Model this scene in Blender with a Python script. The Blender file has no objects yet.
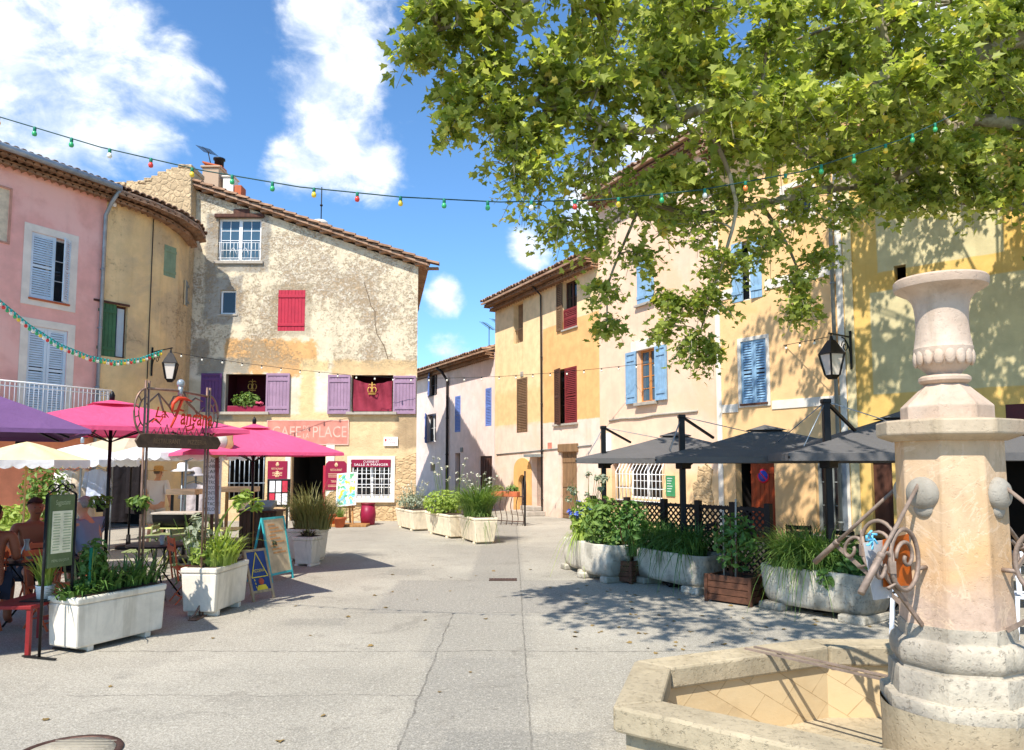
import bpy, bmesh, math, random
from mathutils import Vector, Matrix, noise as mnoise
R = math.radians
rnd = random.Random(7)
SC = bpy.context.scene
COL = SC.collection
OFF = {}

# ------------------------------------------------------------------ camera
CAMZ, FPX, HOR = 1.8, 750.0, 465.0
PITCH = R(4.7)
PPY = HOR - FPX * math.tan(PITCH)
cd = bpy.data.cameras.new('camera'); cam = bpy.data.objects.new('camera', cd); COL.objects.link(cam)
cam.location = (0, 0, CAMZ); cam.rotation_euler = (R(90) + PITCH, 0, 0)
cd.sensor_fit = 'HORIZONTAL'; cd.sensor_width = 36.0; cd.lens = FPX / 1024 * 36.0
cd.shift_y = (PPY - 375.0) / 1024.0; cd.clip_end = 3000; cd.clip_start = 0.05
SC.camera = cam
_F = Vector((0, math.cos(PITCH), math.sin(PITCH))); _U = Vector((0, -math.sin(PITCH), math.cos(PITCH)))
def ray(px, py):
    return _F + Vector((1, 0, 0)) * ((px - 512) / FPX) + _U * ((PPY - py) / FPX)
def G(px, py, z=0.0):
    d = ray(px, py); t = (z - CAMZ) / d.z
    return Vector((d.x * t, d.y * t, z))
def AT(px, py, Y):
    d = ray(px, py); t = Y / d.y
    return Vector((d.x * t, Y, CAMZ + d.z * t))

# ------------------------------------------------------------------ materials
def lin(c):
    c = c / 255.0
    return c / 12.92 if c <= 0.04045 else ((c + 0.055) / 1.055) ** 2.4
def rgb(r, g, b): return (lin(r), lin(g), lin(b), 1)
class NT:
    def __init__(s, name):
        s.m = bpy.data.materials.new(name); s.m.use_nodes = True
        s.t = s.m.node_tree; s.t.nodes.clear()
        s.out = s.n('ShaderNodeOutputMaterial')
    def n(s, typ, **kw):
        x = s.t.nodes.new(typ)
        for k, v in kw.items(): setattr(x, k, v)
        return x
    def l(s, a, b): s.t.links.new(a, b)
    def val(s, sock, v):
        if isinstance(v, (int, float, tuple, list)): sock.default_value = v
        else: s.l(v, sock)
    def math(s, op, a, b=None, c=None, clamp=False):
        x = s.n('ShaderNodeMath', operation=op); x.use_clamp = clamp
        s.val(x.inputs[0], a)
        if b is not None: s.val(x.inputs[1], b)
        if c is not None: s.val(x.inputs[2], c)
        return x.outputs[0]
    def mix(s, f, a, b, blend='MIX'):
        x = s.n('ShaderNodeMix', data_type='RGBA', blend_type=blend)
        s.val(x.inputs[0], f); s.val(x.inputs[6], a); s.val(x.inputs[7], b)
        return x.outputs[2]
    def noise(s, vec, scale, detail=4, rough=0.55, dist=0.0):
        x = s.n('ShaderNodeTexNoise'); x.inputs['Scale'].default_value = scale
        x.inputs['Detail'].default_value = detail; x.inputs['Roughness'].default_value = rough
        x.inputs['Distortion'].default_value = dist
        if vec is not None: s.l(vec, x.inputs['Vector'])
        return x.outputs['Fac']
    def ramp(s, f, a, b, lo=0.0, hi=1.0):
        x = s.n('ShaderNodeMapRange', interpolation_type='SMOOTHSTEP')
        s.val(x.inputs[0], f); x.inputs[1].default_value = a; x.inputs[2].default_value = b
        x.inputs[3].default_value = lo; x.inputs[4].default_value = hi
        return x.outputs[0]
    def coord(s, kind='Object'):
        return s.n('ShaderNodeTexCoord').outputs[kind]
    def scalev(s, vec, sc):
        x = s.n('ShaderNodeMapping'); x.inputs['Scale'].default_value = sc; s.l(vec, x.inputs['Vector'])
        return x.outputs[0]
    def bump(s, h, strength, dist=0.02):
        x = s.n('ShaderNodeBump'); x.inputs['Strength'].default_value = strength
        x.inputs['Distance'].default_value = dist; s.l(h, x.inputs['Height'])
        return x.outputs[0]
    def principled(s, col, rough=0.8, metal=0.0, bump=None, spec=0.3):
        p = s.n('ShaderNodeBsdfPrincipled')
        s.val(p.inputs['Base Color'], col); s.val(p.inputs['Roughness'], rough)
        p.inputs['Metallic'].default_value = metal; p.inputs['Specular IOR Level'].default_value = spec
        if bump is not None: s.l(bump, p.inputs['Normal'])
        s.l(p.outputs[0], s.out.inputs[0])
        return p
def dk(c, f): return (c[0] * f, c[1] * f, c[2] * f, 1)
def mat(name, c, rough=0.7, metal=0.0, var=0.15, scale=6.0, bump=0.15, spec=0.3, fine=60.0):
    m = NT(name); co = m.coord()
    n1 = m.noise(co, scale, 5, 0.6); n2 = m.noise(co, fine, 2, 0.5)
    f = m.ramp(n1, 0.3, 0.7)
    col = m.mix(f, dk(c, 1 - var), dk(c, 1 + var))
    r2 = m.math('MULTIPLY_ADD', n1, 0.25, rough - 0.12)
    b = m.bump(m.math('ADD', m.math('MULTIPLY', n1, 0.5), n2), bump, 0.008)
    m.principled(col, r2, metal, b, spec)
    return m.m
def wood(name, c, rough=0.7, along=2, var=0.35, sc=9.0):
    m = NT(name); co = m.coord()
    s = [sc, sc, sc]; s[along] = sc * 0.07
    v = m.scalev(co, s); n = m.noise(v, 1.6, 5, 0.65, 0.6)
    n2 = m.noise(co, 2.0, 4)
    col = m.mix(m.ramp(n, 0.3, 0.7), dk(c, 1 - var), dk(c, 1 + var * 0.6))
    col = m.mix(m.ramp(n2, 0.45, 0.7, 0, 0.4), col, dk(c, 0.6))
    m.principled(col, rough, 0, m.bump(n, 0.35, 0.006))
    return m.m
def plaster(name, c, c2=None, amt=0.5, scale=0.55, grain=0.35, patches=(), streak=0.25, rough=0.93, peel=None, dirt=0.35):
    """painted lime plaster in metre UVs: mottling, worn patches of a second colour, rain streaks, base dirt"""
    m = NT(name); uv = m.coord('UV')
    sep = m.n('ShaderNodeSeparateXYZ'); m.l(uv, sep.inputs[0]); u, z = sep.outputs[0], sep.outputs[1]
    nA = m.noise(uv, scale, 6, 0.62, 0.4); nB = m.noise(uv, scale * 4.3, 5, 0.6); nC = m.noise(uv, 38, 3, 0.6)
    nD = m.noise(uv, 7, 6, 0.7, 0.3)
    col = m.mix(m.ramp(nB, 0.3, 0.72), dk(c, 0.9), dk(c, 1.06))
    if c2: col = m.mix(m.ramp(nA, 0.62 - amt * 0.3, 0.72 - amt * 0.2), col, c2)
    for p in patches:
        u0, u1, z0, z1, pc, amp, soft = p[:7]
        a = m.math('SUBTRACT', m.math('ABSOLUTE', m.math('SUBTRACT', u, (u0 + u1) / 2)), abs(u1 - u0) / 2)
        b = m.math('SUBTRACT', m.math('ABSOLUTE', m.math('SUBTRACT', z, (z0 + z1) / 2)), abs(z1 - z0) / 2)
        d = m.math('MAXIMUM', a, b) if len(p) < 8 else m.math('SMOOTH_MAX', a, b, p[7])
        d = m.math('ADD', d, m.math('MULTIPLY', m.math('SUBTRACT', m.math('MULTIPLY_ADD', nD, 0.35, m.math('MULTIPLY', nB, 0.65)), 0.5), amp))
        k = m.ramp(d, soft, -soft)
        col = m.mix(k, col, m.mix(m.ramp(nB, 0.3, 0.7), dk(pc, 0.88), dk(pc, 1.08)))
    hgt = m.math('ADD', m.math('MULTIPLY', nD, 0.8), m.math('MULTIPLY', nC, 0.45))
    if peel:
        pcol, lo, zlo = peel
        v2 = m.n('ShaderNodeTexVoronoi'); v2.inputs['Scale'].default_value = 11; m.l(uv, v2.inputs['Vector'])
        k = m.math('MULTIPLY', m.ramp(m.math('MULTIPLY_ADD', nA, 0.42, m.math('MULTIPLY_ADD', nD, 0.3, m.math('MULTIPLY', m.noise(uv, 16, 6, 0.75), 0.28))), lo, lo + 0.11), m.ramp(z, zlo - 0.2, zlo + 0.5))
        pc = m.mix(m.ramp(v2.outputs['Distance'], 0.15, 0.5), dk(pcol, 1.08), dk(pcol, 0.72))
        col = m.mix(k, col, pc)
        hgt = m.math('SUBTRACT', hgt, m.math('MULTIPLY', k, 0.6))
    sv = m.scalev(uv, (5.0, 0.22, 1)); ns = m.noise(sv, 1.0, 5, 0.6)
    col = m.mix(m.math('MULTIPLY', m.ramp(ns, 0.52, 0.75), streak), col, m.mix(1.0, col, (0.62, 0.58, 0.52, 1), 'MULTIPLY'))
    dz = m.ramp(m.math('ADD', z, m.math('MULTIPLY', nB, 1.0)), 0.45, 1.5, dirt, 0.0)
    col = m.mix(dz, col, m.mix(1.0, col, (0.55, 0.48, 0.42, 1), 'MULTIPLY'))
    m.principled(col, rough, 0, m.bump(hgt, grain, 0.03), 0.15)
    return m.m
def rubble(name, c, scale=2.2, uvk='UV', mortar=None):
    m = NT(name); uv = m.coord(uvk)
    nz = m.n('ShaderNodeTexNoise'); nz.inputs['Scale'].default_value = 2.5; m.l(uv, nz.inputs['Vector'])
    w = m.n('ShaderNodeVectorMath', operation='MULTIPLY_ADD'); m.l(nz.outputs['Color'], w.inputs[0]); w.inputs[1].default_value = (0.16, 0.16, 0.16); m.l(uv, w.inputs[2])
    v3 = m.scalev(w.outputs[0], (scale, scale * 1.7, scale))
    vo = m.n('ShaderNodeTexVoronoi'); vo.inputs['Scale'].default_value = 1; m.l(v3, vo.inputs['Vector'])
    ve = m.n('ShaderNodeTexVoronoi', feature='DISTANCE_TO_EDGE'); ve.inputs['Scale'].default_value = 1; m.l(v3, ve.inputs['Vector'])
    sp = m.n('ShaderNodeSeparateColor'); m.l(vo.outputs['Color'], sp.inputs[0])
    n = m.noise(uv, 17, 6, 0.75)
    col = m.mix(sp.outputs[0], dk(c, 0.8), dk(c, 1.18))
    col = m.mix(m.ramp(n, 0.42, 0.62, 0, 0.85), col, dk(c, 0.72))
    e = m.ramp(ve.outputs['Distance'], 0.0, 0.22, .5, 1)
    col = m.mix(e, mortar or dk(c, 0.75), col)
    h = m.math('ADD', m.math('MULTIPLY', e, 1.0), m.math('MULTIPLY', n, 0.5))
    m.principled(col, 0.95, 0, m.bump(h, 0.7, 0.05), 0.1)
    return m.m
def stone(name, c, c2=None, scale=3.0, bump=0.4, vein=None, dark=0.4, rough=0.85, low=None):
    m = NT(name); co = m.coord()
    n1 = m.noise(co, scale, 7, 0.65, 0.5); n2 = m.noise(co, scale * 9, 5, 0.7); n3 = m.noise(co, scale * 0.5, 3)
    col = m.mix(m.ramp(n1, 0.3, 0.7), dk(c, 0.86), dk(c, 1.1))
    if c2: col = m.mix(m.ramp(n3, 0.42, 0.6), col, m.mix(m.ramp(n1, 0.3, 0.7), dk(c2, 0.85), dk(c2, 1.1)))
    if low:
        sz = m.n('ShaderNodeSeparateXYZ'); m.l(co, sz.inputs[0]); k = m.ramp(m.math('ADD', sz.outputs[2], m.math('MULTIPLY', m.math('SUBTRACT', n1, .5), .5)), low[1] + .22, low[1] - .18); col = m.mix(m.math('MULTIPLY', k, .85), col, m.mix(m.ramp(n2, .3, .7), dk(low[0], .85), dk(low[0], 1.12)))
    if vein:
        w = m.noise(co, scale * 0.8, 5, 0.6, 2.2)
        k = m.ramp(m.math('ABSOLUTE', m.math('SUBTRACT', w, 0.5)), 0.0, 0.022, 0.55, 0)
        col = m.mix(k, col, vein)
    col = m.mix(m.ramp(n2, 0.56, 0.76, 0, dark), col, dk(c, 0.45))
    st = m.noise(m.scalev(co, (7, 7, .7)), 1.0, 5, .65, .3); pit = m.noise(co, 34, 4, .75)
    col = m.mix(m.ramp(st, .5, .72, 0, .45), col, m.mix(1.0, col, (.55, .52, .46, 1), 'MULTIPLY')); col = m.mix(m.ramp(pit, .62, .72, 0, .2), col, dk(c, .4))
    h = m.math('ADD', m.math('ADD', m.math('MULTIPLY', n1, 0.7), m.math('MULTIPLY', n2, 0.5)), m.math('MULTIPLY', m.ramp(pit, .55, .7), -.5))
    m.principled(col, rough, 0, m.bump(h, bump, 0.015), 0.2)
    return m.m
def tiles(name):
    m = NT(name); co = m.coord()
    g = m.n('ShaderNodeNewGeometry').outputs['Random Per Island']
    n1 = m.noise(co, 3.5, 5, 0.7); n2 = m.noise(co, 25, 4, 0.7)
    col = m.mix(m.ramp(n1, 0.3, 0.7), rgb(150, 112, 88), rgb(186, 156, 130))
    col = m.mix(m.ramp(n2, 0.45, 0.7, 0, 0.6), col, rgb(112, 92, 80))
    m.principled(col, 0.95, 0, m.bump(n2, 0.5, 0.01), 0.1)
    return m.m
def foliage(name, c, c2, c3=None, trans=0.35, rough=0.55, ripe=0.0):
    m = NT(name)
    g = m.n('ShaderNodeNewGeometry').outputs['Random Per Island']
    col = m.mix(g, c, c2)
    if c3: col = m.mix(m.ramp(g, 0.955, 0.985), col, c3)
    n = m.noise(m.coord(), 1.1, 3); col = m.mix(m.ramp(n, 0.35, 0.65, 0, 0.35), col, dk(c, 0.75))
    p = m.n('ShaderNodeBsdfPrincipled'); m.l(col, p.inputs['Base Color']); p.inputs['Roughness'].default_value = rough
    p.inputs['Specular IOR Level'].default_value = 0.45
    t = m.n('ShaderNodeBsdfTranslucent'); m.l(m.mix(1.0, col, (1.3, 1.35, 0.7, 1), 'MULTIPLY'), t.inputs[0])
    x = m.n('ShaderNodeMixShader'); x.inputs[0].default_value = trans
    m.l(p.outputs[0], x.inputs[1]); m.l(t.outputs[0], x.inputs[2]); m.l(x.outputs[0], m.out.inputs[0])
    return m.m
def cloth(name, c, trans=0.25, var=0.06):
    m = NT(name); n = m.noise(m.coord(), 1.5, 4); w = m.noise(m.coord(), 240, 2)
    col = m.mix(m.ramp(n, 0.3, 0.7), dk(c, 1 - var), dk(c, 1 + var))
    p = m.n('ShaderNodeBsdfPrincipled'); m.l(col, p.inputs['Base Color']); p.inputs['Roughness'].default_value = 0.85
    p.inputs['Specular IOR Level'].default_value = 0.15; m.l(m.bump(m.math('ADD', m.math('MULTIPLY', m.noise(m.coord(), 2.6, 3, .5, .8), 9.0), m.math('MULTIPLY_ADD', n, 6.0, w)), 0.5, 0.012), p.inputs['Normal'])
    t = m.n('ShaderNodeBsdfTranslucent'); m.l(col, t.inputs[0])
    x = m.n('ShaderNodeMixShader'); x.inputs[0].default_value = trans
    m.l(p.outputs[0], x.inputs[1]); m.l(t.outputs[0], x.inputs[2]); m.l(x.outputs[0], m.out.inputs[0])
    return m.m
def glass_dark(name, c, rough=0.06):
    m = NT(name); n = m.noise(m.coord(), 1.7, 3)
    m.principled(m.mix(n, dk(c, 0.7), dk(c, 1.3)), rough, 0, m.bump(n, 0.05, 0.01), 0.6)
    return m.m

# ------------------------------------------------------------------ mesh building
class MB:
    def __init__(s): s.v = []; s.f = []; s.sm = []; s.uv = {}
    def add(s, vs, fs, smooth=False, uvs=None):
        b = len(s.v); s.v.extend([Vector(p) for p in vs])
        for i, f in enumerate(fs):
            if uvs: s.uv[len(s.f)] = [uvs[k] for k in f]
            s.f.append([k + b for k in f]); s.sm.append(smooth)
        return s
    def obox(s, c, a, b, d):
        c, a, b, d = Vector(c), Vector(a), Vector(b), Vector(d)
        vs = [c + a * i + b * j + d * k for k in (-1, 1) for j in (-1, 1) for i in (-1, 1)]
        fs = [(0, 2, 3, 1), (4, 5, 7, 6), (0, 1, 5, 4), (2, 6, 7, 3), (0, 4, 6, 2), (1, 3, 7, 5)]
        if a.cross(b).dot(d) < 0: fs = [f[::-1] for f in fs]
        return s.add(vs, fs)
    def box(s, x0, x1, y0, y1, z0, z1):
        return s.obox(((x0 + x1) / 2, (y0 + y1) / 2, (z0 + z1) / 2), ((x1 - x0) / 2, 0, 0), (0, (y1 - y0) / 2, 0), (0, 0, (z1 - z0) / 2))
    def bar(s, p, q, w, h=None, up=(0, 0, 1)):
        p, q = Vector(p), Vector(q); d = q - p; h = h or w
        t = d.normalized(); up = Vector(up)
        if abs(t.dot(up)) > 0.98: up = Vector((1, 0, 0))
        a = t.cross(up).normalized(); b = a.cross(t)
        return s.obox((p + q) / 2, a * (w / 2), b * (h / 2), d / 2)
    def tube(s, pts, r, seg=8, cap=True, closed=False):
        pts = [Vector(p) for p in pts]; n = len(pts)
        rs = r if isinstance(r, (list, tuple)) else [r] * n
        vs = []; ref = None
        for i in range(n):
            if closed: t = pts[(i + 1) % n] - pts[i - 1]
            else: t = pts[min(i + 1, n - 1)] - pts[max(i - 1, 0)]
            t = t.normalized() if t.length > 1e-9 else Vector((0, 0, 1))
            if ref is None: ref = Vector((0, 0, 1)) if abs(t.z) < 0.9 else Vector((1, 0, 0))
            a = t.cross(ref)
            if a.length < 1e-5: a = t.cross(Vector((0.3, 1, 0.2)))
            a.normalize(); b = t.cross(a); ref = b.cross(t) if False else ref
            ref = a.cross(t) * -1 if False else ref
            for k in range(seg):
                an = 2 * math.pi * k / seg
                vs.append(pts[i] + (a * math.cos(an) + b * math.sin(an)) * rs[i])
        fs = []
        for i in range(n if closed else n - 1):
            j = (i + 1) % n
            for k in range(seg):
                k2 = (k + 1) % seg
                fs.append((i * seg + k, i * seg + k2, j * seg + k2, j * seg + k))
        if cap and not closed:
            fs.append(tuple(range(seg))[::-1]); fs.append(tuple((n - 1) * seg + k for k in range(seg)))
        return s.add(vs, fs, True)
    def lathe(s, prof, c=(0, 0, 0), seg=24, phase=0.0, shape=None, smooth=True, cap=True, axis=None):
        """prof: list of (r, z)"""
        c = Vector(c); vs = []; n = len(prof)
        if axis is not None:
            az = Vector(axis).normalized(); ax = az.orthogonal().normalized(); ay = az.cross(ax)
        else: ax, ay, az = Vector((1, 0, 0)), Vector((0, 1, 0)), Vector((0, 0, 1))
        for r, z in prof:
            for k in range(seg):
                a = 2 * math.pi * k / seg + phase
                rr = r * (shape(a) if shape else 1.0)
                vs.append(c + ax * (math.cos(a) * rr) + ay * (math.sin(a) * rr) + az * z)
        fs = []
        for i in range(n - 1):
            for k in range(seg):
                k2 = (k + 1) % seg
                fs.append((i * seg + k, i * seg + k2, (i + 1) * seg + k2, (i + 1) * seg + k))
        if cap:
            fs.append(tuple(range(seg))[::-1]); fs.append(tuple((n - 1) * seg + k for k in range(seg)))
        return s.add(vs, fs, smooth)
    def ball(s, c, rx, ry=None, rz=None, seg=12, rings=8):
        ry = ry or rx; rz = rz or rx
        c = Vector(c); vs = [c + Vector((0, 0, -rz))]
        for i in range(1, rings):
            t = -math.pi / 2 + math.pi * i / rings
            for k in range(seg):
                a = 2 * math.pi * k / seg
                vs.append(c + Vector((rx * math.cos(t) * math.cos(a), ry * math.cos(t) * math.sin(a), rz * math.sin(t))))
        vs.append(c + Vector((0, 0, rz))); fs = []
        for k in range(seg): fs.append((0, 1 + (k + 1) % seg, 1 + k))
        for i in range(rings - 2):
            for k in range(seg):
                a = 1 + i * seg + k; b = 1 + i * seg + (k + 1) % seg
                fs.append((a, b, b + seg, a + seg))
        t = len(vs) - 1; b0 = 1 + (rings - 2) * seg
        for k in range(seg): fs.append((b0 + k, b0 + (k + 1) % seg, t))
        return s.add(vs, fs, True)
    def prism(s, poly, o, ax, ay, az):
        """poly (x,y) in frame ax,ay at origin o, extruded by vector az"""
        o, ax, ay, az = Vector(o), Vector(ax), Vector(ay), Vector(az); n = len(poly)
        vs = [o + ax * p[0] + ay * p[1] for p in poly]; vs += [v + az for v in vs]
        fl = ax.cross(ay).dot(az) < 0
        fs = [tuple(range(n))[::-1], tuple(range(n, 2 * n))]
        for i in range(n):
            j = (i + 1) % n; fs.append((i, j, n + j, n + i))
        if fl: fs = [f[::-1] for f in fs]
        return s.add(vs, fs)
    def text(s, txt, o, ax, ay, size, ext=0.004, shear=0.0, width=None, align='CENTER', bold=0.0):
        cu = bpy.data.curves.new('lettering', 'FONT'); cu.body = txt; cu.size = 1.0; cu.align_x = align; cu.align_y = 'CENTER'
        cu.shear = shear; cu.offset = bold; cu.resolution_u = 3
        ob = bpy.data.objects.new('lettering', cu); COL.objects.link(ob)
        bpy.context.view_layer.update()
        me = bpy.data.meshes.new_from_object(ob.evaluated_get(bpy.context.evaluated_depsgraph_get()))
        xs = [v.co.x for v in me.vertices]
        kx = size
        if width and xs: kx = width / max(1e-4, max(xs) - min(xs))
        o, ax, ay = Vector(o), Vector(ax), Vector(ay); nn = ax.cross(ay).normalized()
        vs = [o + ax * (v.co.x * kx) + ay * (v.co.y * size) for v in me.vertices]
        fs = [tuple(p.vertices) for p in me.polygons]
        s.add([v + nn * ext for v in vs], fs)
        bpy.data.objects.remove(ob); bpy.data.curves.remove(cu); bpy.data.meshes.remove(me)
        return s
    def build(s, name, m, parent=None, bevel=0.0, loc=None):
        off = OFF.get(parent.name, Vector((0, 0, 0))) if parent else Vector(loc or (0, 0, 0))
        me = bpy.data.meshes.new(name)
        me.from_pydata([v - off for v in s.v], [], s.f); me.update()
        me.polygons.foreach_set('use_smooth', s.sm)
        if s.uv:
            ul = me.uv_layers.new(name='UVMap'); dat = [0.0] * (2 * len(me.loops))
            for p in me.polygons:
                us = s.uv.get(p.index)
                for k, li in enumerate(p.loop_indices):
                    if us: dat[2 * li], dat[2 * li + 1] = us[k]
            ul.data.foreach_set('uv', dat)
        me.materials.append(m)
        o = bpy.data.objects.new(name, me); COL.objects.link(o)
        if parent: o.parent = parent; OFF[o.name] = off
        else: o.location = off; OFF[o.name] = off
        if bevel:
            b = o.modifiers.new('edge', 'BEVEL'); b.width = bevel; b.segments = 2; b.limit_method = 'ANGLE'; b.angle_limit = R(40)
        return o
def split(o, ang=32):
    e = o.modifiers.new('crease', 'EDGE_SPLIT'); e.split_angle = R(ang); return o
def tag(o, label=None, cat=None, group=None, kind=None):
    if label: o['label'] = label
    if cat: o['category'] = cat
    if group: o['group'] = group
    if kind: o['kind'] = kind
    return o
def thing(name, label, cat, loc=(0, 0, 0), group=None):
    o = bpy.data.objects.new(name, None); COL.objects.link(o); o.location = loc; o.empty_display_size = 0.2
    OFF[o.name] = Vector(loc)
    return tag(o, label, cat, group)
def move(o, loc, rz=0.0):
    o.location = loc; o.rotation_euler = (0, 0, rz); return o
def dup(o, loc=None, rz=None, label=None, parent=None):
    c = o.copy(); COL.objects.link(c)
    if parent: c.parent = parent
    for ch in list(o.children): dup(ch, parent=c)
    if loc is not None: c.location = loc
    if rz is not None: c.rotation_euler = (0, 0, rz)
    if label: c['label'] = label
    return c
# ------------------------------------------------------------------ facades
class Wall:
    """vertical facade over a ground path, left to right as seen from the square"""
    def __init__(s, pts):
        s.p = [Vector((p[0], p[1], 0)) for p in pts]; s.u = [0.0]
        for a, b in zip(s.p, s.p[1:]): s.u.append(s.u[-1] + (b - a).length)
        s.L = s.u[-1]
    def seg(s, u):
        for i in range(len(s.p) - 2):
            if u < s.u[i + 1]: return i
        return len(s.p) - 2
    def base(s, u):
        i = s.seg(u); d = (s.p[i + 1] - s.p[i]).normalized()
        return s.p[i] + d * (u - s.u[i]), d
    def at(s, u, n, z):
        b, d = s.base(u); return b + Vector((d.y, -d.x, 0)) * n + Vector((0, 0, z))
    def loc(s, uc):
        b, d = s.base(uc); nn = Vector((d.y, -d.x, 0))
        f = lambda u, n, z: b + d * (u - uc) + nn * n + Vector((0, 0, z))
        f.d = d; f.n = nn; return f
    def pix(s, px, py, n=0.0):
        d = ray(px, py); best = None
        for i in range(len(s.p) - 1):
            a, b = s.p[i], s.p[i + 1]; e = (b - a).normalized(); nn = Vector((e.y, -e.x, 0)); a2 = a + nn * n
            den = d.x * nn.x + d.y * nn.y
            if abs(den) < 1e-6: continue
            t = (a2.x * nn.x + a2.y * nn.y) / den
            q = Vector((d.x * t, d.y * t, 0)); u = (q - a2).dot(e) + s.u[i]
            lo = -99 if i == 0 else s.u[i]; hi = 999 if i == len(s.p) - 2 else s.u[i + 1]
            err = max(lo - u, u - hi, 0)
            if best is None or err < best[0]: best = (err, u, CAMZ + d.z * t)
        return best[1], best[2]
    def rect(s, x0, x1, y0, y1):
        xm, ym = (x0 + x1) / 2, (y0 + y1) / 2
        return (s.pix(x0, ym)[0], s.pix(x1, ym)[0], s.pix(xm, y1)[1], s.pix(xm, y0)[1])
def interp(tab, u):
    if u <= tab[0][0]: return tab[0][1]
    for (a, x), (b, y) in zip(tab, tab[1:]):
        if u <= b: return x + (y - x) * (u - a) / max(1e-9, b - a)
    return tab[-1][1]
def wall(root, W, ops, m, ztop, depth=6.0, reveal=0.22, name='wall', ends=(True, True), back=None):
    mb = MB(); zt = ztop if isinstance(ztop, list) else [(0, ztop), (W.L, ztop)]
    br = sorted(set([0.0, W.L] + list(W.u[1:-1]) + [round(t[0], 4) for t in zt if 0 < t[0] < W.L] + [x for o in ops for x in o[:2]]))
    br = [b for b in br if -1e-6 <= b <= W.L + 1e-6]
    for a, b in zip(br, br[1:]):
        if b - a < 1e-5: continue
        c = (a + b) / 2
        hs = sorted([(o[2], o[3]) for o in ops if o[0] < c < o[1]]); z = -0.1
        for z0, z1 in hs + [(None, None)]:
            ta, tb = (interp(zt, a), interp(zt, b)) if z0 is None else (z0, z0)
            if min(ta, tb) > z + 1e-5:
                mb.add([W.at(a + 1e-6, 0, z), W.at(b - 1e-6, 0, z), W.at(b - 1e-6, 0, tb), W.at(a + 1e-6, 0, ta)], [(0, 1, 2, 3)],
                       uvs=[(a, z), (b, z), (b, tb), (a, ta)])
            if z0 is not None: z = z1
    for o in ops:
        u0, u1, z0, z1 = o[:4]; f = W.loc((u0 + u1) / 2); r = -(o[4] if len(o) > 4 else reveal)
        P = [f(u0, 0, z0), f(u1, 0, z0), f(u1, 0, z1), f(u0, 0, z1)]; Q = [f(u0, r, z0), f(u1, r, z0), f(u1, r, z1), f(u0, r, z1)]
        uv = [(u0, z0), (u1, z0), (u1, z1), (u0, z1)]
        mb.add(P + Q, [(0, 1, 5, 4), (1, 2, 6, 5), (2, 3, 7, 6), (3, 0, 4, 7)], uvs=uv + [(a + 0.1, b + 0.1) for a, b in uv])
    for k, (u, on) in enumerate(((0, ends[0]), (W.L, ends[1]))):
        if not on: continue
        h = interp(zt, u); a, b = W.at(u, 0, 0), W.at(u, -depth, 0)
        vs = [a - Vector((0, 0, .1)), b - Vector((0, 0, .1)), b + Vector((0, 0, h)), a + Vector((0, 0, h))]
        mb.add(vs, [(0, 1, 2, 3) if k else (3, 2, 1, 0)], uvs=[(u + 3, 0), (u + 3 + depth, 0), (u + 3 + depth, h), (u + 3, h)])
    a, b = W.at(0, -depth, -.1), (W.at(W.L, -depth, -.1) if back is None else Vector((back[0], back[1], -.1))); h0, h1 = interp(zt, 0), interp(zt, W.L)
    mb.add([b, a, a + Vector((0, 0, h0)), b + Vector((0, 0, h1))], [(0, 1, 2, 3)], uvs=[(0, 0), (W.L, 0), (W.L, h0), (0, h0)])
    return mb.build(name, m, root)
def rbox(mb, f, u0, u1, n0, n1, z0, z1):
    return mb.obox(f((u0 + u1) / 2, (n0 + n1) / 2, (z0 + z1) / 2), f.d * ((u1 - u0) / 2), f.n * ((n1 - n0) / 2), (0, 0, (z1 - z0) / 2))
def window(root, W, o, mf, mg, nx=2, ny=3, rec=0.14, fw=0.055, name='window', mid=True, bar=0.022, back=True):
    """sash window set back in its opening: frame mesh with one pane sub-part"""
    u0, u1, z0, z1 = o[:4]; f = W.loc((u0 + u1) / 2); mb = MB()
    a, b = -rec - 0.05, -rec
    rbox(mb, f, u0, u0 + fw, a, b, z0, z1); rbox(mb, f, u1 - fw, u1, a, b, z0, z1)
    rbox(mb, f, u0 + fw, u1 - fw, a, b, z0, z0 + fw); rbox(mb, f, u0 + fw, u1 - fw, a, b, z1 - fw, z1)
    uc = (u0 + u1) / 2
    if mid: rbox(mb, f, uc - fw * 0.75, uc + fw * 0.75, a, b + 0.012, z0 + fw, z1 - fw)
    halves = [(u0 + fw, uc - fw * .75), (uc + fw * .75, u1 - fw)] if mid else [(u0 + fw, u1 - fw)]
    for h0, h1 in halves:
        for i in range(1, nx):
            x = h0 + (h1 - h0) * i / nx; rbox(mb, f, x - bar / 2, x + bar / 2, a + .012, b - .008, z0 + fw, z1 - fw)
        for j in range(1, ny):
            z = z0 + fw + (z1 - z0 - 2 * fw) * j / ny; rbox(mb, f, h0, h1, a + .014, b - .01, z - bar / 2, z + bar / 2)
    w = mb.build(name, mf, root, bevel=0.004)
    g = MB(); rbox(g, f, u0 + fw * .5, u1 - fw * .5, a + .018, a + .026, z0 + fw * .5, z1 - fw * .5)
    g.build('pane', mg, w)
    return w
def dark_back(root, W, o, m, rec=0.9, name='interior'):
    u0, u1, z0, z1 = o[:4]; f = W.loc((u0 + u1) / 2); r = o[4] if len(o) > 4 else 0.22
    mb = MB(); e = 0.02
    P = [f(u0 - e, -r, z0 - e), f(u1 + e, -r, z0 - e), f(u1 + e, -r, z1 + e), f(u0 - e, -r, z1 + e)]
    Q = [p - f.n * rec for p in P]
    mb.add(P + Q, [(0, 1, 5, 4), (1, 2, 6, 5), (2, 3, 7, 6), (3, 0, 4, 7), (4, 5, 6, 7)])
    return mb.build(name, m, root)
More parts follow.
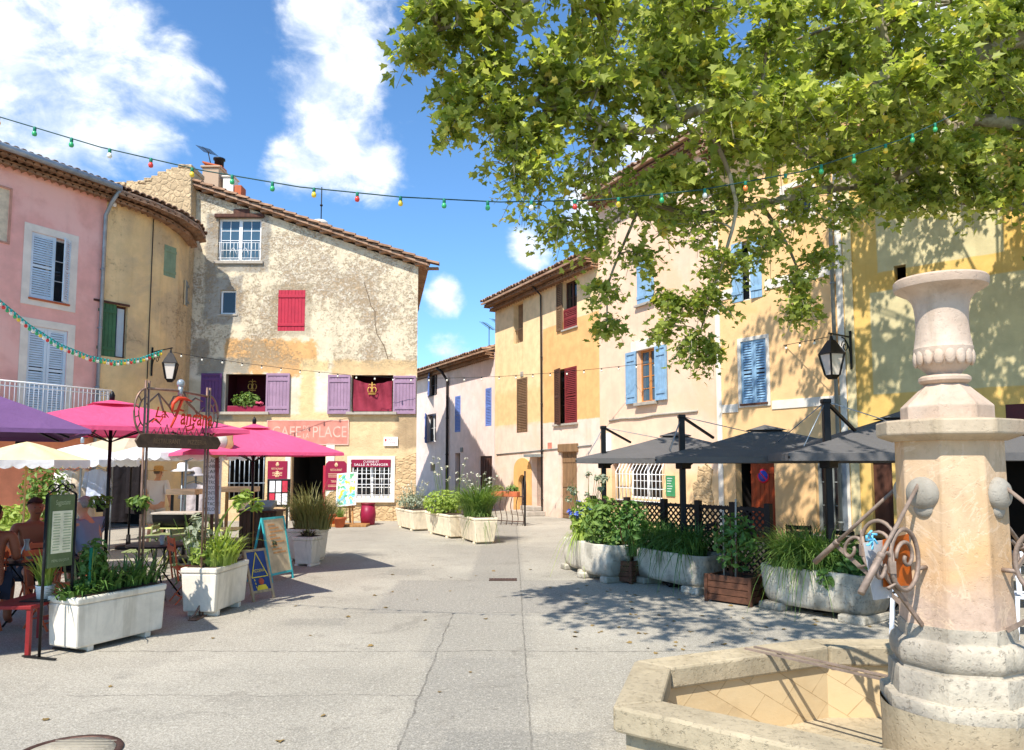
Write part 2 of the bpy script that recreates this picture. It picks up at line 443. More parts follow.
def leaf(mb, h, ad, an, w, z0, z1, kind, t=0.035, slats=None):
    """one shutter leaf hinged at point h (z=0), width along ad, face normal an"""
    def bx(a0, a1, n0, n1, y0, y1): mb.obox(h + ad * ((a0 + a1) / 2) + an * ((n0 + n1) / 2) + Vector((0, 0, (y0 + y1) / 2)), ad * ((a1 - a0) / 2), an * ((n1 - n0) / 2), (0, 0, (y1 - y0) / 2))
    st = min(0.075, w * 0.17)
    if kind == 'louver':
        bx(0, st, 0, t, z0, z1); bx(w - st, w, 0, t, z0, z1); zm = z0 + (z1 - z0) * 0.5
        for q in (z0, zm - st / 2, z1 - st): bx(st, w - st, 0.002, t - .002, q, q + st)
        nn = slats or int((z1 - z0) / 0.062)
        for i in range(nn):
            z = z0 + (z1 - z0) * (i + .5) / nn
            if min(abs(z - z0), abs(z - zm), abs(z - z1)) < st * .7: continue
            c = h + ad * (w / 2) + an * (t / 2) + Vector((0, 0, z))
            mb.obox(c, ad * ((w - 2 * st) / 2), an * 0.013 - Vector((0, 0, 0.028)), (an * .9 + Vector((0, 0, .42))) * 0.004)
    else:
        nn = max(3, round(w / 0.11))
        for i in range(nn): bx(w * i / nn + .003, w * (i + 1) / nn - .003, 0.004 if i % 2 else 0.0, t - (.003 if i % 2 else 0), z0, z1)
        bx(0, w, t, t + .02, z0 + (z1 - z0) * .12, z0 + (z1 - z0) * .12 + .09); bx(0, w, t, t + .02, z1 - (z1 - z0) * .12 - .09, z1 - (z1 - z0) * .12)
        if kind == 'panel':
            bx(0, .06, t, t + .022, z0, z1); bx(w - .06, w, t, t + .022, z0, z1); bx(.06, w - .06, t, t + .021, z0, z0 + .08); bx(.06, w - .06, t, t + .021, z1 - .08, z1)
def shutter(root, W, u0, u1, z0, z1, m, kind='plank', hinge='l', ang=0.0, n=0.012, label=None, name='shutter'):
    f = W.loc((u0 + u1) / 2); mb = MB(); w = u1 - u0; c, s_ = math.cos(R(ang)), math.sin(R(ang))
    if hinge == 'l': leaf(mb, f(u0, n, 0), f.d * c + f.n * s_, f.n * c - f.d * s_, w, z0, z1, kind)
    else: leaf(mb, f(u1, n, 0), -f.d * c + f.n * s_, f.n * c + f.d * s_, w, z0, z1, kind)
    o = mb.build(name, m, root, bevel=0.003)
    if label: o['label'] = label
    return o
def surround(root, W, o, m, w=0.14, n=0.02, sill=True, name='window_surround', top=True):
    u0, u1, z0, z1 = o[:4]; f = W.loc((u0 + u1) / 2); mb = MB()
    rbox(mb, f, u0 - w, u0, 0.001, n, z0, z1); rbox(mb, f, u1, u1 + w, 0.001, n, z0, z1)
    if top: rbox(mb, f, u0 - w, u1 + w, 0.001, n, z1, z1 + w)
    if sill: rbox(mb, f, u0 - w, u1 + w, 0.001, n, z0 - w, z0)
    return mb.build(name, m, root, bevel=0.004)
def sill(root, W, o, m, w=0.1, d=0.1, h=0.08, name='window_sill'):
    u0, u1, z0 = o[:3]; f = W.loc((u0 + u1) / 2); mb = MB()
    rbox(mb, f, u0 - w, u1 + w, 0.001, d, z0 - h, z0); return mb.build(name, m, root, bevel=0.008)
def strip(root, W, u0, u1, z0, z1, m, n=0.02, name='band'):
    """band laid on the facade, following its path"""
    mb = MB(); us = sorted([u0, u1] + [x for x in W.u[1:-1] if u0 < x < u1])
    for a, b in zip(us, us[1:]):
        f = W.loc((a + b) / 2); rbox(mb, f, a, b, 0.001, n, z0, z1)
    return mb.build(name, m, root, bevel=0.004)
def roof(root, eave, ridge, m, tw=0.2, course=0.36, seed=1, name='roof', lift=0.045, ramp_edges=0.0):
    """canal-tile roof lofted between an eave polyline and a ridge polyline: rows of half-round tiles in courses"""
    rr = random.Random(seed); E = [Vector(p) for p in eave]; T = [Vector(p) for p in ridge]
    cum = [0.0]
    for a, b in zip(E, E[1:]): cum.append(cum[-1] + (b - a).length)
    def pl(P, t):
        for i in range(len(E) - 1):
            if t <= cum[i + 1] or i == len(E) - 2:
                k = (t - cum[i]) / (cum[i + 1] - cum[i]); return P[i].lerp(P[i + 1], k)
    nt = max(2, int(cum[-1] / tw)); w = cum[-1] / nt; mb = MB()
    for j in range(nt):
        t0, t1 = j * w, (j + 1) * w; tm = (t0 + t1) / 2
        e0, r0 = pl(E, tm), pl(T, tm); S = r0 - e0; L = S.length; S.normalize()
        A = (pl(E, min(t1, cum[-1])) - pl(E, t0)).normalized(); N = A.cross(S).normalized()
        if N.z < 0: N = -N
        nc = max(1, int(L / course)); jit = rr.uniform(-.05, .05)
        for i in range(nc):
            s0 = L * i / nc + (jit if i else jit * .6); s1 = L * (i + 1) / nc + 0.06
            h0 = lift + rr.uniform(0, .015); r1 = w * (0.50 + rr.uniform(-.03, .03)); vs = []
            sd = rr.uniform(-.012, .012)
            for s_, hh, rad in ((s0, h0, r1), (s1, 0.0, r1 * .86)):
                for k in range(6):
                    a = math.pi * k / 5
                    vs.append(e0 + S * s_ + A * (math.cos(a) * rad + sd) + N * (math.sin(a) * rad * 0.8 + hh - 0.02))
            # thickness at the mouth
            for k in range(6):
                a = math.pi * k / 5
                vs.append(e0 + S * s0 + A * (math.cos(a) * r1 * .8 + sd) + N * (math.sin(a) * r1 * .62 + h0 - 0.03))
            fs = [(k, k + 1, 7 + k, 6 + k) for k in range(5)] + [(12 + k, 13 + k, k + 1, k) for k in range(5)]
            mb.add(vs, [g[::-1] for g in fs] if A.cross(S).dot(N) > 0 else fs, False)
    # bed under the tiles
    vs = []; n = len(E)
    for P in (E, T):
        for p in P: vs.append(p - Vector((0, 0, 0.02)))
    for P in (E, T):
        for p in P: vs.append(p - Vector((0, 0, 0.09)))
    fs = []
    for i in range(n - 1):
        fs += [(i, i + 1, n + i + 1, n + i), (2 * n + i + 1, 2 * n + i, 3 * n + i, 3 * n + i + 1), (2 * n + i, 2 * n + i + 1, i + 1, i), (n + i, n + i + 1, 3 * n + i + 1, 3 * n + i)]
    fs += [(0, n, 3 * n, 2 * n), (n - 1, 2 * n - 1, 4 * n - 1, 3 * n - 1)]
    mb.add(vs, fs)
    return mb.build(name, m, root)
def genoise(root, inner, outer, m, tw=0.2, rows=2, rise=0.13, name='eave'):
    """stepped rows of tile ends between wall top and roof edge; inner/outer polylines at the lowest/uppermost step"""
    I = [Vector(p) for p in inner]; O = [Vector(p) for p in outer]; mb = MB(); cum = [0.0]
    for a, b in zip(I, I[1:]): cum.append(cum[-1] + (b - a).length)
    for r in range(rows):
        k0, k1 = (r) / rows, (r + 1) / rows
        for i in range(len(I) - 1):
            a0, b0 = I[i].lerp(O[i], 0), I[i + 1].lerp(O[i + 1], 0); a1, b1 = I[i].lerp(O[i], k1), I[i + 1].lerp(O[i + 1], k1)
            z0 = Vector((0, 0, r * rise)); th = Vector((0, 0, rise * .35)); a0, b0, a1, b1 = [Vector((p.x, p.y, I[0].z)) + z0 + Vector((0, 0, rise * .62)) + Vector((0, 0, (q.z - I[0].z))) for p, q in ((a0, I[i]), (b0, I[i + 1]), (a1, I[i]), (b1, I[i + 1]))]
            vs = [a0, b0, b1, a1] + [p + th for p in (a0, b0, b1, a1)]
            mb.add(vs, [(3, 2, 1, 0), (4, 5, 6, 7), (3, 7, 6, 2), (0, 4, 7, 3), (1, 2, 6, 5)])
            n = max(1, int((b1 - a1).length / tw)); d = (b1 - a1) / n; out = (a1 - a0).normalized()
            for j in range(n):
                c = a1 + d * (j + .5) + out * 0.02; dd = d.normalized(); w = d.length * .5; vs = []
                for q in (0, -min(.3, (a1 - a0).length + .02)):
                    for k in range(6):
                        an = math.pi * k / 5; vs.append(c + out * q + dd * (math.cos(an) * w * .98) - Vector((0, 0, 1)) * (math.sin(an) * rise * -.6 + rise * .62))
                mb.add(vs, [(k, k + 1, 7 + k, 6 + k) for k in range(5)] + [(0, 1, 2, 3, 4, 5)], False)
    return mb.build(name, m, root)
def downpipe(root, pts, m, r=0.05, name='drainpipe'):
    mb = MB(); mb.tube(pts, r, 8); z0 = min(p[2] for p in pts); z1 = max(p[2] for p in pts)
    b = Vector(pts[-1])
    for z in [b.z + 0.6 + 1.7 * k for k in range(int((z1 - b.z) / 1.7))]:
        mb.lathe([(r, -.02), (r + .014, -.02), (r + .014, .02), (r, .02)], (b.x, b.y, z), 10)
    return mb.build(name, m, root)

# ------------------------------------------------------------------ shared materials
M = {}
M['tile'] = tiles('canal tile'); M['tile_dark'] = mat('eave tile', rgb(150, 116, 90), 0.95, 0, 0.3, 4, 0.4)
M['white_paint'] = mat('white paint', rgb(236, 236, 234), 0.5, 0, 0.05, 3, 0.08)
M['offwhite'] = mat('lime surround', rgb(226, 216, 200), 0.9, 0, 0.08, 3, 0.25)
M['grey_blue'] = mat('pale blue grey paint', rgb(204, 218, 226), 0.6, 0, 0.07, 3, 0.12)
M['green_sh'] = mat('green paint', rgb(62, 104, 70), 0.6, 0, 0.15, 3, 0.15)
M['sage'] = mat('faded sage paint', rgb(128, 148, 118), 0.65, 0, 0.12, 3, 0.15)
M['grey_sh'] = mat('weathered grey paint', rgb(134, 138, 134), 0.75, 0, 0.15, 4, 0.2)
M['lilac'] = mat('lilac paint', rgb(156, 126, 148), 0.6, 0, 0.1, 4, 0.15)
M['plum'] = mat('deep plum paint', rgb(98, 60, 108), 0.6, 0, 0.1, 4, 0.15)
M['red_sh'] = mat('crimson paint', rgb(176, 42, 62), 0.55, 0, 0.08, 4, 0.12)
M['maroon'] = mat('maroon board', rgb(140, 26, 58), 0.45, 0, 0.08, 3, 0.05)
M['oxblood'] = mat('oxblood paint', rgb(122, 44, 44), 0.6, 0, 0.15, 4, 0.15)
M['brown_sh'] = wood('brown louvre wood', rgb(120, 92, 66), 0.75)
M['brown_door'] = wood('tan door wood', rgb(142, 110, 78), 0.75)
M['dark_brown'] = wood('dark door wood', rgb(88, 54, 40), 0.7)
M['red_wood'] = wood('varnished red door', rgb(150, 62, 30), 0.4)
M['honey'] = wood('honey casement wood', rgb(196, 132, 74), 0.5)
M['blue_sh'] = mat('lavender blue paint', rgb(104, 128, 192), 0.6, 0, 0.1, 4, 0.12)
M['sky_sh'] = mat('faded sky blue paint', rgb(134, 168, 194), 0.65, 0, 0.12, 5, 0.2)
M['zinc'] = mat('zinc', rgb(150, 158, 164), 0.45, 0.5, 0.15, 4, 0.08)
M['pipe_dark'] = mat('dark pipe', rgb(52, 46, 46), 0.6, 0.2, 0.15, 4, 0.08)
M['iron'] = mat('wrought iron', rgb(38, 36, 36), 0.5, 0.5, 0.3, 10, 0.2)
M['rust_iron'] = mat('rusty brown iron', rgb(92, 68, 58), 0.55, 0.5, 0.3, 14, 0.25)
M['glass'] = glass_dark('window glass', rgb(66, 92, 108)); M['glass_black'] = glass_dark('dark glass', rgb(22, 26, 30))
M['curtain'] = cloth('net curtain', rgb(205, 216, 220), 0.2)
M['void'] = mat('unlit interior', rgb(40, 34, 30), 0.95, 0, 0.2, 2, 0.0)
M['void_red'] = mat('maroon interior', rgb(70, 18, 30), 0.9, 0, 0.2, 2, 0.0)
M['cement'] = stone('cement ledge', rgb(176, 166, 152), None, 3, 0.3)
M['rubble'] = rubble('rubble stone', rgb(212, 180, 136), 4.2)
M['rubble_uvless'] = rubble('rubble masonry', rgb(204, 178, 140), 5.5, 'Object')
M['terracotta'] = mat('terracotta', rgb(184, 98, 62), 0.85, 0, 0.15, 5, 0.2)
M['black_plastic'] = mat('black metal paint', rgb(24, 24, 26), 0.4, 0.3, 0.2, 6, 0.05)

# ------------------------------------------------------------------ pink house
W = Wall([(-15.6, 14.0), (-11.8, 21.3)])
Wpink = W
pk = thing('pink_house', 'pink rendered house with white louvred shutters and a white balcony', 'house', W.at(W.L / 2, 0, 0))
def RZ(*a): return W.rect(*a)
o1 = RZ(30, 70, 236, 301); o2 = RZ(26, 66, 328, 412); o3 = RZ(-28, 9, 184, 238)
zsal = W.pix(60, 426)[1]
wm = plaster('pink render', rgb(236, 176, 162), rgb(242, 190, 176), 0.5, 0.5, 0.22, [(-1, 20, -1, zsal, rgb(226, 146, 112), .15, .03)], 0.12, dirt=0.15)
ez = 9.75
wall(pk, W, [o1, o2, o3 + (0.06,)], wm, ez)
surround(pk, W, o1, M['offwhite'], 0.2); surround(pk, W, o2, M['offwhite'], 0.2)
window(pk, W, o1, M['white_paint'], M['glass_black'], 1, 3)
sill(pk, W, o1, M['terracotta'], 0.02, 0.06, 0.05)
window(pk, W, o2, M['white_paint'], M['glass_black'], 1, 4, name='french_window')
mid = (o1[0] + o1[1]) / 2
shutter(pk, W, o1[0], o1[0] + (o1[1] - o1[0]) * .62, o1[2], o1[3], M['grey_blue'], 'louver', 'l', 0, -.05, 'pale grey shutter leaf, shut')
shutter(pk, W, o1[1] - .42, o1[1], o1[2], o1[3], M['grey_blue'], 'louver', 'r', 38, -.03, 'pale grey shutter leaf, ajar')
m2 = (o2[0] + o2[1]) / 2
shutter(pk, W, o2[0], m2 - .004, o2[2], o2[3], M['grey_blue'], 'louver', 'l', 0, -.06); shutter(pk, W, m2 + .004, o2[1], o2[2], o2[3], M['grey_blue'], 'louver', 'r', 0, -.06)
mb = MB(); f = W.loc((o3[0] + o3[1]) / 2); rbox(mb, f, o3[0], o3[1], -.05, -.02, o3[2], o3[3]); mb.build('window_board', mat('cream board', rgb(214, 196, 166), .8), pk)
surround(pk, W, o3, mat('tan trim', rgb(190, 140, 120), .8), 0.05, 0.03)
# balcony
b0 = W.pix(-40, 430)[0]; b1 = W.pix(96, 388)[0]; zb = W.pix(50, 424)[1]; f = W.loc((b0 + b1) / 2)
mb = MB(); rbox(mb, f, b0, b1, 0.001, 0.75, zb - .16, zb); mb.build('balcony_slab', M['offwhite'], pk, bevel=.02)
mb = MB(); zt_ = zb + 0.98
rail = [f(b0, .02, zt_), f(b0, .7, zt_), f(b1, .7, zt_), f(b1, .02, zt_)]
for z in (zt_, zt_ - .12, zb + .1): mb.tube([Vector((p.x, p.y, z)) for p in rail], .016 if z < zt_ else .022, 6)
n = int((b1 - b0) / .115)
for i in range(n + 1):
    p = f(b0 + (b1 - b0) * i / n, .7, zb); mb.tube([p, p + Vector((0, 0, .98))], .011, 5)
for u in (b0, b1):
    for k in range(1, 6): p = f(u, .7 * k / 6, zb); mb.tube([p, p + Vector((0, 0, .98))], .011, 5)
mb.build('balcony_railing', M['white_paint'], pk)
# ------------------------------------------------------------------ ochre house (curved corner facade)
Wo = Wall([(-11.8, 21.3), (-11.25, 22.15), (-10.88, 22.85), (-10.64, 23.5), (-10.58, 24.05), (-10.68, 24.5)])
oc = thing('ochre_house', 'ochre roughcast house with a rounded corner and green shutters', 'house', (-11, 22.9, 0))
q1 = Wo.rect(97, 127, 304, 357); q2 = Wo.rect(164, 176, 246, 277); q3 = Wo.rect(183.5, 189, 281, 306); q4 = Wo.rect(106, 146, 470, 540)
q4 = (q4[0], q4[1], 0.0, q4[3])
W = Wo
om = plaster('ochre roughcast', rgb(232, 198, 142), rgb(206, 178, 136), 0.75, 0.5, 0.85, [(-1, .55, 0, 12, rgb(236, 204, 150), .5, .2)], 0.3, peel=(rgb(190, 164, 126), .52, 3.0))
wall(oc, Wo, [q1, q2 + (.05,), q3 + (.05,), q4], om, 9.72, 5.0, ends=(False, True))
window(oc, Wo, q1, M['dark_brown'], M['glass'], 1, 1, .12)
um = q1[0] + (q1[1] - q1[0]) * .62
shutter(oc, Wo, q1[0], um, q1[2], q1[3], M['green_sh'], 'plank', 'l', 0, -.04, 'green plank shutter leaf, shut')
f = Wo.loc(um); mb = MB(); rbox(mb, f, q1[0] - .15, q1[1] + .03, .001, .05, q1[3], q1[3] + .06); mb.build('lintel', M['dark_brown'], oc)
mb = MB(); rbox(mb, f, um + .08, q1[1] - .05, -.115, -.105, q1[2] + .05, q1[3] - .08); mb.build('curtain', M['curtain'], oc)
shutter(oc, Wo, q2[0], q2[1], q2[2], q2[3], M['sage'], 'plank', 'l', 0, -.03, 'faded sage shutter, shut'); shutter(oc, Wo, q3[0], q3[1], q3[2], q3[3], M['grey_sh'], 'plank', 'l', 0, -.03, 'narrow grey shutter on the corner')
dark_back(oc, Wo, q4, M['void'], 1.5)
p = Wo.pix(150, 300)[0]; mb = MB(); mb.tube([Wo.at(p, .02, 9.5), Wo.at(p, .02, 4.4)], .014, 5); mb.build('wall_cable', M['pipe_dark'], oc)
# shared eaves: gutter, tiles
def off_line(W_, n, z, us=None): return [W_.at(u, n, z) for u in (us or W_.u)]
e_in = off_line(Wpink, 0, 9.45); e_out = off_line(Wpink, .52, 9.45)
genoise(pk, e_in, e_out, M['tile_dark']); roof(pk, off_line(Wpink, .62, 9.76), off_line(Wpink, -4.2, 11.2), M['tile'], seed=2)
gut = [Wpink.at(0, .68, 9.74), Wpink.at(Wpink.L - .05, .68, 9.72)]
mb = MB(); mb.tube(gut, .085, 10); mb.build('gutter', M['zinc'], pk)
us = Wo.u[:-1]; e_in = off_line(Wo, 0, 9.42, us); e_out = off_line(Wo, .5, 9.42, us)
oc_e = [Wo.at(0, .6, 9.74), Wo.at(Wo.u[1], .64, 9.68), Wo.at(Wo.u[2], .74, 9.56), Wo.at(Wo.u[3] - .05, .86, 9.36), AT(206, 236, 23.75)]
genoise(oc, [Wo.at(u, 0, z) for u, z in zip(Wo.u[:5], (9.42, 9.36, 9.24, 9.05, 8.85))], [p + Vector((0.0, 0.0, -.36)) for p in oc_e], M['tile_dark'])
roof(oc, oc_e, [Wo.at(0, -4.2, 11.2), (-14.6, 24.1, 11.1), (-14.4, 24.5, 11.0), (-14.2, 24.9, 10.9), (-13.4, 25.2, 10.6)], M['tile'], seed=3)
downpipe(pk, [gut[1], Wpink.at(Wpink.L - .06, .3, 9.35), Wpink.at(Wpink.L - .08, .09, 9.0), Wpink.at(Wpink.L - .1, .09, 0)], M['zinc'], .055)
mb = MB(); c = Wo.pix(112, 207); mb.lathe([(.06, 0), (.075, .1), (.03, .16), (.01, .18)], Wo.at(c[0], .1, c[1]), 10); mb.bar(Wo.at(c[0], 0, c[1] + .1), Wo.at(c[0], .1, c[1] + .1), .03); mb.build('floodlight', M['white_paint'], oc)
# ------------------------------------------------------------------ bare stone gable above the ochre roof
sg = thing('stone_gable', 'bare rubble stone gable rising behind the ochre roof', 'house', (-12, 24.6, 0))
A0 = AT(112, 184, 24.0); A1 = AT(190, 164, 24.0)
mb = MB(); pts = [(A0.x - .9, A0.z - .7), (A0.x, A0.z), (A0.x + 1.0, A0.z + .12), (A1.x - .25, A1.z), (A1.x, A1.z - .12), (A1.x + .05, 10.2), (A1.x + .02, 8.5), (A1.x, 0), (A0.x - .9, 0)]
mb.prism(pts, (0, 25.2, 0), (1, 0, 0), (0, 0, 1), (0, -1.1, 0)); sw = mb.build('wall', M['rubble_uvless'], sg, bevel=.05)
mb = MB()
rs = random.Random(5)
for i in range(16):
    x = A0.x - .8 + (A1.x - A0.x + .7) * i / 15; z = interp([(p[0], p[1]) for p in pts[:5]], x)
    mb.box(x - .1 - rs.random() * .06, x + .12, 24.05 + rs.random() * .1, 25.15, z - .05, z + .05 + rs.random() * .09)
mb.build('coping', M['rubble_uvless'], sg, bevel=.03)
# ------------------------------------------------------------------ cafe house in the middle
Wc = Wall([(-10.62, 24.5), (-3.12, 24.5)]); W = Wc
cf = thing('cafe_house', 'tall stone cafe house with peeling plaster, lilac shutters and a sloping roof', 'house', (-6.9, 24.5, 0))
w1 = W.rect(218, 261, 218, 261); w2 = W.rect(220, 236, 290, 314); w3 = W.rect(278, 305, 290, 331); w4 = W.rect(225.5, 266, 374, 412); w5 = W.rect(351.5, 393, 375, 412)
w6 = W.rect(291, 325, 450, 521); w6 = (w6[0], w6[1], 0.0, w6[3], .25); w7 = W.rect(351, 391, 460, 498); w8 = W.rect(228, 265, 452, 500)
ux = lambda px, py=300: W.pix(px, py)[0]; zx = lambda py, px=300: W.pix(px, py)[1]
grey = rgb(168, 160, 146); P = []
P.append((ux(150), ux(420), -1, zx(414), rgb(222, 192, 148), .25, .05))
P.append((ux(226), ux(318), zx(376), zx(340), rgb(218, 170, 114), 1.1, .08, .35)); P.append((ux(334), ux(420), zx(376), zx(360), rgb(214, 184, 138), .5, .06))
P.append((ux(302), ux(330), zx(418), zx(360), rgb(224, 196, 146), .5, .08))
P.append((ux(204), ux(216), zx(320), zx(214), grey, .5, .06)); P.append((ux(216), ux(268), zx(272), zx(214), grey, .5, .05))
P.append((ux(208), ux(242), zx(324), zx(276), grey, .55, .06)); P.append((ux(272), ux(312), zx(336), zx(284), rgb(190, 176, 150), .55, .06))
P.append((ux(200), ux(252), zx(374), zx(358), rgb(158, 150, 134), .5, .06)); P.append((ux(212), ux(236), zx(420), zx(372), grey, .2, .05))
P.append((ux(317), ux(331), zx(412), zx(372), rgb(238, 226, 196), .35, .08))
P.append((ux(396), ux(420), zx(448), zx(412), rgb(178, 152, 118), .7, .12))
P.append((ux(194), ux(211), zx(360), zx(338), rgb(160, 148, 130), .2, .04, .5))
P.append((ux(150), ux(205), zx(440), zx(380), rgb(206, 192, 164), .4, .08))
cm = plaster('peeling lime plaster', rgb(222, 206, 176), rgb(232, 222, 202), .5, .6, 1.0, P, .22, peel=(rgb(190, 166, 134), .462, zx(372)), dirt=.2)
roofz = [(0, 11.0), (W.L, 8.42)]
wall(cf, W, [w1, w2, w3 + (.06,), w4, w5, w6, w7, w8], cm, [(0, 10.98), (W.L, 8.38)], 8.2, ends=(True, False), back=(-4.55, 32.7))
rw = MB(); a = Wc.at(Wc.L, 0, -.1); b = Vector((-4.55, 32.7, -.1)); h = Vector((0, 0, 8.48)); rw.add([a, b, b + h, a + h], [(0, 1, 2, 3)], uvs=[(0, 0), (8, 0), (8, 8.4), (0, 8.4)]); rw.build('side_wall', cm, cf)
window(cf, W, w1, M['white_paint'], M['glass'], 2, 4, .12, .075)
sill(cf, W, w1, M['cement'], .1, .07, .1)
f = W.loc((w1[0] + w1[1]) / 2); mb = MB(); zr = w1[2] + .62
for z in (w1[2] + .1, zr): mb.tube([f(w1[0] + .03, .0, z), f(w1[1] - .03, .0, z)], .011, 5)
for i in range(12): mb.tube([f(w1[0] + .06 + (w1[1] - w1[0] - .12) * i / 11, 0, w1[2] + .1), f(w1[0] + .06 + (w1[1] - w1[0] - .12) * i / 11, 0, zr)], .007, 5)
for s_ in (-1, 1): mb.tube([f((w1[0] + w1[1]) / 2 + s_ * (.08 + .24 * t), .004, w1[2] + .22 + .22 * math.sin(t * math.pi)) for t in [k / 8 for k in range(9)]], .008, 5)
mb.build('window_railing', M['white_paint'], cf)
mb = MB(); rbox(mb, f, w1[0] - .12, w1[1] + .1, .001, .09, w1[3], w1[3] + .13); rbox(mb, f, w1[0] + .5, w1[1] - .4, .001, .05, w1[3] + .13, w1[3] + .3); mb.build('lintel', M['dark_brown'], cf, bevel=.02)
window(cf, W, w2, M['white_paint'], M['glass_black'], 1, 1, .1, .06, mid=False); sill(cf, W, w2, M['cement'], .06, .03, .06)
shutter(cf, W, w3[0], w3[1], w3[2], w3[3], M['red_sh'], 'plank', 'l', 0, -.035, 'crimson plank shutter, shut')
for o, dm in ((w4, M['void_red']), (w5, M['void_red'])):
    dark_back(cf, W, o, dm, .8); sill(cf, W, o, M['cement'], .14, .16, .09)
sh = [(W.rect(201.5, 222, 373.5, 412), M['plum'], 'deep plum shutter'), (W.rect(266.5, 290, 373.5, 414), M['lilac'], None), (W.rect(328, 350.5, 375, 414), M['lilac'], None), (W.rect(393.5, 416, 376, 414), M['lilac'], None)]
for i, (r_, mm, lb) in enumerate(sh): shutter(cf, W, r_[0], r_[1], r_[2], r_[3], mm, 'panel', 'l' if i % 2 else 'r', 0, .02, lb)
# maroon drape in the right opening, gilt emblem, and emblem in the left opening
f = W.loc((w5[0] + w5[1]) / 2); mb = MB(); nx, nz = 24, 14; vs = []; fs = []
for j in range(nz + 1):
    for i in range(nx + 1):
        u = w5[0] + .06 + (w5[1] - w5[0] - .1) * i / nx; t = j / nz
        top = w5[3] - .16 - .22 * math.sin(math.pi * i / nx) * .6 - .05 * i / nx
        vs.append(f(u, -.03 + .05 * math.sin(i * 1.1 + t * 3.2) * (.3 + t) + .03 * math.sin(t * 7 + i * .4), w5[2] + .03 + (top - w5[2]) * t))
for j in range(nz):
    for i in range(nx): k = j * (nx + 1) + i; fs.append((k, k + 1, k + nx + 2, k + nx + 1))
mb.add(vs, fs, True); dr = mb.build('drape', cloth('maroon drape', rgb(150, 56, 72), .1), cf)
M['gilt'] = mat('gilt paint', rgb(208, 168, 86), .5, .2)
def emblem(mb, f, u, n, z, s_):
    for k in (-1, 1):
        mb.tube([f(u + k * s_ * (.25 + .22 * math.cos(t)), n, z + s_ * (.0 + .32 * math.sin(t))) for t in [2 * math.pi * j / 10 for j in range(10)]], .016, 5, closed=True)
        mb.tube([f(u, n, z + s_ * .5), f(u + k * s_ * .25, n, z + s_ * .62), f(u + k * s_ * .42, n, z + s_ * .5)], .014, 5)
    mb.tube([f(u, n, z - s_ * .55), f(u, n, z + s_ * .85)], .018, 5); mb.tube([f(u - s_ * .4, n, z - s_ * .45), f(u + s_ * .4, n, z - s_ * .45)], .016, 5)
mb = MB(); emblem(mb, f, (w5[0] + w5[1]) / 2, .055, w5[3] - .5, .3); mb.build('emblem', M['gilt'], cf)
f = W.loc((w4[0] + w4[1]) / 2); mb = MB(); emblem(mb, f, (w4[0] + w4[1]) / 2, -.6, w4[3] - .35, .3); mb.build('emblem', M['gilt'], cf)
# door, panels beside it, ground floor grille window
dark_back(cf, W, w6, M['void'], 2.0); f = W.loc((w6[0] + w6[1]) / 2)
mb = MB(); rbox(mb, f, w6[1] - .06, w6[1] + .02, -.2, .03, 0, w6[3] * .78); mb.build('door_frame', M['red_sh'], cf)
mb = MB(); rbox(mb, f, w6[1] + .02, w6[1] + .3, .001, .03, w6[3] - 1.5, w6[3] + .2); rbox(mb, f, w6[0] - .2, w6[0] - .02, .001, .03, 0, w6[3] + .15); mb.build('door_surround', M['offwhite'], cf, bevel=.01)
window(cf, W, w7, M['white_paint'], M['glass_black'], 2, 4, .16, .06)
surround(cf, W, w7, M['offwhite'], .13, .05)
sill(cf, W, w7, M['offwhite'], .14, .12, .14)
f = W.loc((w7[0] + w7[1]) / 2); mb = MB()
for i in range(9): u = w7[0] + (w7[1] - w7[0]) * (i + .5) / 9; mb.tube([f(u, .04, w7[2] + .02), f(u, .04, w7[3] - .05)], .013, 5)
for k in range(4): z = w7[2] + .1 + (w7[3] - w7[2] - .2) * k / 3; mb.bar(f(w7[0], .04, z), f(w7[1], .04, z), .02)
mb.build('window_grille', M['white_paint'], cf)
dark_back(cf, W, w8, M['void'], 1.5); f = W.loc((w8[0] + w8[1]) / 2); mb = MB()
for i in range(8): u = w8[0] + .05 + (w8[1] - w8[0] - .1) * i / 7; mb.tube([f(u, -.02, w8[2]), f(u, -.02, w8[3])], .018, 6)
mb.bar(f(w8[0], -.02, w8[2] + .55), f(w8[1], -.02, w8[2] + .55), .03); mb.build('window_grille', M['zinc'], cf)
# stone base: a sheet of rubble laid over the plaster, following its uneven edge
def overlay(root, W_, poly, m_, n=.03, name='stone_facing'):
    u = sum(p[0] for p in poly) / len(poly); f_ = W_.loc(u); mb = MB(); k = len(poly)
    vs = [f_(p[0], n, p[1]) for p in poly] + [f_(p[0], 0.001, p[1]) for p in poly]
    mb.add(vs, [tuple(range(k))] + [(i, k + i, k + (i + 1) % k, (i + 1) % k) for i in range(k)], uvs=list(poly) * 2)
    return mb.build(name, m_, root)
PX = lambda l: [W.pix(a, b) for a, b in l]
overlay(cf, W, PX([(393.5, 521), (416, 521), (416, 453), (410, 455), (402, 459), (394, 458), (397, 470), (393.5, 480)]), M['rubble'])
overlay(cf, W, PX([(326, 521), (346.3, 521), (346.3, 489), (330, 492), (326, 498)]), M['rubble']); overlay(cf, W, PX([(347, 521), (393, 521), (393, 506), (347, 507)]), M['rubble'])
overlay(cf, W, PX([(265, 521), (288, 521), (288, 490), (266, 492)]), M['rubble'])
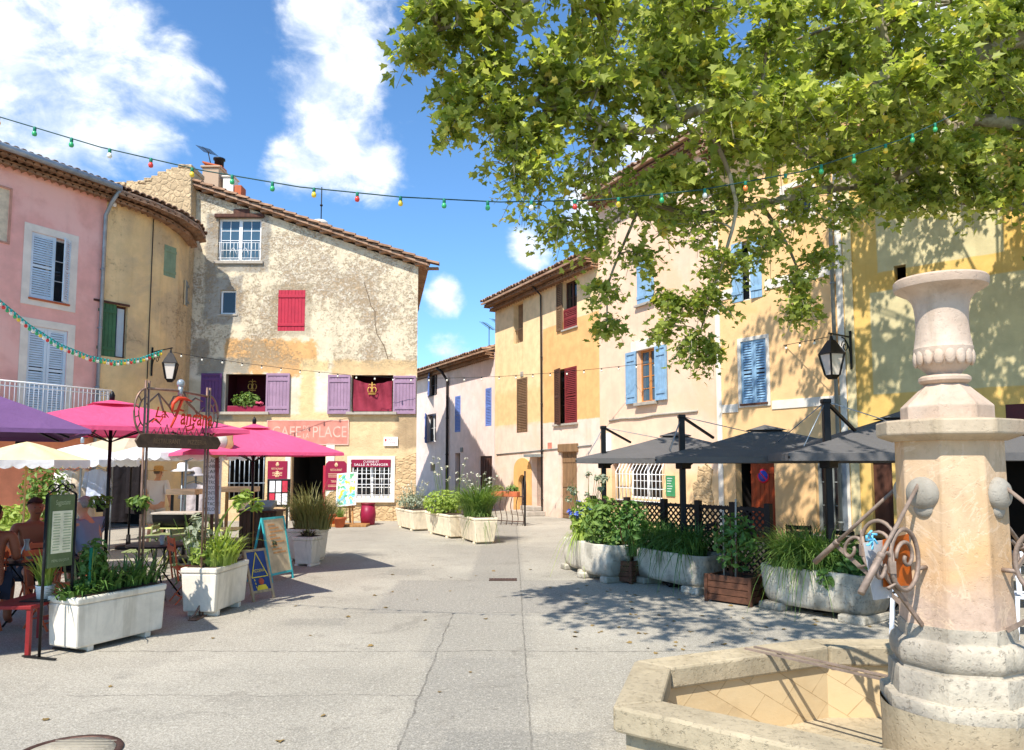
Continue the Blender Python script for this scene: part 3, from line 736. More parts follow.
# roof: tiles run down to the right, seen from the verge
d_ = .28
roof(cf, [(-2.72, 24.5 - d_, 8.42), (-4.2, 32.8, 8.5)], [(-10.75, 24.5 - d_, 11.22), (-11.0, 32.8, 11.25)], M['tile'], .22, .38, 11)
mb = MB(); vz = lambda x: 11.22 + (x + 10.75) * (8.42 - 11.22) / 8.03
prev = None
for i in range(21):
    x0 = -10.72 + i * .395; x1 = x0 + .42; z0, z1 = vz(x0), vz(x1); vs = []
    for x, z, hh in ((x0, z0, 0.0), (x1, z1, .05)):
        for k in range(7):
            an = math.pi * k / 6; vs.append((x, 24.5 - d_ + .06 - .13 * math.cos(an), z + hh + .02 + .1 * math.sin(an)))
    mb.add(vs, [(k, 7 + k, 8 + k, k + 1) for k in range(6)] + [(7, 8, 9, 10, 11, 12, 13)])
    mb.box(x0, x1 - .03, 24.5 - .2, 24.495, (z0 + z1) / 2 - .13, (z0 + z1) / 2 - .07)
mb.build('verge', M['tile_dark'], cf)
c = AT(213, 190, 27.5); mb = MB(); mb.box(c.x - .3, c.x + .32, 27.2, 27.9, 9.5, c.z + .75); mb.box(c.x - .36, c.x + .38, 27.14, 27.96, c.z + .75, c.z + .82); ch = mb.build('chimney', plaster('chimney render', rgb(186, 158, 132), grain=.5, dirt=0), cf, bevel=.02)
mb = MB(); mb.bar((c.x - .36, 27.55, c.z + 1.02), (c.x + .38, 27.55, c.z + .84), .5, .05); mb.build('chimney_tile', M['terracotta'], ch)
mb = MB(); mb.lathe([(.17, 0), (.17, .35), (.22, .37), (.22, .43)], (c.x + .18, 27.55, c.z + .8), 12); mb.build('chimney_pot', M['iron'], ch)
c2 = AT(230, 190, 27.5); mb = MB(); mb.box(c2.x - .2, c2.x + .2, 27.3, 27.8, 9.5, c2.z + .42); mb.box(c2.x - .24, c2.x + .24, 27.25, 27.85, c2.z + .42, c2.z + .48); mb.build('chimney', M['offwhite'], cf, bevel=.02)
mb = MB(); mb.box(c2.x + .24, c2.x + .5, 27.3, 27.8, 9.5, c2.z + .12); mb.build('chimney', M['terracotta'], cf, bevel=.02)
def antenna(root, base, h, yagi=True, tilt=0.0):
    mb = MB(); b = Vector(base); t = b + Vector((tilt * h, 0, h)); mb.tube([b, t], .02, 5)
    if yagi:
        d = Vector((-.55, .5, .5)).normalized(); mb.tube([t - d * .35, t + d * .55], .014, 4)
        for k in range(7): c_ = t + d * (-.3 + .13 * k); mb.tube([c_ - Vector((.2, .2, 0)), c_ + Vector((.2, .2, 0))], .009, 4)
    else: mb.lathe([(.0, 0), (.05, .02), (.05, .07), (0, .09)], t - Vector((0, 0, h * .45)), 6)
    return mb.build('antenna', M['iron'], root)
antenna(cf, (c.x - .1, 27.6, c.z + .8), .75, True, -.25); ca = AT(321, 222, 25.6); antenna(cf, ca - Vector((0, 0, .3)), 1.55, False)
mb = MB(); mb.ball(ca - Vector((.05, 0, .05)), .3, .25, .14); mb.build('mortar_cap', M['offwhite'], cf)
# crack
mb = MB(); pts = [W.pix(a, b) for a, b in ((364, 282), (369, 298), (371, 306), (375, 311), (375, 322), (377, 334), (384, 346), (388, 359))]
for (a, b), (c_, d) in zip(pts, pts[1:]): mb.bar(W.at(a, .004, b), W.at(c_, .004, d), .03, .006, (0, -1, 0))
mb.build('wall_crack', mat('crack shadow grey', rgb(120, 104, 84), .95), cf)
# ------------------------------------------------------------------ far white house
Wf = Wall([(-6.6, 42.4), (-.72, 30.8)]); W = Wf
fh = thing('white_house', 'small white house with lavender blue shutters beyond the cafe corner', 'house', (-3, 36, 0))
ez = Wf.pix(495, 352)[1]
f1 = W.rect(428, 437, 374, 396); f2 = W.rect(427, 436, 414, 442); f3 = W.rect(455, 460.5, 396, 432); f4 = W.rect(485.5, 491.5, 388, 426); f5 = W.rect(479.5, 492, 456, 512); f5 = (f5[0], f5[1], 0, f5[3]); f6 = W.rect(455, 460, 453, 514); f6 = (f6[0], f6[1], 0, f6[3])
f7 = W.rect(430.5, 435, 464, 471)
wall(fh, W, [f1, f2, f3, f4, f5, f6, f7], plaster('white limewash', rgb(236, 214, 204), rgb(226, 204, 190), .4, .5, .3), ez, 6)
for o in (f3, f4): shutter(fh, W, o[0], o[1], o[2], o[3], M['blue_sh'], 'louver', 'l', 0, -.03)
shutter(fh, W, f1[0], f1[1] - .1, f1[2], f1[3], M['blue_sh'], 'plank', 'l', 18, -.02); shutter(fh, W, f2[0], f2[1], f2[2] - .05, f2[3], M['blue_sh'], 'plank', 'l', 24, .0)
for o in (f1, f2): window(fh, W, o, M['white_paint'], M['glass_black'], 1, 2)
mb = MB(); f = W.loc(f5[0]); rbox(mb, f, f5[0], f5[1], -.1, -.05, 0, f5[3])
for k in range(1, 5): u = f5[0] + (f5[1] - f5[0]) * k / 5; rbox(mb, f, u - .02, u + .02, -.05, -.035, .1, f5[3] - .1)
mb.build('door', M['dark_brown'], fh); dark_back(fh, W, f6, M['void'], 1.0); dark_back(fh, W, f7, M['void'], .4)
off = lambda n, z: [W.at(u, n, z) for u in W.u]
genoise(fh, off(0, ez - .25), off(.4, ez - .25), M['tile_dark']); roof(fh, off(.55, ez + .06), off(-4.5, ez + 1.5), M['tile'], .24, .42, 12)
pu, pz = W.pix(449, 376); downpipe(fh, [W.at(pu - .45, .5, ez - .02), W.at(pu - .2, .3, ez - .25), W.at(pu, .08, ez - .7), W.at(pu, .08, 0)], M['pipe_dark'], .065)
b0 = W.at(W.pix(444, 350)[0], -2.4, ez + .5); antenna(fh, b0, 1.7, True); antenna(fh, b0 + Vector((.5, .2, 0)), 1.9, True)
mb = MB(); u, z = W.pix(462, 452); rbox(mb, W.loc(u), u - .12, u + .12, .001, .05, z, z + .2); mb.build('vent', M['grey_sh'], fh)
# ------------------------------------------------------------------ cream and orange house
Wm = Wall([(-.70, 30.75), (2.77, 23.6)]); W = Wm
ch = thing('orange_house', 'cream and orange rendered house with an arched doorway and brown shutters', 'house', (1, 27, 0))
ez = Wm.pix(545, 285)[1]
g1 = W.rect(513.5, 523, 303, 343); g2 = W.rect(517, 527.5, 378, 432); g3 = W.rect(563, 577, 280, 328); g4 = W.rect(555, 563, 369, 425); g5 = W.rect(565, 577, 367, 423)
gm = (g4[0], g5[1], g5[2], g5[3]); g6 = W.rect(518, 528, 474, 521); g6 = (g6[0], g6[1], 0.12, g6[3]); g7 = W.rect(532, 541.5, 457, 519); g7 = (g7[0], g7[1], .3, g7[3]); g8 = W.rect(561, 577, 452, 520); g8 = (g8[0], g8[1], .0, g8[3])
ud = W.pix(543, 400)[0]; zo = W.pix(575, 420)[1]; zm = W.pix(515, 424)[1]; zt = W.pix(575, 318)[1]
Pm = [(-1, ud, zm, 12, rgb(240, 208, 158), .1, .02), (ud, 9, zo, zt, rgb(234, 180, 118), .12, .025), (ud + .02, 9, zt, 12, rgb(240, 206, 158), .15, .03), (-1, ud, zm, zm + 1.3, rgb(232, 196, 142), .5, .2)]
wall(ch, W, [g1, g2 + (.05,), g3, gm, g6, g7, g8 + (.12,)], plaster('cream and orange render', rgb(236, 210, 190), rgb(230, 198, 172), .45, .6, .25, Pm, .25), ez + .1, 7)
dark_back(ch, W, g1, mat('pale recess', rgb(170, 140, 110), .9), .4, 'niche'); f = W.loc(g1[0]); mb = MB()
for k in range(5): u = g1[0] + (g1[1] - g1[0]) * (k + .5) / 5; mb.bar(f(u, -.08, g1[2]), f(u, -.08, g1[2] + .55), .02)
mb.bar(f(g1[0], -.08, g1[2] + .55), f(g1[1], -.08, g1[2] + .55), .03); mb.build('window_railing', M['brown_sh'], ch)
shutter(ch, W, g2[0], g2[1], g2[2], g2[3], M['brown_sh'], 'louver', 'l', 0, -.02, 'weathered brown louvred shutter, shut')
mb = MB(); f = W.loc((g2[0] + g2[1]) / 2); uc = (g2[0] + g2[1]) / 2; rbox(mb, f, uc - .12, uc + .12, .001, .03, g2[3] + .05, g2[3] + .25); mb.build('window_relief', M['cement'], ch, bevel=.02)
window(ch, W, g3, M['dark_brown'], M['glass_black'], 1, 3); shutter(ch, W, g3[0], g3[1], g3[2], g3[2] + (g3[3] - g3[2]) * .42, M['oxblood'], 'louver', 'l', 0, -.04); shutter(ch, W, g3[0] - .4, g3[0], g3[2], g3[3], M['brown_sh'], 'louver', 'r', 0, .02)
window(ch, W, gm, M['dark_brown'], M['glass_black'], 1, 3)
shutter(ch, W, g4[0], g4[1], g4[2], g4[3], M['dark_brown'], 'louver', 'l', 10, .0, 'dark brown louvred shutter leaf'); shutter(ch, W, g5[0], g5[1], g5[2], g5[3], M['oxblood'], 'louver', 'r', 0, -.02, 'oxblood louvred shutter leaf')
sill(ch, W, gm, M['cement'], .08, .08, .07); sill(ch, W, g3, M['cement'], .06, .06, .06)
# arched door with pointed yellow surround
f = W.loc((g6[0] + g6[1]) / 2); uc = (g6[0] + g6[1]) / 2; hw = (g6[1] - g6[0]) / 2
dark_back(ch, W, g6, M['void'], .9)
mb = MB(); ow = W.rect(513.5, 531, 458, 520); out = []; inn = []
for k in range(13):
    t = k / 12; a = math.pi * (1 - t); out.append((uc + (ow[1] - ow[0]) / 2 * math.cos(a), ow[3] - .55 + .55 * math.sin(a) ** .8)); inn.append((uc + hw * .82 * math.cos(a), g6[3] - hw * .95 + hw * .9 * math.sin(a)))
out = [(out[0][0], 0)] + out + [(out[-1][0], 0)]; inn = [(inn[0][0], 0)] + inn + [(inn[-1][0], 0)]
k = len(out); mb.add([f(a, .035, b) for a, b in out] + [f(a, .035, b) for a, b in inn] + [f(a, .001, b) for a, b in out] + [f(a, -.12, b) for a, b in inn],
    [(i, k + i, k + i + 1, i + 1) for i in range(k - 1)] + [(i + 1, 2 * k + i + 1, 2 * k + i, i) for i in range(k - 1)] + [(k + i, 3 * k + i, 3 * k + i + 1, k + i + 1) for i in range(k - 1)], uvs=out + inn + out + inn)
mb.build('arch', plaster('yellow stone arch', rgb(232, 178, 110), grain=.3), ch)
dark_back(ch, W, g7, mat('pale hall', rgb(196, 170, 150), .9), .6, 'entry'); mb = MB(); f = W.loc(g7[0])
rbox(mb, f, g7[0] - .1, g7[1] + .15, .001, .3, g7[3], g7[3] + .1); mb.build('door_canopy', M['grey_sh'], ch)
mb = MB(); rbox(mb, f, g7[0] - .35, g7[1] + .3, .001, .75, 0, .16); rbox(mb, f, g7[0] - .15, g7[1] + .15, .001, .42, .162, .32); mb.build('steps', M['cement'], ch, bevel=.02)
mb = MB(); f = W.loc(g8[0]); rbox(mb, f, g8[0], g8[1], -.1, -.06, 0, g8[3])
for t in (.33, .66): u = g8[0] + (g8[1] - g8[0]) * t; rbox(mb, f, u - .015, u + .015, -.06, -.045, .05, g8[3] - .1)
for z in (.15, g8[3] * .47, g8[3] - .35): rbox(mb, f, g8[0] + .03, g8[1] - .03, -.06, -.04, z, z + .14)
mb.build('door', M['brown_door'], ch, bevel=.005); mb = MB(); rbox(mb, f, g8[0] - .12, g8[1] + .12, .001, .07, g8[3], g8[3] + .28); mb.build('door_lintel', M['brown_door'], ch, bevel=.02)
u, z = W.pix(550, 446); mb = MB(); rbox(mb, W.loc(u), u - .14, u + .14, .001, .02, z - .1, z + .12); mb.build('house_plaque', mat('faded red plaque', rgb(206, 130, 110), .8), ch)
off = lambda n, z: [W.at(u, n, z) for u in W.u]
genoise(ch, off(0, ez - .2), off(.5, ez - .2), M['tile_dark']); roof(ch, off(.66, ez + .12), off(-4.5, ez + 1.6), M['tile'], .22, .4, 13)
downpipe(ch, [W.at(ud, .45, ez), W.at(ud, .08, ez - .35), W.at(ud, .06, 0)], M['pipe_dark'], .032)
mb = MB(); pts = [W.pix(a, b) for a, b in ((497, 454.5), (512, 453), (530, 451.5), (543, 450), (570, 447.5), (592, 445))]
mb.tube([W.at(a, .025, b) for a, b in pts], .02, 5); mb.build('wall_cable', M['grey_sh'], ch)
u = W.pix(572, 255)[0]; antenna(ch, W.at(u, -2.0, ez + .6), 1.3, True); 
# ------------------------------------------------------------------ peach house
Wp = Wall([(2.77, 23.6), (5.14, 18.7)]); W = Wp
ph = thing('peach_house', 'peach rendered house with open blue shutters and a barred ground floor window', 'house', (4, 21, 0))
h1 = W.rect(638, 656.5, 349, 402); h2 = W.rect(637, 654, 258, 303); h3 = W.rect(628, 662, 463, 499); h4 = W.rect(612, 619, 462, 522); h4 = (h4[0], h4[1], 0, h4[3])
h5 = W.rect(655, 672, 222, 236)
wall(ph, W, [h1, h2 + (.05,), h3, h4], plaster('peach render', rgb(238, 202, 172), rgb(234, 192, 156), .4, .45, .22, [(-1, 9, -1, W.pix(650, 470)[1], rgb(238, 200, 150), .5, .2)], .2), 10.3, 7)
window(ph, W, h1, M['honey'], M['glass'], 1, 4, .12, .06)
hw = .34
shutter(ph, W, h1[0] - .52, h1[0] - .02, h1[2], h1[3], M['sky_sh'], 'panel', 'r', 0, .03); shutter(ph, W, h1[1] + .02, h1[1] + .52, h1[2], h1[3], M['sky_sh'], 'panel', 'l', 0, .03)
mb = MB(); f = W.loc(h1[0]); rbox(mb, f, h1[0] - .3, h1[1] + .3, .001, .04, h1[3], h1[3] + .3); mb.build('window_surround', M['offwhite'], ph, bevel=.01); sill(ph, W, h1, M['cement'], .06, .14, .09)
um = (h2[0] + h2[1]) / 2; shutter(ph, W, h2[0], um, h2[2], h2[3], M['sky_sh'], 'plank', 'l', 0, -.02); shutter(ph, W, um + .005, h2[1], h2[2], h2[3], M['sky_sh'], 'plank', 'r', 0, -.02); sill(ph, W, h2, M['cement'], .06, .1, .07)
mb = MB(); pts = [W.pix(a, b) for a, b in ((610, 421), (622, 418.5), (640, 418), (655, 415), (670, 413.5), (698, 411))]
mb.tube([W.at(a, .02, b) for a, b in pts], .035, 6); mb.build('ledge', M['cement'], ph)
window(ph, W, h3, M['white_paint'], M['glass_black'], 1, 2); f = W.loc((h3[0] + h3[1]) / 2); mb = MB(); n = 13
for i in range(n):
    u = h3[0] - .3 + (h3[1] - h3[0] + .5) * i / (n - 1)
    mb.tube([f(u, .22, h3[2] - .1), f(u, .22, h3[3] - .25), f(u - .06, .02, h3[3])], .012, 5)
for z in (h3[2] - .05, h3[2] + .3, h3[2] + .7): mb.tube([f(h3[0] - .3, .02, z), f(h3[0] - .3, .22, z), f(h3[1] + .2, .22, z), f(h3[1] + .2, .02, z)], .012, 5)
mb.build('window_grille', M['white_paint'], ph); dark_back(ph, W, h4, M['void'], 1)
overlay(ph, W, [W.pix(a, b) for a, b in ((690, 530), (713, 532), (714, 500), (711, 488), (713, 470), (707, 463), (702, 468), (699, 466), (698, 480), (693, 484), (695, 500), (689, 508))], M['rubble'])
mb = MB(); u, z = W.pix(609, 441); rbox(mb, W.loc(u), u - .14, u + .14, .001, .16, z - .35, z + .22); mb.build('meter_box', M['white_paint'], ph, bevel=.01)
off = lambda n, z: [W.at(u, n, z) for u in W.u]
genoise(ph, off(0, 9.95), off(.4, 9.95), M['tile_dark']); roof(ph, off(.6, 10.3), off(-4.5, 11.6), M['tile'], .22, .4, 14)
# ------------------------------------------------------------------ yellow house
Wy = Wall([(5.14, 18.7), (7.07, 15.75)]); W = Wy
yh = thing('yellow_house', 'yellow house with white bands and shut sky blue shutters', 'house', (6.1, 17.2, 0))
k1 = W.rect(741.5, 767, 340, 403); k2 = W.rect(733, 761, 240, 300); k3 = W.rect(785, 811, 186, 217); k4 = W.rect(736, 775, 460, 530); k4 = (k4[0], k4[1], 0, k4[3]); k5 = W.rect(816, 843, 455, 540); k5 = (k5[0], k5[1], .35, k5[3])
zb1 = W.pix(800, 403)[1]; zb2 = W.pix(800, 277)[1]
wall(yh, W, [k1 + (.06,), k2, k3, k4, k5], plaster('yellow render', rgb(234, 192, 138), rgb(230, 184, 126), .4, .5, .2, (), .15), 9.7, 6)
mw = M['offwhite']
strip(yh, W, .16, k1[0] - .12, zb1 - .1, zb1 + .1, mw); strip(yh, W, k1[1] + .12, W.L - .16, zb1 - .1, zb1 + .1, mw); strip(yh, W, .16, k2[0] - .02, zb2 - .12, zb2 + .12, mw); strip(yh, W, k2[1] + .1, W.L - .16, zb2 - .12, zb2 + .12, mw)
strip(yh, W, 0, .15, 0, 9.6, mw, .03, 'pilaster'); strip(yh, W, W.L - .15, W.L, 0, 9.6, mw, .03, 'pilaster')
surround(yh, W, k1, mw, .09, .03); um = (k1[0] + k1[1]) / 2
shutter(yh, W, k1[0], um, k1[2], k1[3], M['sky_sh'], 'louver', 'l', 0, -.03); shutter(yh, W, um + .004, k1[1], k1[2], k1[3], M['sky_sh'], 'louver', 'r', 0, -.03); sill(yh, W, k1, M['dark_brown'], .03, .06, .05)
window(yh, W, k2, M['white_paint'], M['glass_black'], 1, 3); a = (k2[1] - k2[0]) * .34
shutter(yh, W, k2[0] - .04, k2[0] + a, k2[2], k2[3], M['sky_sh'], 'plank', 'l', 0, -.02); shutter(yh, W, k2[1] - a, k2[1] + .02, k2[2], k2[3], M['sky_sh'], 'plank', 'r', 10, -.02)
window(yh, W, k3, M['grey_sh'], M['glass_black'], 1, 2, .08); surround(yh, W, k3, mw, .12, .03)
f = W.loc((k4[0] + k4[1]) / 2); dark_back(yh, W, k4, M['void'], 1.6); ud = k4[0] + (k4[1] - k4[0]) * .33
mb = MB(); rbox(mb, f, ud, k4[1] - .02, -.16, -.11, .02, k4[3] - .02)
for t in range(1, 6): u = ud + (k4[1] - ud) * t / 6; rbox(mb, f, u - .008, u + .008, -.11, -.104, .1, k4[3] - .1)
rbox(mb, f, ud, k4[1] - .02, -.11, -.09, k4[3] - .32, k4[3] - .26); yd = mb.build('door', M['red_wood'], yh)
u, z = W.pix(757, 476, 0); mb = MB(); c_ = f(u + .1, -.1, z); mb.lathe([(.17, 0), (.17, .008)], c_, 20, axis=f.n); mb.build('no_parking_disc', mat('red disc paint', rgb(206, 40, 60), .4), yd)
mb = MB(); mb.lathe([(.13, .0095), (.13, .012)], c_, 20, axis=f.n); mb.build('disc_centre', mat('blue disc paint', rgb(52, 70, 170), .4), yd)
mb = MB(); mb.bar(c_ + f.n * .014 + f.d * -.09 + Vector((0, 0, .09)), c_ + f.n * .014 + f.d * .09 - Vector((0, 0, .09)), .03, .004, f.n); mb.build('disc_bar', bpy.data.materials['red disc paint'], yd)
window(yh, W, k5, M['grey_sh'], M['glass_black'], 1, 3, .1, .08, 'glazed_door'); strip(yh, W, k5[1], k5[1] + .12, .35, k5[3] + .1, M['zinc'], .04, 'door_frame'); mb = MB(); f = W.loc(k5[0]); rbox(mb, f, k5[0] - .2, k5[1] + .2, .001, .4, 0, .32); mb.build('doorstep', M['cement'], yh, bevel=.02)
off = lambda n, z: [W.at(u, n, z) for u in W.u]
genoise(yh, off(0, 9.4), off(.4, 9.4), M['tile_dark']); roof(yh, off(.6, 9.72), off(-4.5, 11.1), M['tile'], .22, .4, 15)
downpipe(yh, [W.at(W.L - .2, .45, 9.6), W.at(W.L - .2, .08, 9.2), W.at(W.L - .2, .08, 0)], M['grey_sh'], .04)
# ------------------------------------------------------------------ mustard house on the right
Wr = Wall([(7.07, 15.75), (11.6, 11.4), (16.5, 8.2)]); W = Wr
mh = thing('mustard_house', 'mustard house with grey green wall panels behind the fountain', 'house', (10, 12.5, 0))
m1 = W.rect(894, 906, 265, 281); m2 = W.rect(872, 893, 455, 530); m2 = (m2[0], m2[1], 0, m2[3]); m3 = W.rect(995, 1060, 452, 560); m3 = (m3[0], m3[1], 0, m3[3])
ga = rgb(204, 190, 146); pu = lambda x, y: W.pix(x, y)
Pr = [(pu(876, 230)[0], pu(1003, 230)[0], pu(930, 264)[1], pu(930, 150)[1], ga, .06, .02), (pu(871, 330)[0], pu(1150, 330)[0], pu(930, 391)[1], pu(930, 284)[1], ga, .06, .02), (pu(1024, 200)[0] + .6, 12, pu(930, 264)[1], pu(930, 150)[1], ga, .06, .02)]
wall(mh, W, [m1, m2, m3], plaster('mustard render', rgb(222, 184, 108), rgb(216, 174, 94), .4, .5, .22, Pr, .2), 8.6, 6)
for o in (m1, m2, m3): dark_back(mh, W, o, M['void'], .9)
f = W.loc(m2[0]); mb = MB(); rbox(mb, f, m2[0], m2[0] + .5, -.18, -.14, 0, m2[3]); mb.build('door', M['dark_brown'], mh)
mb = MB(); strip(mh, W, 0.02, .2, 0, 8.5, mat('pale pilaster', rgb(214, 196, 150), .9), .03, 'pilaster')
off = lambda n, z: [W.at(u, n, z) for u in W.u]
genoise(mh, off(0, 8.3), off(.4, 8.3), M['tile_dark']); roof(mh, off(.6, 8.62), off(-4.5, 10.0), M['tile'], .22, .4, 16)
# ------------------------------------------------------------------ ground, sun, sky
SUN_AZ, SUN_EL = 26.0, 53.0           # direction light travels: 29.5 deg right of the view axis
def ground_mat():
    m = NT('worn asphalt'); co = m.coord('Object'); sep = m.n('ShaderNodeSeparateXYZ'); m.l(co, sep.inputs[0]); x, y = sep.outputs[0], sep.outputs[1]
    n1 = m.noise(co, .35, 6, .6); n2 = m.noise(co, 2.6, 6, .65); n3 = m.noise(co, 70, 3, .8); n5 = m.noise(co, 26, 4, .75); n4 = m.noise(co, 9, 5, .7)
    vo = m.n('ShaderNodeTexVoronoi'); vo.inputs['Scale'].default_value = 120; m.l(co, vo.inputs['Vector'])
    col = m.mix(m.ramp(n1, .3, .7), rgb(154, 148, 136), rgb(177, 170, 156))
    col = m.mix(m.ramp(n2, .5, .75, 0, .55), col, rgb(144, 139, 128))
    def box(x0, x1, y0, y1, amp=.12, soft=.06):
        a = m.math('SUBTRACT', m.math('ABSOLUTE', m.math('SUBTRACT', x, (x0 + x1) / 2)), (x1 - x0) / 2); b = m.math('SUBTRACT', m.math('ABSOLUTE', m.math('SUBTRACT', y, (y0 + y1) / 2)), (y1 - y0) / 2)
        d = m.math('ADD', m.math('MAXIMUM', a, b), m.math('MULTIPLY', m.math('SUBTRACT', n4, .5), amp)); return m.ramp(d, soft, -soft)
    for bx, c, k in (((-.75, .12, 3.5, 7.2), rgb(140, 136, 128), .6), ((-1.75, .95, 9.3, 11.9), rgb(146, 141, 132), .75), ((-.68, .18, 11.9, 24), rgb(142, 137, 128), .7), ((-.9, .2, 7.2, 9.3), rgb(150, 145, 135), .6), ((-.45, .55, 4.6, 5.25), rgb(130, 127, 120), .5), ((-2.6, -1.9, 8.6, 9.0), rgb(134, 130, 121), .45), ((-2.1, -1.5, 12.5, 13.2), rgb(132, 128, 119), .5), ((-9, -3.2, 6.8, 24), rgb(156, 149, 137), .4)):
        col = m.mix(m.math('MULTIPLY', box(*bx, amp=.5 if k < .55 else .22), k), col, c)
    n6 = m.noise(co, 1.1, 5, .7, 1.2); col = m.mix(m.ramp(n6, .56, .66, 0, .4), col, rgb(124, 118, 108)); n7 = m.noise(co, 5.5, 2, .5); col = m.mix(m.ramp(n7, .72, .76, 0, .45), col, rgb(104, 98, 90)); col = m.mix(m.ramp(n1, .58, .7, 0, .35), col, rgb(188, 181, 166))
    # aggregate speckle
    col = m.mix(m.ramp(n3, .42, .62), m.mix(1.0, col, (.72, .71, .69, 1), 'MULTIPLY'), m.mix(1.0, col, (1.22, 1.21, 1.18, 1), 'MULTIPLY'))
    col = m.mix(m.ramp(n5, .5, .68, 0, .55), col, m.mix(1.0, col, (.6, .59, .56, 1), 'MULTIPLY')); col = m.mix(m.ramp(n5, .46, .3, 0, .5), col, rgb(214, 206, 188))
    col = m.mix(m.ramp(vo.outputs['Distance'], .0, .3, .5, 0), col, rgb(206, 199, 184))
    # joints and cracks
    wob = m.math('MULTIPLY', m.math('SUBTRACT', n2, .5), .35)
    def line(v, at, w, lo=None, hi=None, other=None, amp=1.0):
        d = m.math('ABSOLUTE', m.math('ADD', m.math('SUBTRACT', v, at), m.math('MULTIPLY', wob, amp)))
        k = m.ramp(d, w * .4, w); k = m.math('SUBTRACT', 1.0, k); k = m.math('MULTIPLY', k, m.ramp(n4, .4, .6, .3, 1))
        if other is not None: k = m.math('MULTIPLY', k, m.math('MULTIPLY', m.math('GREATER_THAN', other, lo), m.math('LESS_THAN', other, hi)))
        return k
    ks = [line(y, 7.45, .02, -4, 4, x, .5), line(x, -.72, .012, 3.4, 9.3, y, .22), line(x, .13, .01, 3.4, 24, y, .15), line(y, 6.05, .012, -3.5, -.7, x, .6), line(y, 9.35, .012, -2, 1, x, .25), line(y, 11.9, .012, -1.8, 1, x, .2)]
    crack = ks[0]
    for k in ks[1:]: crack = m.math('MAXIMUM', crack, k)
    col = m.mix(m.math('MULTIPLY', crack, .5), col, rgb(62, 58, 52))
    h = m.math('SUBTRACT', m.math('ADD', m.math('MULTIPLY', n3, .8), m.math('MULTIPLY', n2, .6)), m.math('MULTIPLY', crack, 1.5))
    m.principled(col, .92, 0, m.bump(h, .5, .012), .2)
    return m.m
mb = MB(); N = 40
xs = [-900, -200, -60, -30] + [-20 + i for i in range(41)] + [30, 60, 200, 900]; ys = [-300, -60, -20] + [-8 + 1.5 * i for i in range(40)] + [80, 200, 1400]
vs = [(x, y, 0) for y in ys for x in xs]; k = len(xs)
mb.add(vs, [(j * k + i, j * k + i + 1, (j + 1) * k + i + 1, (j + 1) * k + i) for j in range(len(ys) - 1) for i in range(k - 1)])
g = mb.build('ground', ground_mat()); tag(g, 'worn pale grey asphalt of the village square', 'ground', kind='structure')
# manhole cover and drain
p = G(68, 754); mc = thing('manhole_cover', 'round iron manhole cover set in the asphalt near the camera', 'manhole cover', p)
mb = MB(); mb.lathe([(.27, .004), (.27, .012), (.31, .012), (.31, .004)], p, 40, cap=False); mb.build('rim', M['rust_iron'], mc)
mb = MB(); mb.lathe([(.265, .002), (.265, .01), (.0, .012)], p, 40, cap=False)
for i in range(-4, 5): mb.box(p.x - .2, p.x + .2, p.y + i * .05 - .003, p.y + i * .05 + .003, .011, .0135)
mb.build('lid', stone('dusty iron lid', rgb(176, 166, 146), scale=6), mc)
p = G(503, 580); dg = MB()
for i in range(9): dg.box(p.x - .2 + i * .046, p.x - .178 + i * .046, p.y - .08, p.y + .08, .004, .012)
dg.box(p.x - .22, p.x + .22, p.y - .1, p.y - .08, .004, .013); dg.box(p.x - .22, p.x + .22, p.y + .08, p.y + .1, .004, .013); dg.box(p.x - .215, p.x + .215, p.y - .08, p.y + .08, .003, .005)
tag(dg.build('drain_grate', M['rust_iron'], loc=p), 'small rectangular iron drain grate in the middle of the square', 'drain')
sl = bpy.data.lights.new('sun', 'SUN'); so = bpy.data.objects.new('sun', sl); COL.objects.link(so)
sl.energy = 5.0; sl.angle = R(.5); sl.color = (1, .95, .87)
so.rotation_euler = Vector((math.sin(R(SUN_AZ)) * math.cos(R(SUN_EL)), math.cos(R(SUN_AZ)) * math.cos(R(SUN_EL)), -math.sin(R(SUN_EL)))).to_track_quat('-Z', 'Y').to_euler()
w = bpy.data.worlds.new('World'); SC.world = w; w.use_nodes = True; t = w.node_tree; t.nodes.clear()
class WT(NT):
    def __init__(s, t): s.t = t
q = WT(t); out = q.n('ShaderNodeOutputWorld'); bg = q.n('ShaderNodeBackground'); q.l(bg.outputs[0], out.inputs[0]); bg.inputs[1].default_value = .122
sky = q.n('ShaderNodeTexSky', sky_type='NISHITA'); sky.sun_disc = False; sky.sun_elevation = R(SUN_EL); sky.sun_rotation = R(180 + SUN_AZ); sky.air_density = 1.0; sky.dust_density = .25; sky.ozone_density = 2.0; sky.altitude = 300
dirv = q.n('ShaderNodeTexCoord').outputs['Generated']
def wdot(px, py):
    d = ray(px, py).normalized(); x = q.n('ShaderNodeVectorMath', operation='DOT_PRODUCT'); q.l(dirv, x.inputs[0]); x.inputs[1].default_value = d
    return q.math('ARCCOSINE', q.math('MINIMUM', x.outputs['Value'], .999999))
sv = q.scalev(dirv, (1, 1, 1.5))
c1 = q.noise(sv, 5.5, 9, .6, .4); c2 = q.noise(sv, 17, 7, .62, .3); c3 = q.noise(sv, 2.3, 3, .5)
fb = q.math('ADD', q.math('MULTIPLY', c1, .7), q.math('MULTIPLY', c2, .3))
mask = None
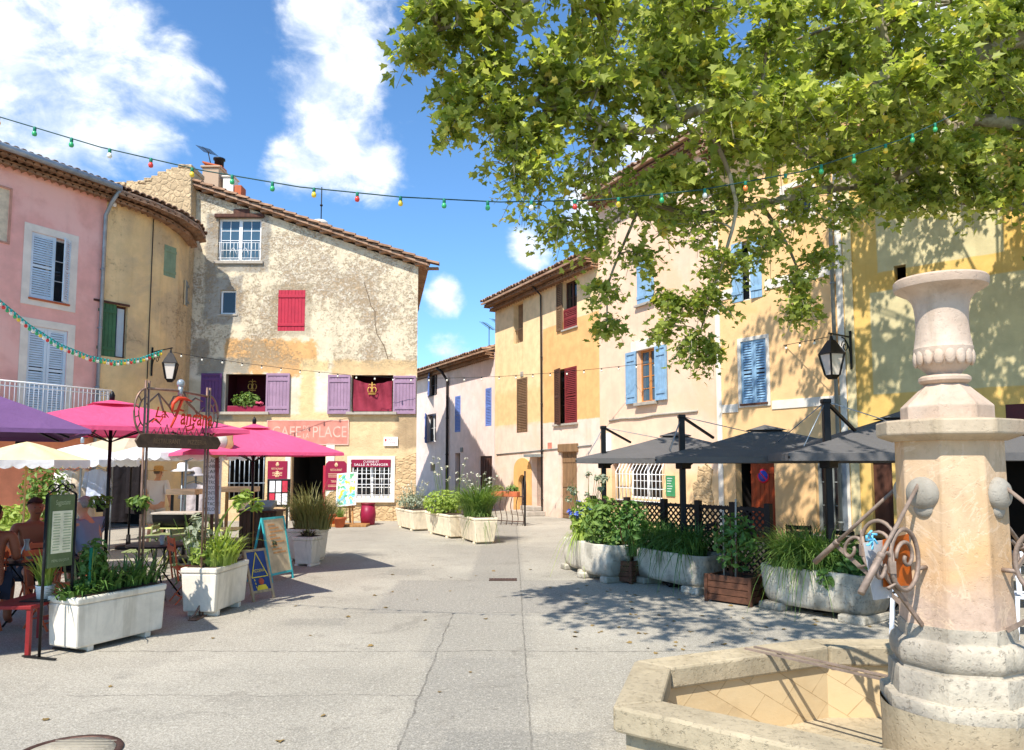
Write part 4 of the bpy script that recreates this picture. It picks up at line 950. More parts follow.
for px, py, r in ((15, 55, .20), (95, 60, .17), (160, 85, .13), (60, 130, .17), (-60, 100, .28), (150, 140, .10), (328, 20, .13), (325, 90, .12), (335, 150, .12), (300, 165, .08), (350, 60, .10), (370, 170, .08), (530, 245, .06), (600, 215, .10), (445, 298, .05), (450, 355, .06), (700, 130, .16), (860, 90, .2), (940, 30, .2), (-300, -100, .4), (300, -350, .35), (900, -300, .4)):
    b = q.ramp(wdot(px, py), r, 0.0); mask = b if mask is None else q.math('MAXIMUM', mask, b)
dens = q.ramp(q.math('ADD', q.math('MULTIPLY', mask, .62), q.math('MULTIPLY', q.math('SUBTRACT', fb, .5), 1.7)), .22, .6)
# anywhere else in the sky: scattered cumulus so that the light from behind is the same open sky
shade = q.ramp(q.math('ADD', q.math('MULTIPLY', c2, .5), q.math('MULTIPLY', c1, .5)), .4, .62)
ccol = q.mix(shade, (4.9, 5.6, 6.7, 1), (8.4, 8.5, 8.6, 1))
skyc = q.mix(1.0, sky.outputs[0], (.80, 1.14, 1.38, 1), 'MULTIPLY')
q.l(q.mix(q.math('MULTIPLY', dens, .95), skyc, ccol), bg.inputs[0])
SC.view_settings.view_transform = 'Standard'; SC.view_settings.look = 'None'; SC.view_settings.gamma = 1; SC.view_settings.exposure = .52
SC.cycles.max_bounces = 8; SC.cycles.diffuse_bounces = 4; SC.cycles.use_denoising = True; SC.cycles.transparent_max_bounces = 8
# ------------------------------------------------------------------ stone fountain
FP = Vector((2.32, 4.0, 0)); S_ = .00533
ft = thing('fountain', 'stone fountain with an urn on an octagonal pillar and a dry angular basin', 'fountain', FP)
st_w = stone('pale limestone', rgb(186, 168, 142), rgb(172, 152, 128), 3.0, .4, dark=.3); st_o = stone('honey limestone', rgb(204, 164, 116), rgb(202, 172, 138), 2.6, .35, vein=rgb(220, 192, 160), dark=.3, low=(rgb(190, 166, 148), 1.2))
st_g = stone('worn grey limestone', rgb(196, 184, 162), rgb(162, 152, 136), 4.5, .8, dark=.3); st_u = stone('pinkish urn stone', rgb(204, 184, 164), rgb(192, 168, 146), 3.4, .4, dark=.4)
st_b = stone('basin stone', rgb(184, 168, 138), rgb(164, 150, 124), 3.2, .7, dark=.2)
zr = .6
bas = [(.538, 3.876), (.78, 4.72), (2.066, 5.30), (3.3, 5.28), (4.1, 4.62), (4.2, 3.7), (3.3, 2.85), (1.95, 2.78)]
bas = [Vector((a, b, 0)) for a, b in bas]; nb = len(bas); cen = sum(bas, Vector()) / nb
def inset(poly, d):
    r = []; n = len(poly)
    for i in range(n):
        p0, p, p1 = poly[i - 1], poly[i], poly[(i + 1) % n]; e0 = (p - p0).normalized(); e1 = (p1 - p).normalized()
        n0 = Vector((-e0.y, e0.x, 0)); n1 = Vector((-e1.y, e1.x, 0))
        if n0.dot(cen - p) < 0: n0 = -n0
        if n1.dot(cen - p) < 0: n1 = -n1
        b = (n0 + n1).normalized(); r.append(p + b * (d / max(.3, b.dot(n0))))
    return r
Z = lambda l, z: [Vector((p.x, p.y, z)) for p in l]
def ringwall(mb, prof):
    """prof: list of (inset, z) swept round the basin outline"""
    L = [Z(inset(bas, d), z) for d, z in prof]; vs = [p for l in L for p in l]
    mb.add(vs, [(i * nb + j, (i + 1) * nb + j, (i + 1) * nb + (j + 1) % nb, i * nb + (j + 1) % nb) for i in range(len(prof) - 1) for j in range(nb)])
mb = MB(); ringwall(mb, [(.0, -.05), (.0, .12), (.03, .14), (.03, zr - .13), (.165, zr - .131), (.165, .15)]); bw = mb.build('basin_wall', st_b, ft)
# inner lining of diagonal stone slabs
mb = MB(); L = inset(bas, .168)
def lin_mat():
    m = NT('diagonal slab lining'); uv = m.coord('UV'); mp = m.n('ShaderNodeMapping'); mp.inputs['Rotation'].default_value = (0, 0, R(38)); m.l(uv, mp.inputs[0])
    br = m.n('ShaderNodeTexBrick'); m.l(mp.outputs[0], br.inputs[0]); br.offset = 0.5; br.inputs['Scale'].default_value = 1; br.inputs['Brick Width'].default_value = .34; br.inputs['Row Height'].default_value = .2; br.inputs['Mortar Size'].default_value = .004; br.inputs['Mortar Smooth'].default_value = .3
    br.inputs['Color1'].default_value = rgb(214, 188, 144); br.inputs['Color2'].default_value = rgb(202, 176, 134); br.inputs['Mortar'].default_value = rgb(172, 144, 104)
    n = m.noise(uv, 7, 6, .7); n2 = m.noise(uv, 2.2, 4)
    col = m.mix(m.ramp(n, .3, .7, 0, .7), br.outputs[0], rgb(214, 190, 148)); col = m.mix(m.ramp(n2, .5, .7, 0, .55), col, rgb(176, 152, 116))
    m.principled(col, .9, 0, m.bump(m.math('ADD', m.math('MULTIPLY', br.outputs['Fac'], -.8), n), .35, .01), .15); return m.m
for j in range(nb):
    a, b = L[j], L[(j + 1) % nb]; l = (b - a).length
    mb.add([Vector((a.x, a.y, .1)), Vector((b.x, b.y, .1)), Vector((b.x, b.y, zr - .12)), Vector((a.x, a.y, zr - .12))], [(3, 2, 1, 0)], uvs=[(0, .1), (l, .1), (l, zr), (0, zr)])
mb.build('basin_lining', lin_mat(), ft)
mb = MB(); mb.add(Z(inset(bas, .1), .13), [tuple(range(nb))]); mb.build('basin_floor', st_b, ft)
# coping: one slab per side
for j in range(nb):
    A, B = bas[j], bas[(j + 1) % nb]; I = inset(bas, .2); o0 = inset(bas, -.03); a, b, c, d = o0[j], o0[(j + 1) % nb], I[(j + 1) % nb], I[j]
    e = (b - a).normalized() * .003; mb = MB()
    q = [a + e, b - e, c - e, d + e]; vs = Z(q, zr - .13) + Z(q, zr); mb.add(vs, [(3, 2, 1, 0), (4, 5, 6, 7)] + [(i, (i + 1) % 4, 4 + (i + 1) % 4, 4 + i) for i in range(4)])
    me_ = mb.build('coping', st_b, ft, bevel=.016)
    for p_ in me_.data.polygons: pass
    bm = bmesh.new(); bm.from_mesh(me_.data); bmesh.ops.recalc_face_normals(bm, faces=bm.faces); bm.to_mesh(me_.data); bm.free()
# pedestal of stacked mouldings between circle and octagon
PH = math.atan2(-.5, -.866)  # the left spout's face
def octo(k):
    def f(a):
        b = (a - PH + math.pi / 8) % (math.pi / 4) - math.pi / 8
        return (1 - k) + k * (math.cos(math.pi / 8) / math.cos(b)) * 1.02
    return f
z_ = lambda py, Y=3.72: CAMZ - (py - HOR) / FPX * Y
def rough(o, amp, sc, seed=0):
    for v in o.data.vertices:
        p = v.co * sc + Vector((seed, 0, 0)); v.co += Vector(mnoise.noise_vector(p)) * amp
mb = MB(); mb.lathe([(.372, .1), (.372, .45), (.375, .57)], FP, 64, shape=octo(.15), cap=False); o = mb.build('pedestal_drum', st_b, ft); rough(o, .004, 6)
prof = [(.33, .555), (.368, .56), (.37, .575), (.37, .622), (.366, .63), (.335, .634), (.327, .636), (.327, .755), (.322, .764), (.300, .768), (.298, .782), (.312, .80), (.318, .83), (.316, .87), (.305, .9), (.286, .915), (.284, .917), (.272, .92), (.27, .93), (.273, .96), (.268, .988), (.2, 1.0)]
mb = MB(); mb.lathe(prof, FP, 96, shape=octo(.85), cap=False); o = mb.build('pedestal_moulding', st_g, ft); rough(o, .0045, 6, 3); split(o)
zt = z_(436, 3.75)
mb = MB(); cosr = 1 / math.cos(math.pi / 8); mb.lathe([(.25 * cosr, .97), (.243 * cosr, 1.2), (.237 * cosr, zt + .01)], FP, 8, PH + math.pi / 8, smooth=False); mb.build('pillar_shaft', st_o, ft, bevel=.008)
zc = z_(417, 3.6)
mb = MB(); mb.lathe([(.25, zt - .02), (.30, zt + .0), (.322, zt + .012), (.322, zc), (.21, zc + .012)], FP, 8, PH + math.pi / 8, smooth=False, shape=lambda a: cosr); mb.build('cornice', st_w, ft, bevel=.008)
z2 = z_(404, 3.8); z3 = z_(383, 3.9)
mb = MB(); mb.lathe([(.205, zc), (.205, z2), (.095, z3), (.08, z3 + .02)], FP, 8, PH + math.pi / 8, smooth=False, shape=lambda a: cosr); mb.build('cap', st_u, ft, bevel=.006)
zz = lambda py: z_(py, 4.0); r_ = lambda px: px * S_ * .885
urn = [(r_(17), zz(385)), (r_(24), zz(383.5)), (r_(26.5), zz(381)), (r_(26.5), zz(378)), (r_(24), zz(376)), (r_(17), zz(375)), (r_(17.5), zz(373)), (r_(22), zz(369)), (r_(27), zz(364)), (r_(29.5), zz(357)), (r_(30), zz(351)), (r_(30.3), zz(348)), (r_(29.3), zz(347)), (r_(29), zz(343)), (r_(27.5), zz(335)), (r_(26.8), zz(325)), (r_(27), zz(315)), (r_(28), zz(306)), (r_(30), zz(299)), (r_(34.5), zz(293.5)), (r_(42), zz(290)), (r_(47.5), zz(287)), (r_(48.5), zz(284)), (r_(48.5), zz(279)), (r_(46.5), zz(277)), (r_(42), zz(278)), (r_(33), zz(290)), (r_(22), zz(300)), (.01, zz(302))]
mb = MB(); mb.lathe(urn, FP, 64, cap=False); ur = split(mb.build('urn', st_u, ft), 40)
mb = MB()
for k in range(16):
    a = 2 * math.pi * k / 16 + .1; d = Vector((math.cos(a), math.sin(a), 0)); c = FP + d * r_(28.3) + Vector((0, 0, zz(358)))
    vs = []; 
    b2 = MB(); b2.ball((0, 0, 0), .016, .0275, .044, 10, 8); rot = Matrix.Rotation(a, 3, 'Z')
    mb.add([c + rot @ v for v in b2.v], b2.f, True)
mb.build('gadroon_band', st_u, ur)
# spouts, stays and scrolls on four faces
M['spout'] = mat('weathered iron spout', rgb(140, 122, 108), .6, .2, .25, 12, .3); M['lead'] = stone('lead grey boss', rgb(158, 150, 136), None, 5, .4)
zs = 1.655
for k in range(4):
    a = PH + k * math.pi / 2; n = Vector((math.cos(a), math.sin(a), 0)); A = lambda r, z: FP + n * r + Vector((0, 0, z))
    mb = MB(); mb.lathe([(.083, -.005), (.086, .006), (.08, .025), (.062, .044), (.035, .054), (.002, .057)], A(.236, zs), 24, axis=n, cap=False); mb.lathe([(.05, -.004), (.05, .012), (.03, .022), (.002, .024)], A(.236, zs - .075), 16, axis=n, cap=False); mb.build('spout_boss', M['lead'], ft)
    mb = MB(); tip = .77 if k == 0 else .86; slope = (1.655 - 1.205) / (.77 - .33)
    pt = lambda r: A(r, zs - .01 - (r - .33) * slope * (.77 - .33) / (tip - .33))
    mb.tube([pt(.26), pt(.55), pt(tip - .12)], [.0095, .0105, .0115], 12); mb.tube([pt(tip - .16), pt(tip - .15), pt(tip)], [.012, .0165, .0175], 12); mb.tube([pt(tip - .17), pt(tip - .165), pt(tip - .15)], .019, 12); mb.build('spout', M['spout'], ft)
    mb = MB(); s0 = pt(tip - .14); side = n.cross(Vector((0, 0, 1)))
    mb.bar(s0 + side * .02, A(.262, .99) + side * .02, .022, .012, side)
    mb.build('spout_stay', M['spout'], ft)
    mb = MB(); c = A(.42, 1.33); pts = [c + n * (.115 * math.cos(t)) + Vector((0, 0, .15 * math.sin(t))) for t in [2 * math.pi * i / 28 for i in range(28)]]
    mb.tube(pts, .0115, 8, closed=True)
    pts = [c + n * ((.085 - .0115 * t) * math.cos(t * 1.0) - .015) + Vector((0, 0, (.095 - .0125 * t) * math.sin(t) + .01)) for t in [i * .35 for i in range(20)]]; mb.tube(pts, .010, 8)
    c = A(.60, 1.30); pts = [c + n * (-(.07 - .008 * t) * math.cos(t)) + Vector((0, 0, (.085 - .0095 * t) * math.sin(t + .4))) for t in [i * .35 for i in range(20)]]; mb.tube(pts, .010, 8)
    mb.tube([A(.53, 1.42), A(.50, 1.22), A(.56, 1.2)], .010, 8); mb.tube([A(.24, 1.28), A(.31, 1.28)], .012, 8); mb.bar(A(.525, 1.27), A(.525, 1.33), .03, .03)
    mb.build('scroll_bracket', M['spout'], ft)
# bucket rests across the basin
n = Vector((math.cos(PH - math.pi / 2), math.sin(PH - math.pi / 2), 0)); side = Vector((-n.y, n.x, 0))
d1 = G(735, 655, zr); 
for s_ in (-.042, .042):
    mb = MB(); mb.bar(Vector((1.56, 5.035, zr + .006)) + side * s_, FP + n * .40 + side * s_ + Vector((0, 0, zr + .0)), .02, .012); mb.build('bucket_rest', M['spout'], ft)
# card and board hung on the ironwork
a = PH; n = Vector((math.cos(a), math.sin(a), 0)); sd = Vector((-n.y, n.x, 0)) * -1; A = lambda r, z, s=0: FP + n * r + sd * s + Vector((0, 0, z))
hb = thing('hanging_notice', 'white notice card with an orange panel tied to the fountain ironwork', 'notice', A(.5, 1.1, .06))
mb = MB(); mb.prism([(-.13, .13), (.13, .14), (.07, -.15), (-.07, -.15)], A(.53, 1.29, .05), n * -1, (0, 0, 1), sd * .006); mb.build('card', mat('white card', rgb(186, 184, 182), .6), hb)
mb = MB(); mb.prism([(-.11, .12), (.10, .14), (.115, -.12), (-.12, -.11)], A(.42, 1.31, .035), n * -1, (0, 0, 1), sd * .005); mb.build('orange_panel', mat('orange panel', rgb(180, 88, 24), .35, 0, .2), hb)
mb = MB()
for k in range(6): t = k * 1.05; mb.tube([A(.67, 1.44, .0), A(.67 + .03 * math.cos(t), 1.44 + .03 * math.sin(t), .01), A(.67 + .045 * math.cos(t + .5), 1.44 + .045 * math.sin(t + .5), .0)], .006, 5)
mb.build('ribbon', mat('light blue ribbon', rgb(110, 190, 220), .6), hb)
# ------------------------------------------------------------------ plane tree over the square
M['leaf'] = foliage('plane leaves', rgb(110, 128, 48), rgb(212, 216, 116), rgb(226, 206, 96), .52, .4)
def bark_mat():
    m = NT('plane bark'); co = m.coord(); n1 = m.noise(co, 3.2, 3, .5, .6); n2 = m.noise(co, 1.4, 4, .55); n3 = m.noise(co, 22, 4)
    col = m.mix(m.ramp(n1, .48, .54), rgb(176, 168, 146), rgb(132, 120, 98)); col = m.mix(m.ramp(n2, .54, .6), col, rgb(112, 108, 84)); col = m.mix(m.ramp(n3, .4, .7, 0, .35), col, rgb(90, 78, 62))
    m.principled(col, .9, 0, m.bump(m.math('ADD', n1, n3), .4, .01), .1); return m.m
M['bark'] = bark_mat()
LEAF = [(0, -.5), (.16, -.40), (.46, -.34), (.34, -.16), (.52, .10), (.26, .10), (.18, .20), (0, .55), (-.18, .20), (-.26, .10), (-.52, .10), (-.34, -.16), (-.46, -.34), (-.16, -.40)]
def leaf5(mb, c, nrm, tip, s, fold=.25):
    """lobed leaf: two half blades folded on the midrib"""
    t = tip - nrm * tip.dot(nrm)
    if t.length < 1e-4: t = nrm.orthogonal()
    t.normalize(); w = nrm.cross(t); b = len(mb.v)
    for x, y in LEAF: mb.v.append(c + t * (y * s) + w * (x * s) + nrm * (fold * abs(x) * s - .12 * y * y * s))
    mb.f.append([b + k for k in range(0, 8)]); mb.f.append([b + k for k in (7, 8, 9, 10, 11, 12, 13, 0)]); mb.sm += [False, False]
def bez(p0, p1, p2, n): return [p0 * ((1 - t) ** 2) + p1 * (2 * t * (1 - t)) + p2 * (t * t) for t in [i / n for i in range(n + 1)]]
tr = random.Random(21)
TB = Vector((9.6, 8.6, 0))
pt_ = thing('plane_tree', 'big plane tree spreading leafy limbs over the right of the square', 'tree', TB)
mb = MB(); fork = TB + Vector((-.3, 0, 4.6))
mb.tube([TB + Vector((0, 0, -.1)), TB + Vector((0, 0, .3)), TB + Vector((-.05, 0, 1.5)), TB + Vector((-.15, .03, 3)), fork, fork + Vector((0, 0, .6))], [.52, .42, .36, .34, .36, .28], 16)
mb.build('trunk', M['bark'], pt_)
br = MB(); LP = []                                  # limb points (pos, radius)
def limb(pts, r0, r1, seg=8):
    P = [pts[0]]
    for i in range(len(pts) - 1):                   # Catmull-Rom
        a = pts[max(i - 1, 0)]; b = pts[i]; c = pts[i + 1]; d = pts[min(i + 2, len(pts) - 1)]
        for k in range(1, 7):
            t = k / 6; P.append(((b * 2) + (c - a) * t + (a * 2 - b * 5 + c * 4 - d) * t * t + (b * 3 - a - c * 3 + d) * t ** 3) * .5 + Vector(mnoise.noise_vector(b * 3 + Vector((t, i, 0)))) * .03)
    n = len(P); rs = [r0 + (r1 - r0) * (i / (n - 1)) ** .8 for i in range(n)]
    br.tube(P, rs, seg); LP.extend([(p, r) for p, r in zip(P, rs)])
limb([fork, AT(1060, 45, 8.7), AT(975, 55, 8.4), AT(905, 70, 8.2), AT(868, 88, 8.1), AT(828, 106, 8.0), AT(762, 92, 7.9), AT(700, 108, 7.8), AT(640, 130, 7.7), AT(560, 110, 7.6), AT(500, 95, 7.6)], .17, .02, 12)
limb([AT(895, 72, 8.2), AT(880, 30, 8.1), AT(868, -60, 7.8), AT(800, -180, 7.4), AT(690, -280, 7.0)], .08, .02)
limb([fork, AT(1000, 120, 9.2), AT(900, 175, 9.4), AT(820, 190, 9.2), AT(760, 205, 9.0), AT(700, 215, 8.8), AT(640, 205, 8.6), AT(590, 240, 8.5)], .1, .015)
limb([fork, AT(1010, -60, 8.4), AT(900, -160, 8.0), AT(760, -120, 7.6), AT(640, -60, 7.4), AT(520, 0, 7.3), AT(440, 30, 7.3)], .2, .02, 10)
limb([fork, fork + Vector((-.6, 2.0, .8)), fork + Vector((-1.8, 3.6, 1.6)), fork + Vector((-3.4, 4.0, 2.0))], .18, .03)
limb([fork, fork + Vector((.2, 1.0, 2.0)), fork + Vector((-.6, 2.2, 3.4)), fork + Vector((-2.4, 2.6, 4.4))], .2, .03)
limb([fork, fork + Vector((-1.0, -.6, 1.6)), fork + Vector((-2.6, -1.0, 2.8)), fork + Vector((-4.2, -.8, 3.4))], .2, .03)
limb([fork, fork + Vector((1.0, -1.0, 1.6)), fork + Vector((2.4, -1.6, 2.6))], .18, .04); limb([fork, fork + Vector((1.2, 1.2, 1.4)), fork + Vector((2.6, 2.4, 2.2))], .18, .04)
limb([AT(700, 108, 7.8), AT(735, 190, 8.1), AT(722, 265, 8.3), AT(700, 335, 8.4)], .035, .008, 6)
limb([AT(760, 205, 9.0), AT(790, 250, 8.9), AT(806, 295, 8.8)], .03, .008, 6)
limb([AT(640, 205, 8.6), AT(610, 280, 8.5), AT(606, 330, 8.4)], .025, .006, 6)
# (px, py, depth, radius, twigs) of leafy boughs
B = [(880, 150, 9.4, .5, 8), (930, 190, 9.4, .34, 6), (900, 205, 9.6, .3, 5), (820, 110, 9.4, .6, 9), (740, 110, 9.0, .6, 9), (700, 180, 9.2, .5, 8), (660, 215, 9.2, .4, 7), (760, 60, 9.2, .7, 10), (660, 30, 8.8, .7, 10), (580, 60, 8.4, .6, 9), (960, 110, 9.6, .6, 9), (1000, 60, 9.4, .7, 9), (890, 60, 9.4, .7, 9), (415, 10, 7.3, .42, 7), (408, 55, 7.3, .36, 6), (455, 25, 7.4, .5, 9), (440, 95, 7.4, .45, 8), (448, 128, 7.4, .32, 5), (480, 70, 7.5, .5, 9), (500, 20, 7.4, .5, 10), (495, 120, 7.5, .42, 8), (498, 165, 7.5, .34, 6), (535, 150, 7.6, .48, 9), (520, 200, 7.7, .38, 7),
     (540, 60, 7.5, .55, 11), (560, 110, 7.7, .5, 9), (548, 228, 7.8, .32, 6), (575, 190, 7.8, .5, 9), (585, 240, 8.1, .38, 7), (600, 20, 7.5, .6, 12), (600, 80, 7.6, .55, 11), (615, 140, 7.8, .5, 9), (625, 195, 8.2, .5, 9), (600, 290, 8.4, .3, 5), (612, 325, 8.4, .24, 4), (640, 255, 8.4, .34, 6),
     (650, 60, 7.7, .6, 12), (665, 120, 7.9, .5, 9), (670, 175, 8.2, .5, 9), (690, 225, 8.3, .45, 8), (662, 305, 8.4, .3, 6), (690, 345, 8.4, .28, 6), (705, 300, 8.4, .36, 8), (660, 330, 8.4, .22, 4), (716, 355, 8.4, .2, 5), (720, 260, 8.3, .42, 9),
     (700, 10, 7.6, .6, 12), (705, 70, 7.9, .55, 10), (720, 140, 8.1, .55, 10), (740, 200, 8.4, .5, 10), (760, 245, 8.6, .4, 8), (790, 285, 8.7, .34, 7), (800, 312, 8.7, .22, 5), (828, 255, 8.7, .32, 6), (770, 20, 7.8, .6, 11), (770, 90, 8.0, .5, 8), (775, 150, 8.3, .5, 9), (800, 205, 8.7, .46, 9), (845, 215, 8.9, .34, 6), (842, 150, 8.6, .5, 9),
     (905, 80, 7.7, .4, 8), (850, 95, 7.6, .4, 8), (960, 60, 7.8, .45, 8), (790, 95, 7.5, .4, 7), (730, 100, 7.4, .4, 7), (840, 50, 8.0, .55, 9), (830, 0, 7.7, .6, 10), (880, 130, 8.7, .45, 7), (880, 190, 9.1, .42, 8), (900, 20, 8.0, .6, 10), (930, 90, 8.5, .5, 8), (930, 150, 8.9, .48, 8), (945, 195, 9.2, .36, 6), (980, 150, 9.0, .5, 9), (985, 195, 9.2, .34, 7), (970, 30, 8.3, .6, 10), (1000, 90, 8.6, .5, 8), (1015, 185, 9.1, .4, 7), (1050, 130, 9.0, .6, 10), (1060, 40, 8.6, .6, 10), (1030, 0, 8.2, .6, 10)]
boughs = [(AT(a + max(0, (560 - a) * .1), b, c), r * .95, int(n * 2.05)) for a, b, c, r, n in B]
for i in range(46):
    px, py, dp = tr.uniform(570, 1120), tr.uniform(-60, 150), tr.uniform(10.2, 13.4)
    if px < 700: py = min(py, 60)
    boughs.append((AT(px, py, dp), tr.uniform(.6, .9), 12))
for i in range(22):
    boughs.append((AT(tr.uniform(880, 1330), tr.uniform(-170, 130), tr.uniform(9.2, 12.0)), tr.uniform(.6, .9), 12))
# the rest of the crown, above the frame and out to the right
for i in range(30):
    x, y, z = tr.uniform(3.6, 12.5), tr.uniform(7.5, 12.6), tr.uniform(7.0, 10.6)
    if (x - 9.2) ** 2 / 36 + (y - 9) ** 2 / 16 + (z - 6.2) ** 2 / 20 < 1: boughs.append((Vector((x, y, z)), tr.uniform(.7, 1.0), 10))
for c in ((-1.9, 5.6, 7.2), (-1.4, 4.6, 7.1), (-1.0, 4.0, 7.3), (-.4, 3.5, 7.1), (.2, 3.3, 7.2), (.8, 3.2, 7.1), (1.5, 3.3, 7.3), (-1.2, 5.6, 7.3), (-.2, 5.0, 7.6), (.8, 4.6, 7.6), (1.8, 4.4, 7.6), (2.6, 4.2, 7.4), (-1.6, 6.3, 7.0), (-.6, 7.2, 6.7), (.3, 7.0, 7.0), (1.2, 6.9, 7.4), (2.0, 7.0, 7.8), (.8, 7.6, 7.3), (1.8, 8.0, 7.6), (3.0, 7.4, 8.0), (8.6, 11.3, 5.6), (7.4, 12.0, 6.4), (9.5, 10.5, 5.4), (10.4, 9.8, 5.2), (6.6, 11.5, 7.0), (10.8, 11, 6.4)): boughs.append((Vector(c), .8, 12))
lf = MB()
for c, r, n in boughs:
    q = min(LP, key=lambda e: (e[0] - c).length + (0 if e[1] < .15 else .3)); st = q[0]; L = (c - st).length
    midp = (st + c) / 2 + Vector((tr.uniform(-.15, .15), tr.uniform(-.15, .15), .12 * L + tr.uniform(0, .1))); path = bez(st, midp, c, 6)
    r0 = min(q[1] * .7, .012 + L * .016); br.tube(path, [r0 + (.006 - r0) * i / 6 for i in range(7)], 5, cap=False)
    for k in range(n):
        d = Vector((tr.gauss(0, 1), tr.gauss(0, 1), tr.gauss(0, .8))).normalized(); e = c + d * r * tr.uniform(.55, 1.12) + Vector((0, 0, -.12 * r)); s0 = path[tr.choice((3, 4, 5, 6))]
        tw = bez(s0, (s0 + e) / 2 + Vector((0, 0, .1)), e + Vector((0, 0, -.08)), 5); br.tube(tw, [.006, .005, .004, .0035, .003, .002], 4, cap=False)
        nl = tr.randint(16, 23)
        for j in range(nl):
            t = .25 + .75 * (j + tr.random()) / nl; i = min(4, int(t * 5)); p = tw[i].lerp(tw[i + 1], t * 5 - i)
            s = tr.uniform(.06, .152) * (.8 if t > .9 else 1) * (.7 if c.z < 4.9 else 1)
            off = Vector((tr.gauss(0, 1), tr.gauss(0, 1), tr.gauss(-.25, .7))).normalized() * tr.uniform(.05, .17)
            nm = Vector((tr.gauss(0, .55), tr.gauss(-.1, .55), tr.uniform(.3, 1.0))).normalized()
            leaf5(lf, p + off, nm, off + Vector((0, 0, -.06)), s, tr.uniform(.05, .45))
br.build('branches', M['bark'], pt_); lf.build('crown', M['leaf'], pt_)
# ------------------------------------------------------------------ plant and furniture kits
M['fol_dark'] = foliage('deep green leaves', rgb(70, 106, 46), rgb(112, 146, 66), None, .25)
M['fol_mid'] = foliage('fresh green leaves', rgb(86, 118, 50), rgb(136, 158, 72), None, .3)
M['fol_lime'] = foliage('lime green leaves', rgb(140, 164, 66), rgb(176, 190, 92), None, .35)
M['fol_grey'] = foliage('silvery leaves', rgb(136, 146, 122), rgb(176, 180, 150), None, .2)
M['fol_straw'] = foliage('straw grass', rgb(150, 140, 84), rgb(120, 126, 66), None, .3)
M['petal_white'] = mat('white petals', rgb(206, 202, 176), .7); M['petal_blue'] = mat('blue petals', rgb(96, 116, 200), .7); M['petal_pink'] = mat('pink petals', rgb(214, 96, 120), .7)
M['soil'] = mat('potting soil', rgb(70, 54, 42), .95, 0, .3, 20, .5); M['white_conc'] = stone('white concrete', rgb(230, 220, 202), None, 3, .15, dark=.12); M['trough'] = stone('lichened stone trough', rgb(216, 206, 186), rgb(150, 143, 128), 3.2, 1.0, dark=.6)
M['plank'] = wood('dark stained planks', rgb(96, 62, 44), .7, 0)
pr = random.Random(77)
def blades(mb, c, rx, ry, h, n, droop=.6, w=.012, lean=.6):
    c = Vector(c)
    for i in range(n):
        a = pr.uniform(0, 2 * math.pi); q = math.sqrt(pr.random()); b = c + Vector((rx * q * math.cos(a) * .7, ry * q * math.sin(a) * .7, 0))
        d = Vector((math.cos(a) + pr.gauss(0, .4), math.sin(a) + pr.gauss(0, .4), 0)); d.normalize(); L = h * pr.uniform(.6, 1.15); ln = lean * (.25 + q) * pr.uniform(.5, 1.2); s = Vector((-d.y, d.x, 0)); vs = []
        for k in range(5):
            t = k / 4; p = b + d * (L * ln * t * t + .04 * t) + Vector((0, 0, L * (t - droop * ln * t ** 3))); ww = w * (1 - t) ** .7 + .001
            vs += [p - s * ww, p + s * ww]
        mb.add(vs, [(2 * k, 2 * k + 1, 2 * k + 3, 2 * k + 2) for k in range(4)])
def leaves(mb, c, rx, ry, rz, n, s, up=.4, long=1.7):
    c = Vector(c)
    for i in range(n):
        d = Vector((pr.gauss(0, 1), pr.gauss(0, 1), pr.gauss(0, 1))).normalized() * (pr.random() ** .4)
        p = c + Vector((d.x * rx, d.y * ry, d.z * rz)); nm = (d + Vector((pr.gauss(0, .5), pr.gauss(0, .5), up + pr.gauss(0, .4)))).normalized(); t = nm.orthogonal(); t.rotate(Matrix.Rotation(pr.uniform(0, 6.28), 3, nm)); w_ = nm.cross(t); k = s * pr.uniform(.6, 1.3)
        mb.add([p - t * k * long / 2, p - t * k * .1 + w_ * k * .45 + nm * k * .1, p + t * k * long / 2 - nm * k * .2, p - t * k * .1 - w_ * k * .45 + nm * k * .1], [(0, 1, 2), (0, 2, 3)])
def stems(mb, c, rx, ry, h, n, r=.006, lean=.25):
    c = Vector(c); tips = []
    for i in range(n):
        a = pr.uniform(0, 6.28); q = math.sqrt(pr.random()); b = c + Vector((rx * q * math.cos(a) * .6, ry * q * math.sin(a) * .6, 0)); d = Vector((math.cos(a) * lean + pr.gauss(0, .08), math.sin(a) * lean + pr.gauss(0, .08), 1)); L = h * pr.uniform(.6, 1.05); t = b + d * L
        mb.tube([b, b + d * L * .5 + Vector((0, 0, L * .03)), t], [r, r * .8, r * .5], 4, cap=False); tips.append(t)
    return tips
def heads(tips, rx, rz, n, s, up=.4):
    out = []
    for t in tips: mb = MB(); leaves(mb, t, rx, rx, rz, n, s, up); out.append(mb)
    return out
def plant(name, label, cat, c, parts, group=None):
    """parts: list of (part name, MB, material)"""
    if len(parts) == 1: o = parts[0][1].build(name, parts[0][2], loc=c); return tag(o, label, cat, group)
    t = thing(name, label, cat, c, group)
    for n, mb, m_ in parts:
        for b in (mb if isinstance(mb, list) else [mb]): b.build(n, m_, t)
    return t
def quadbox(mb, base, top, z0, z1):
    vs = [Vector((p[0], p[1], z0)) for p in base] + [Vector((p[0], p[1], z1)) for p in top]
    mb.add(vs, [(3, 2, 1, 0), (4, 5, 6, 7)] + [(i, (i + 1) % 4, 4 + (i + 1) % 4, 4 + i) for i in range(4)])
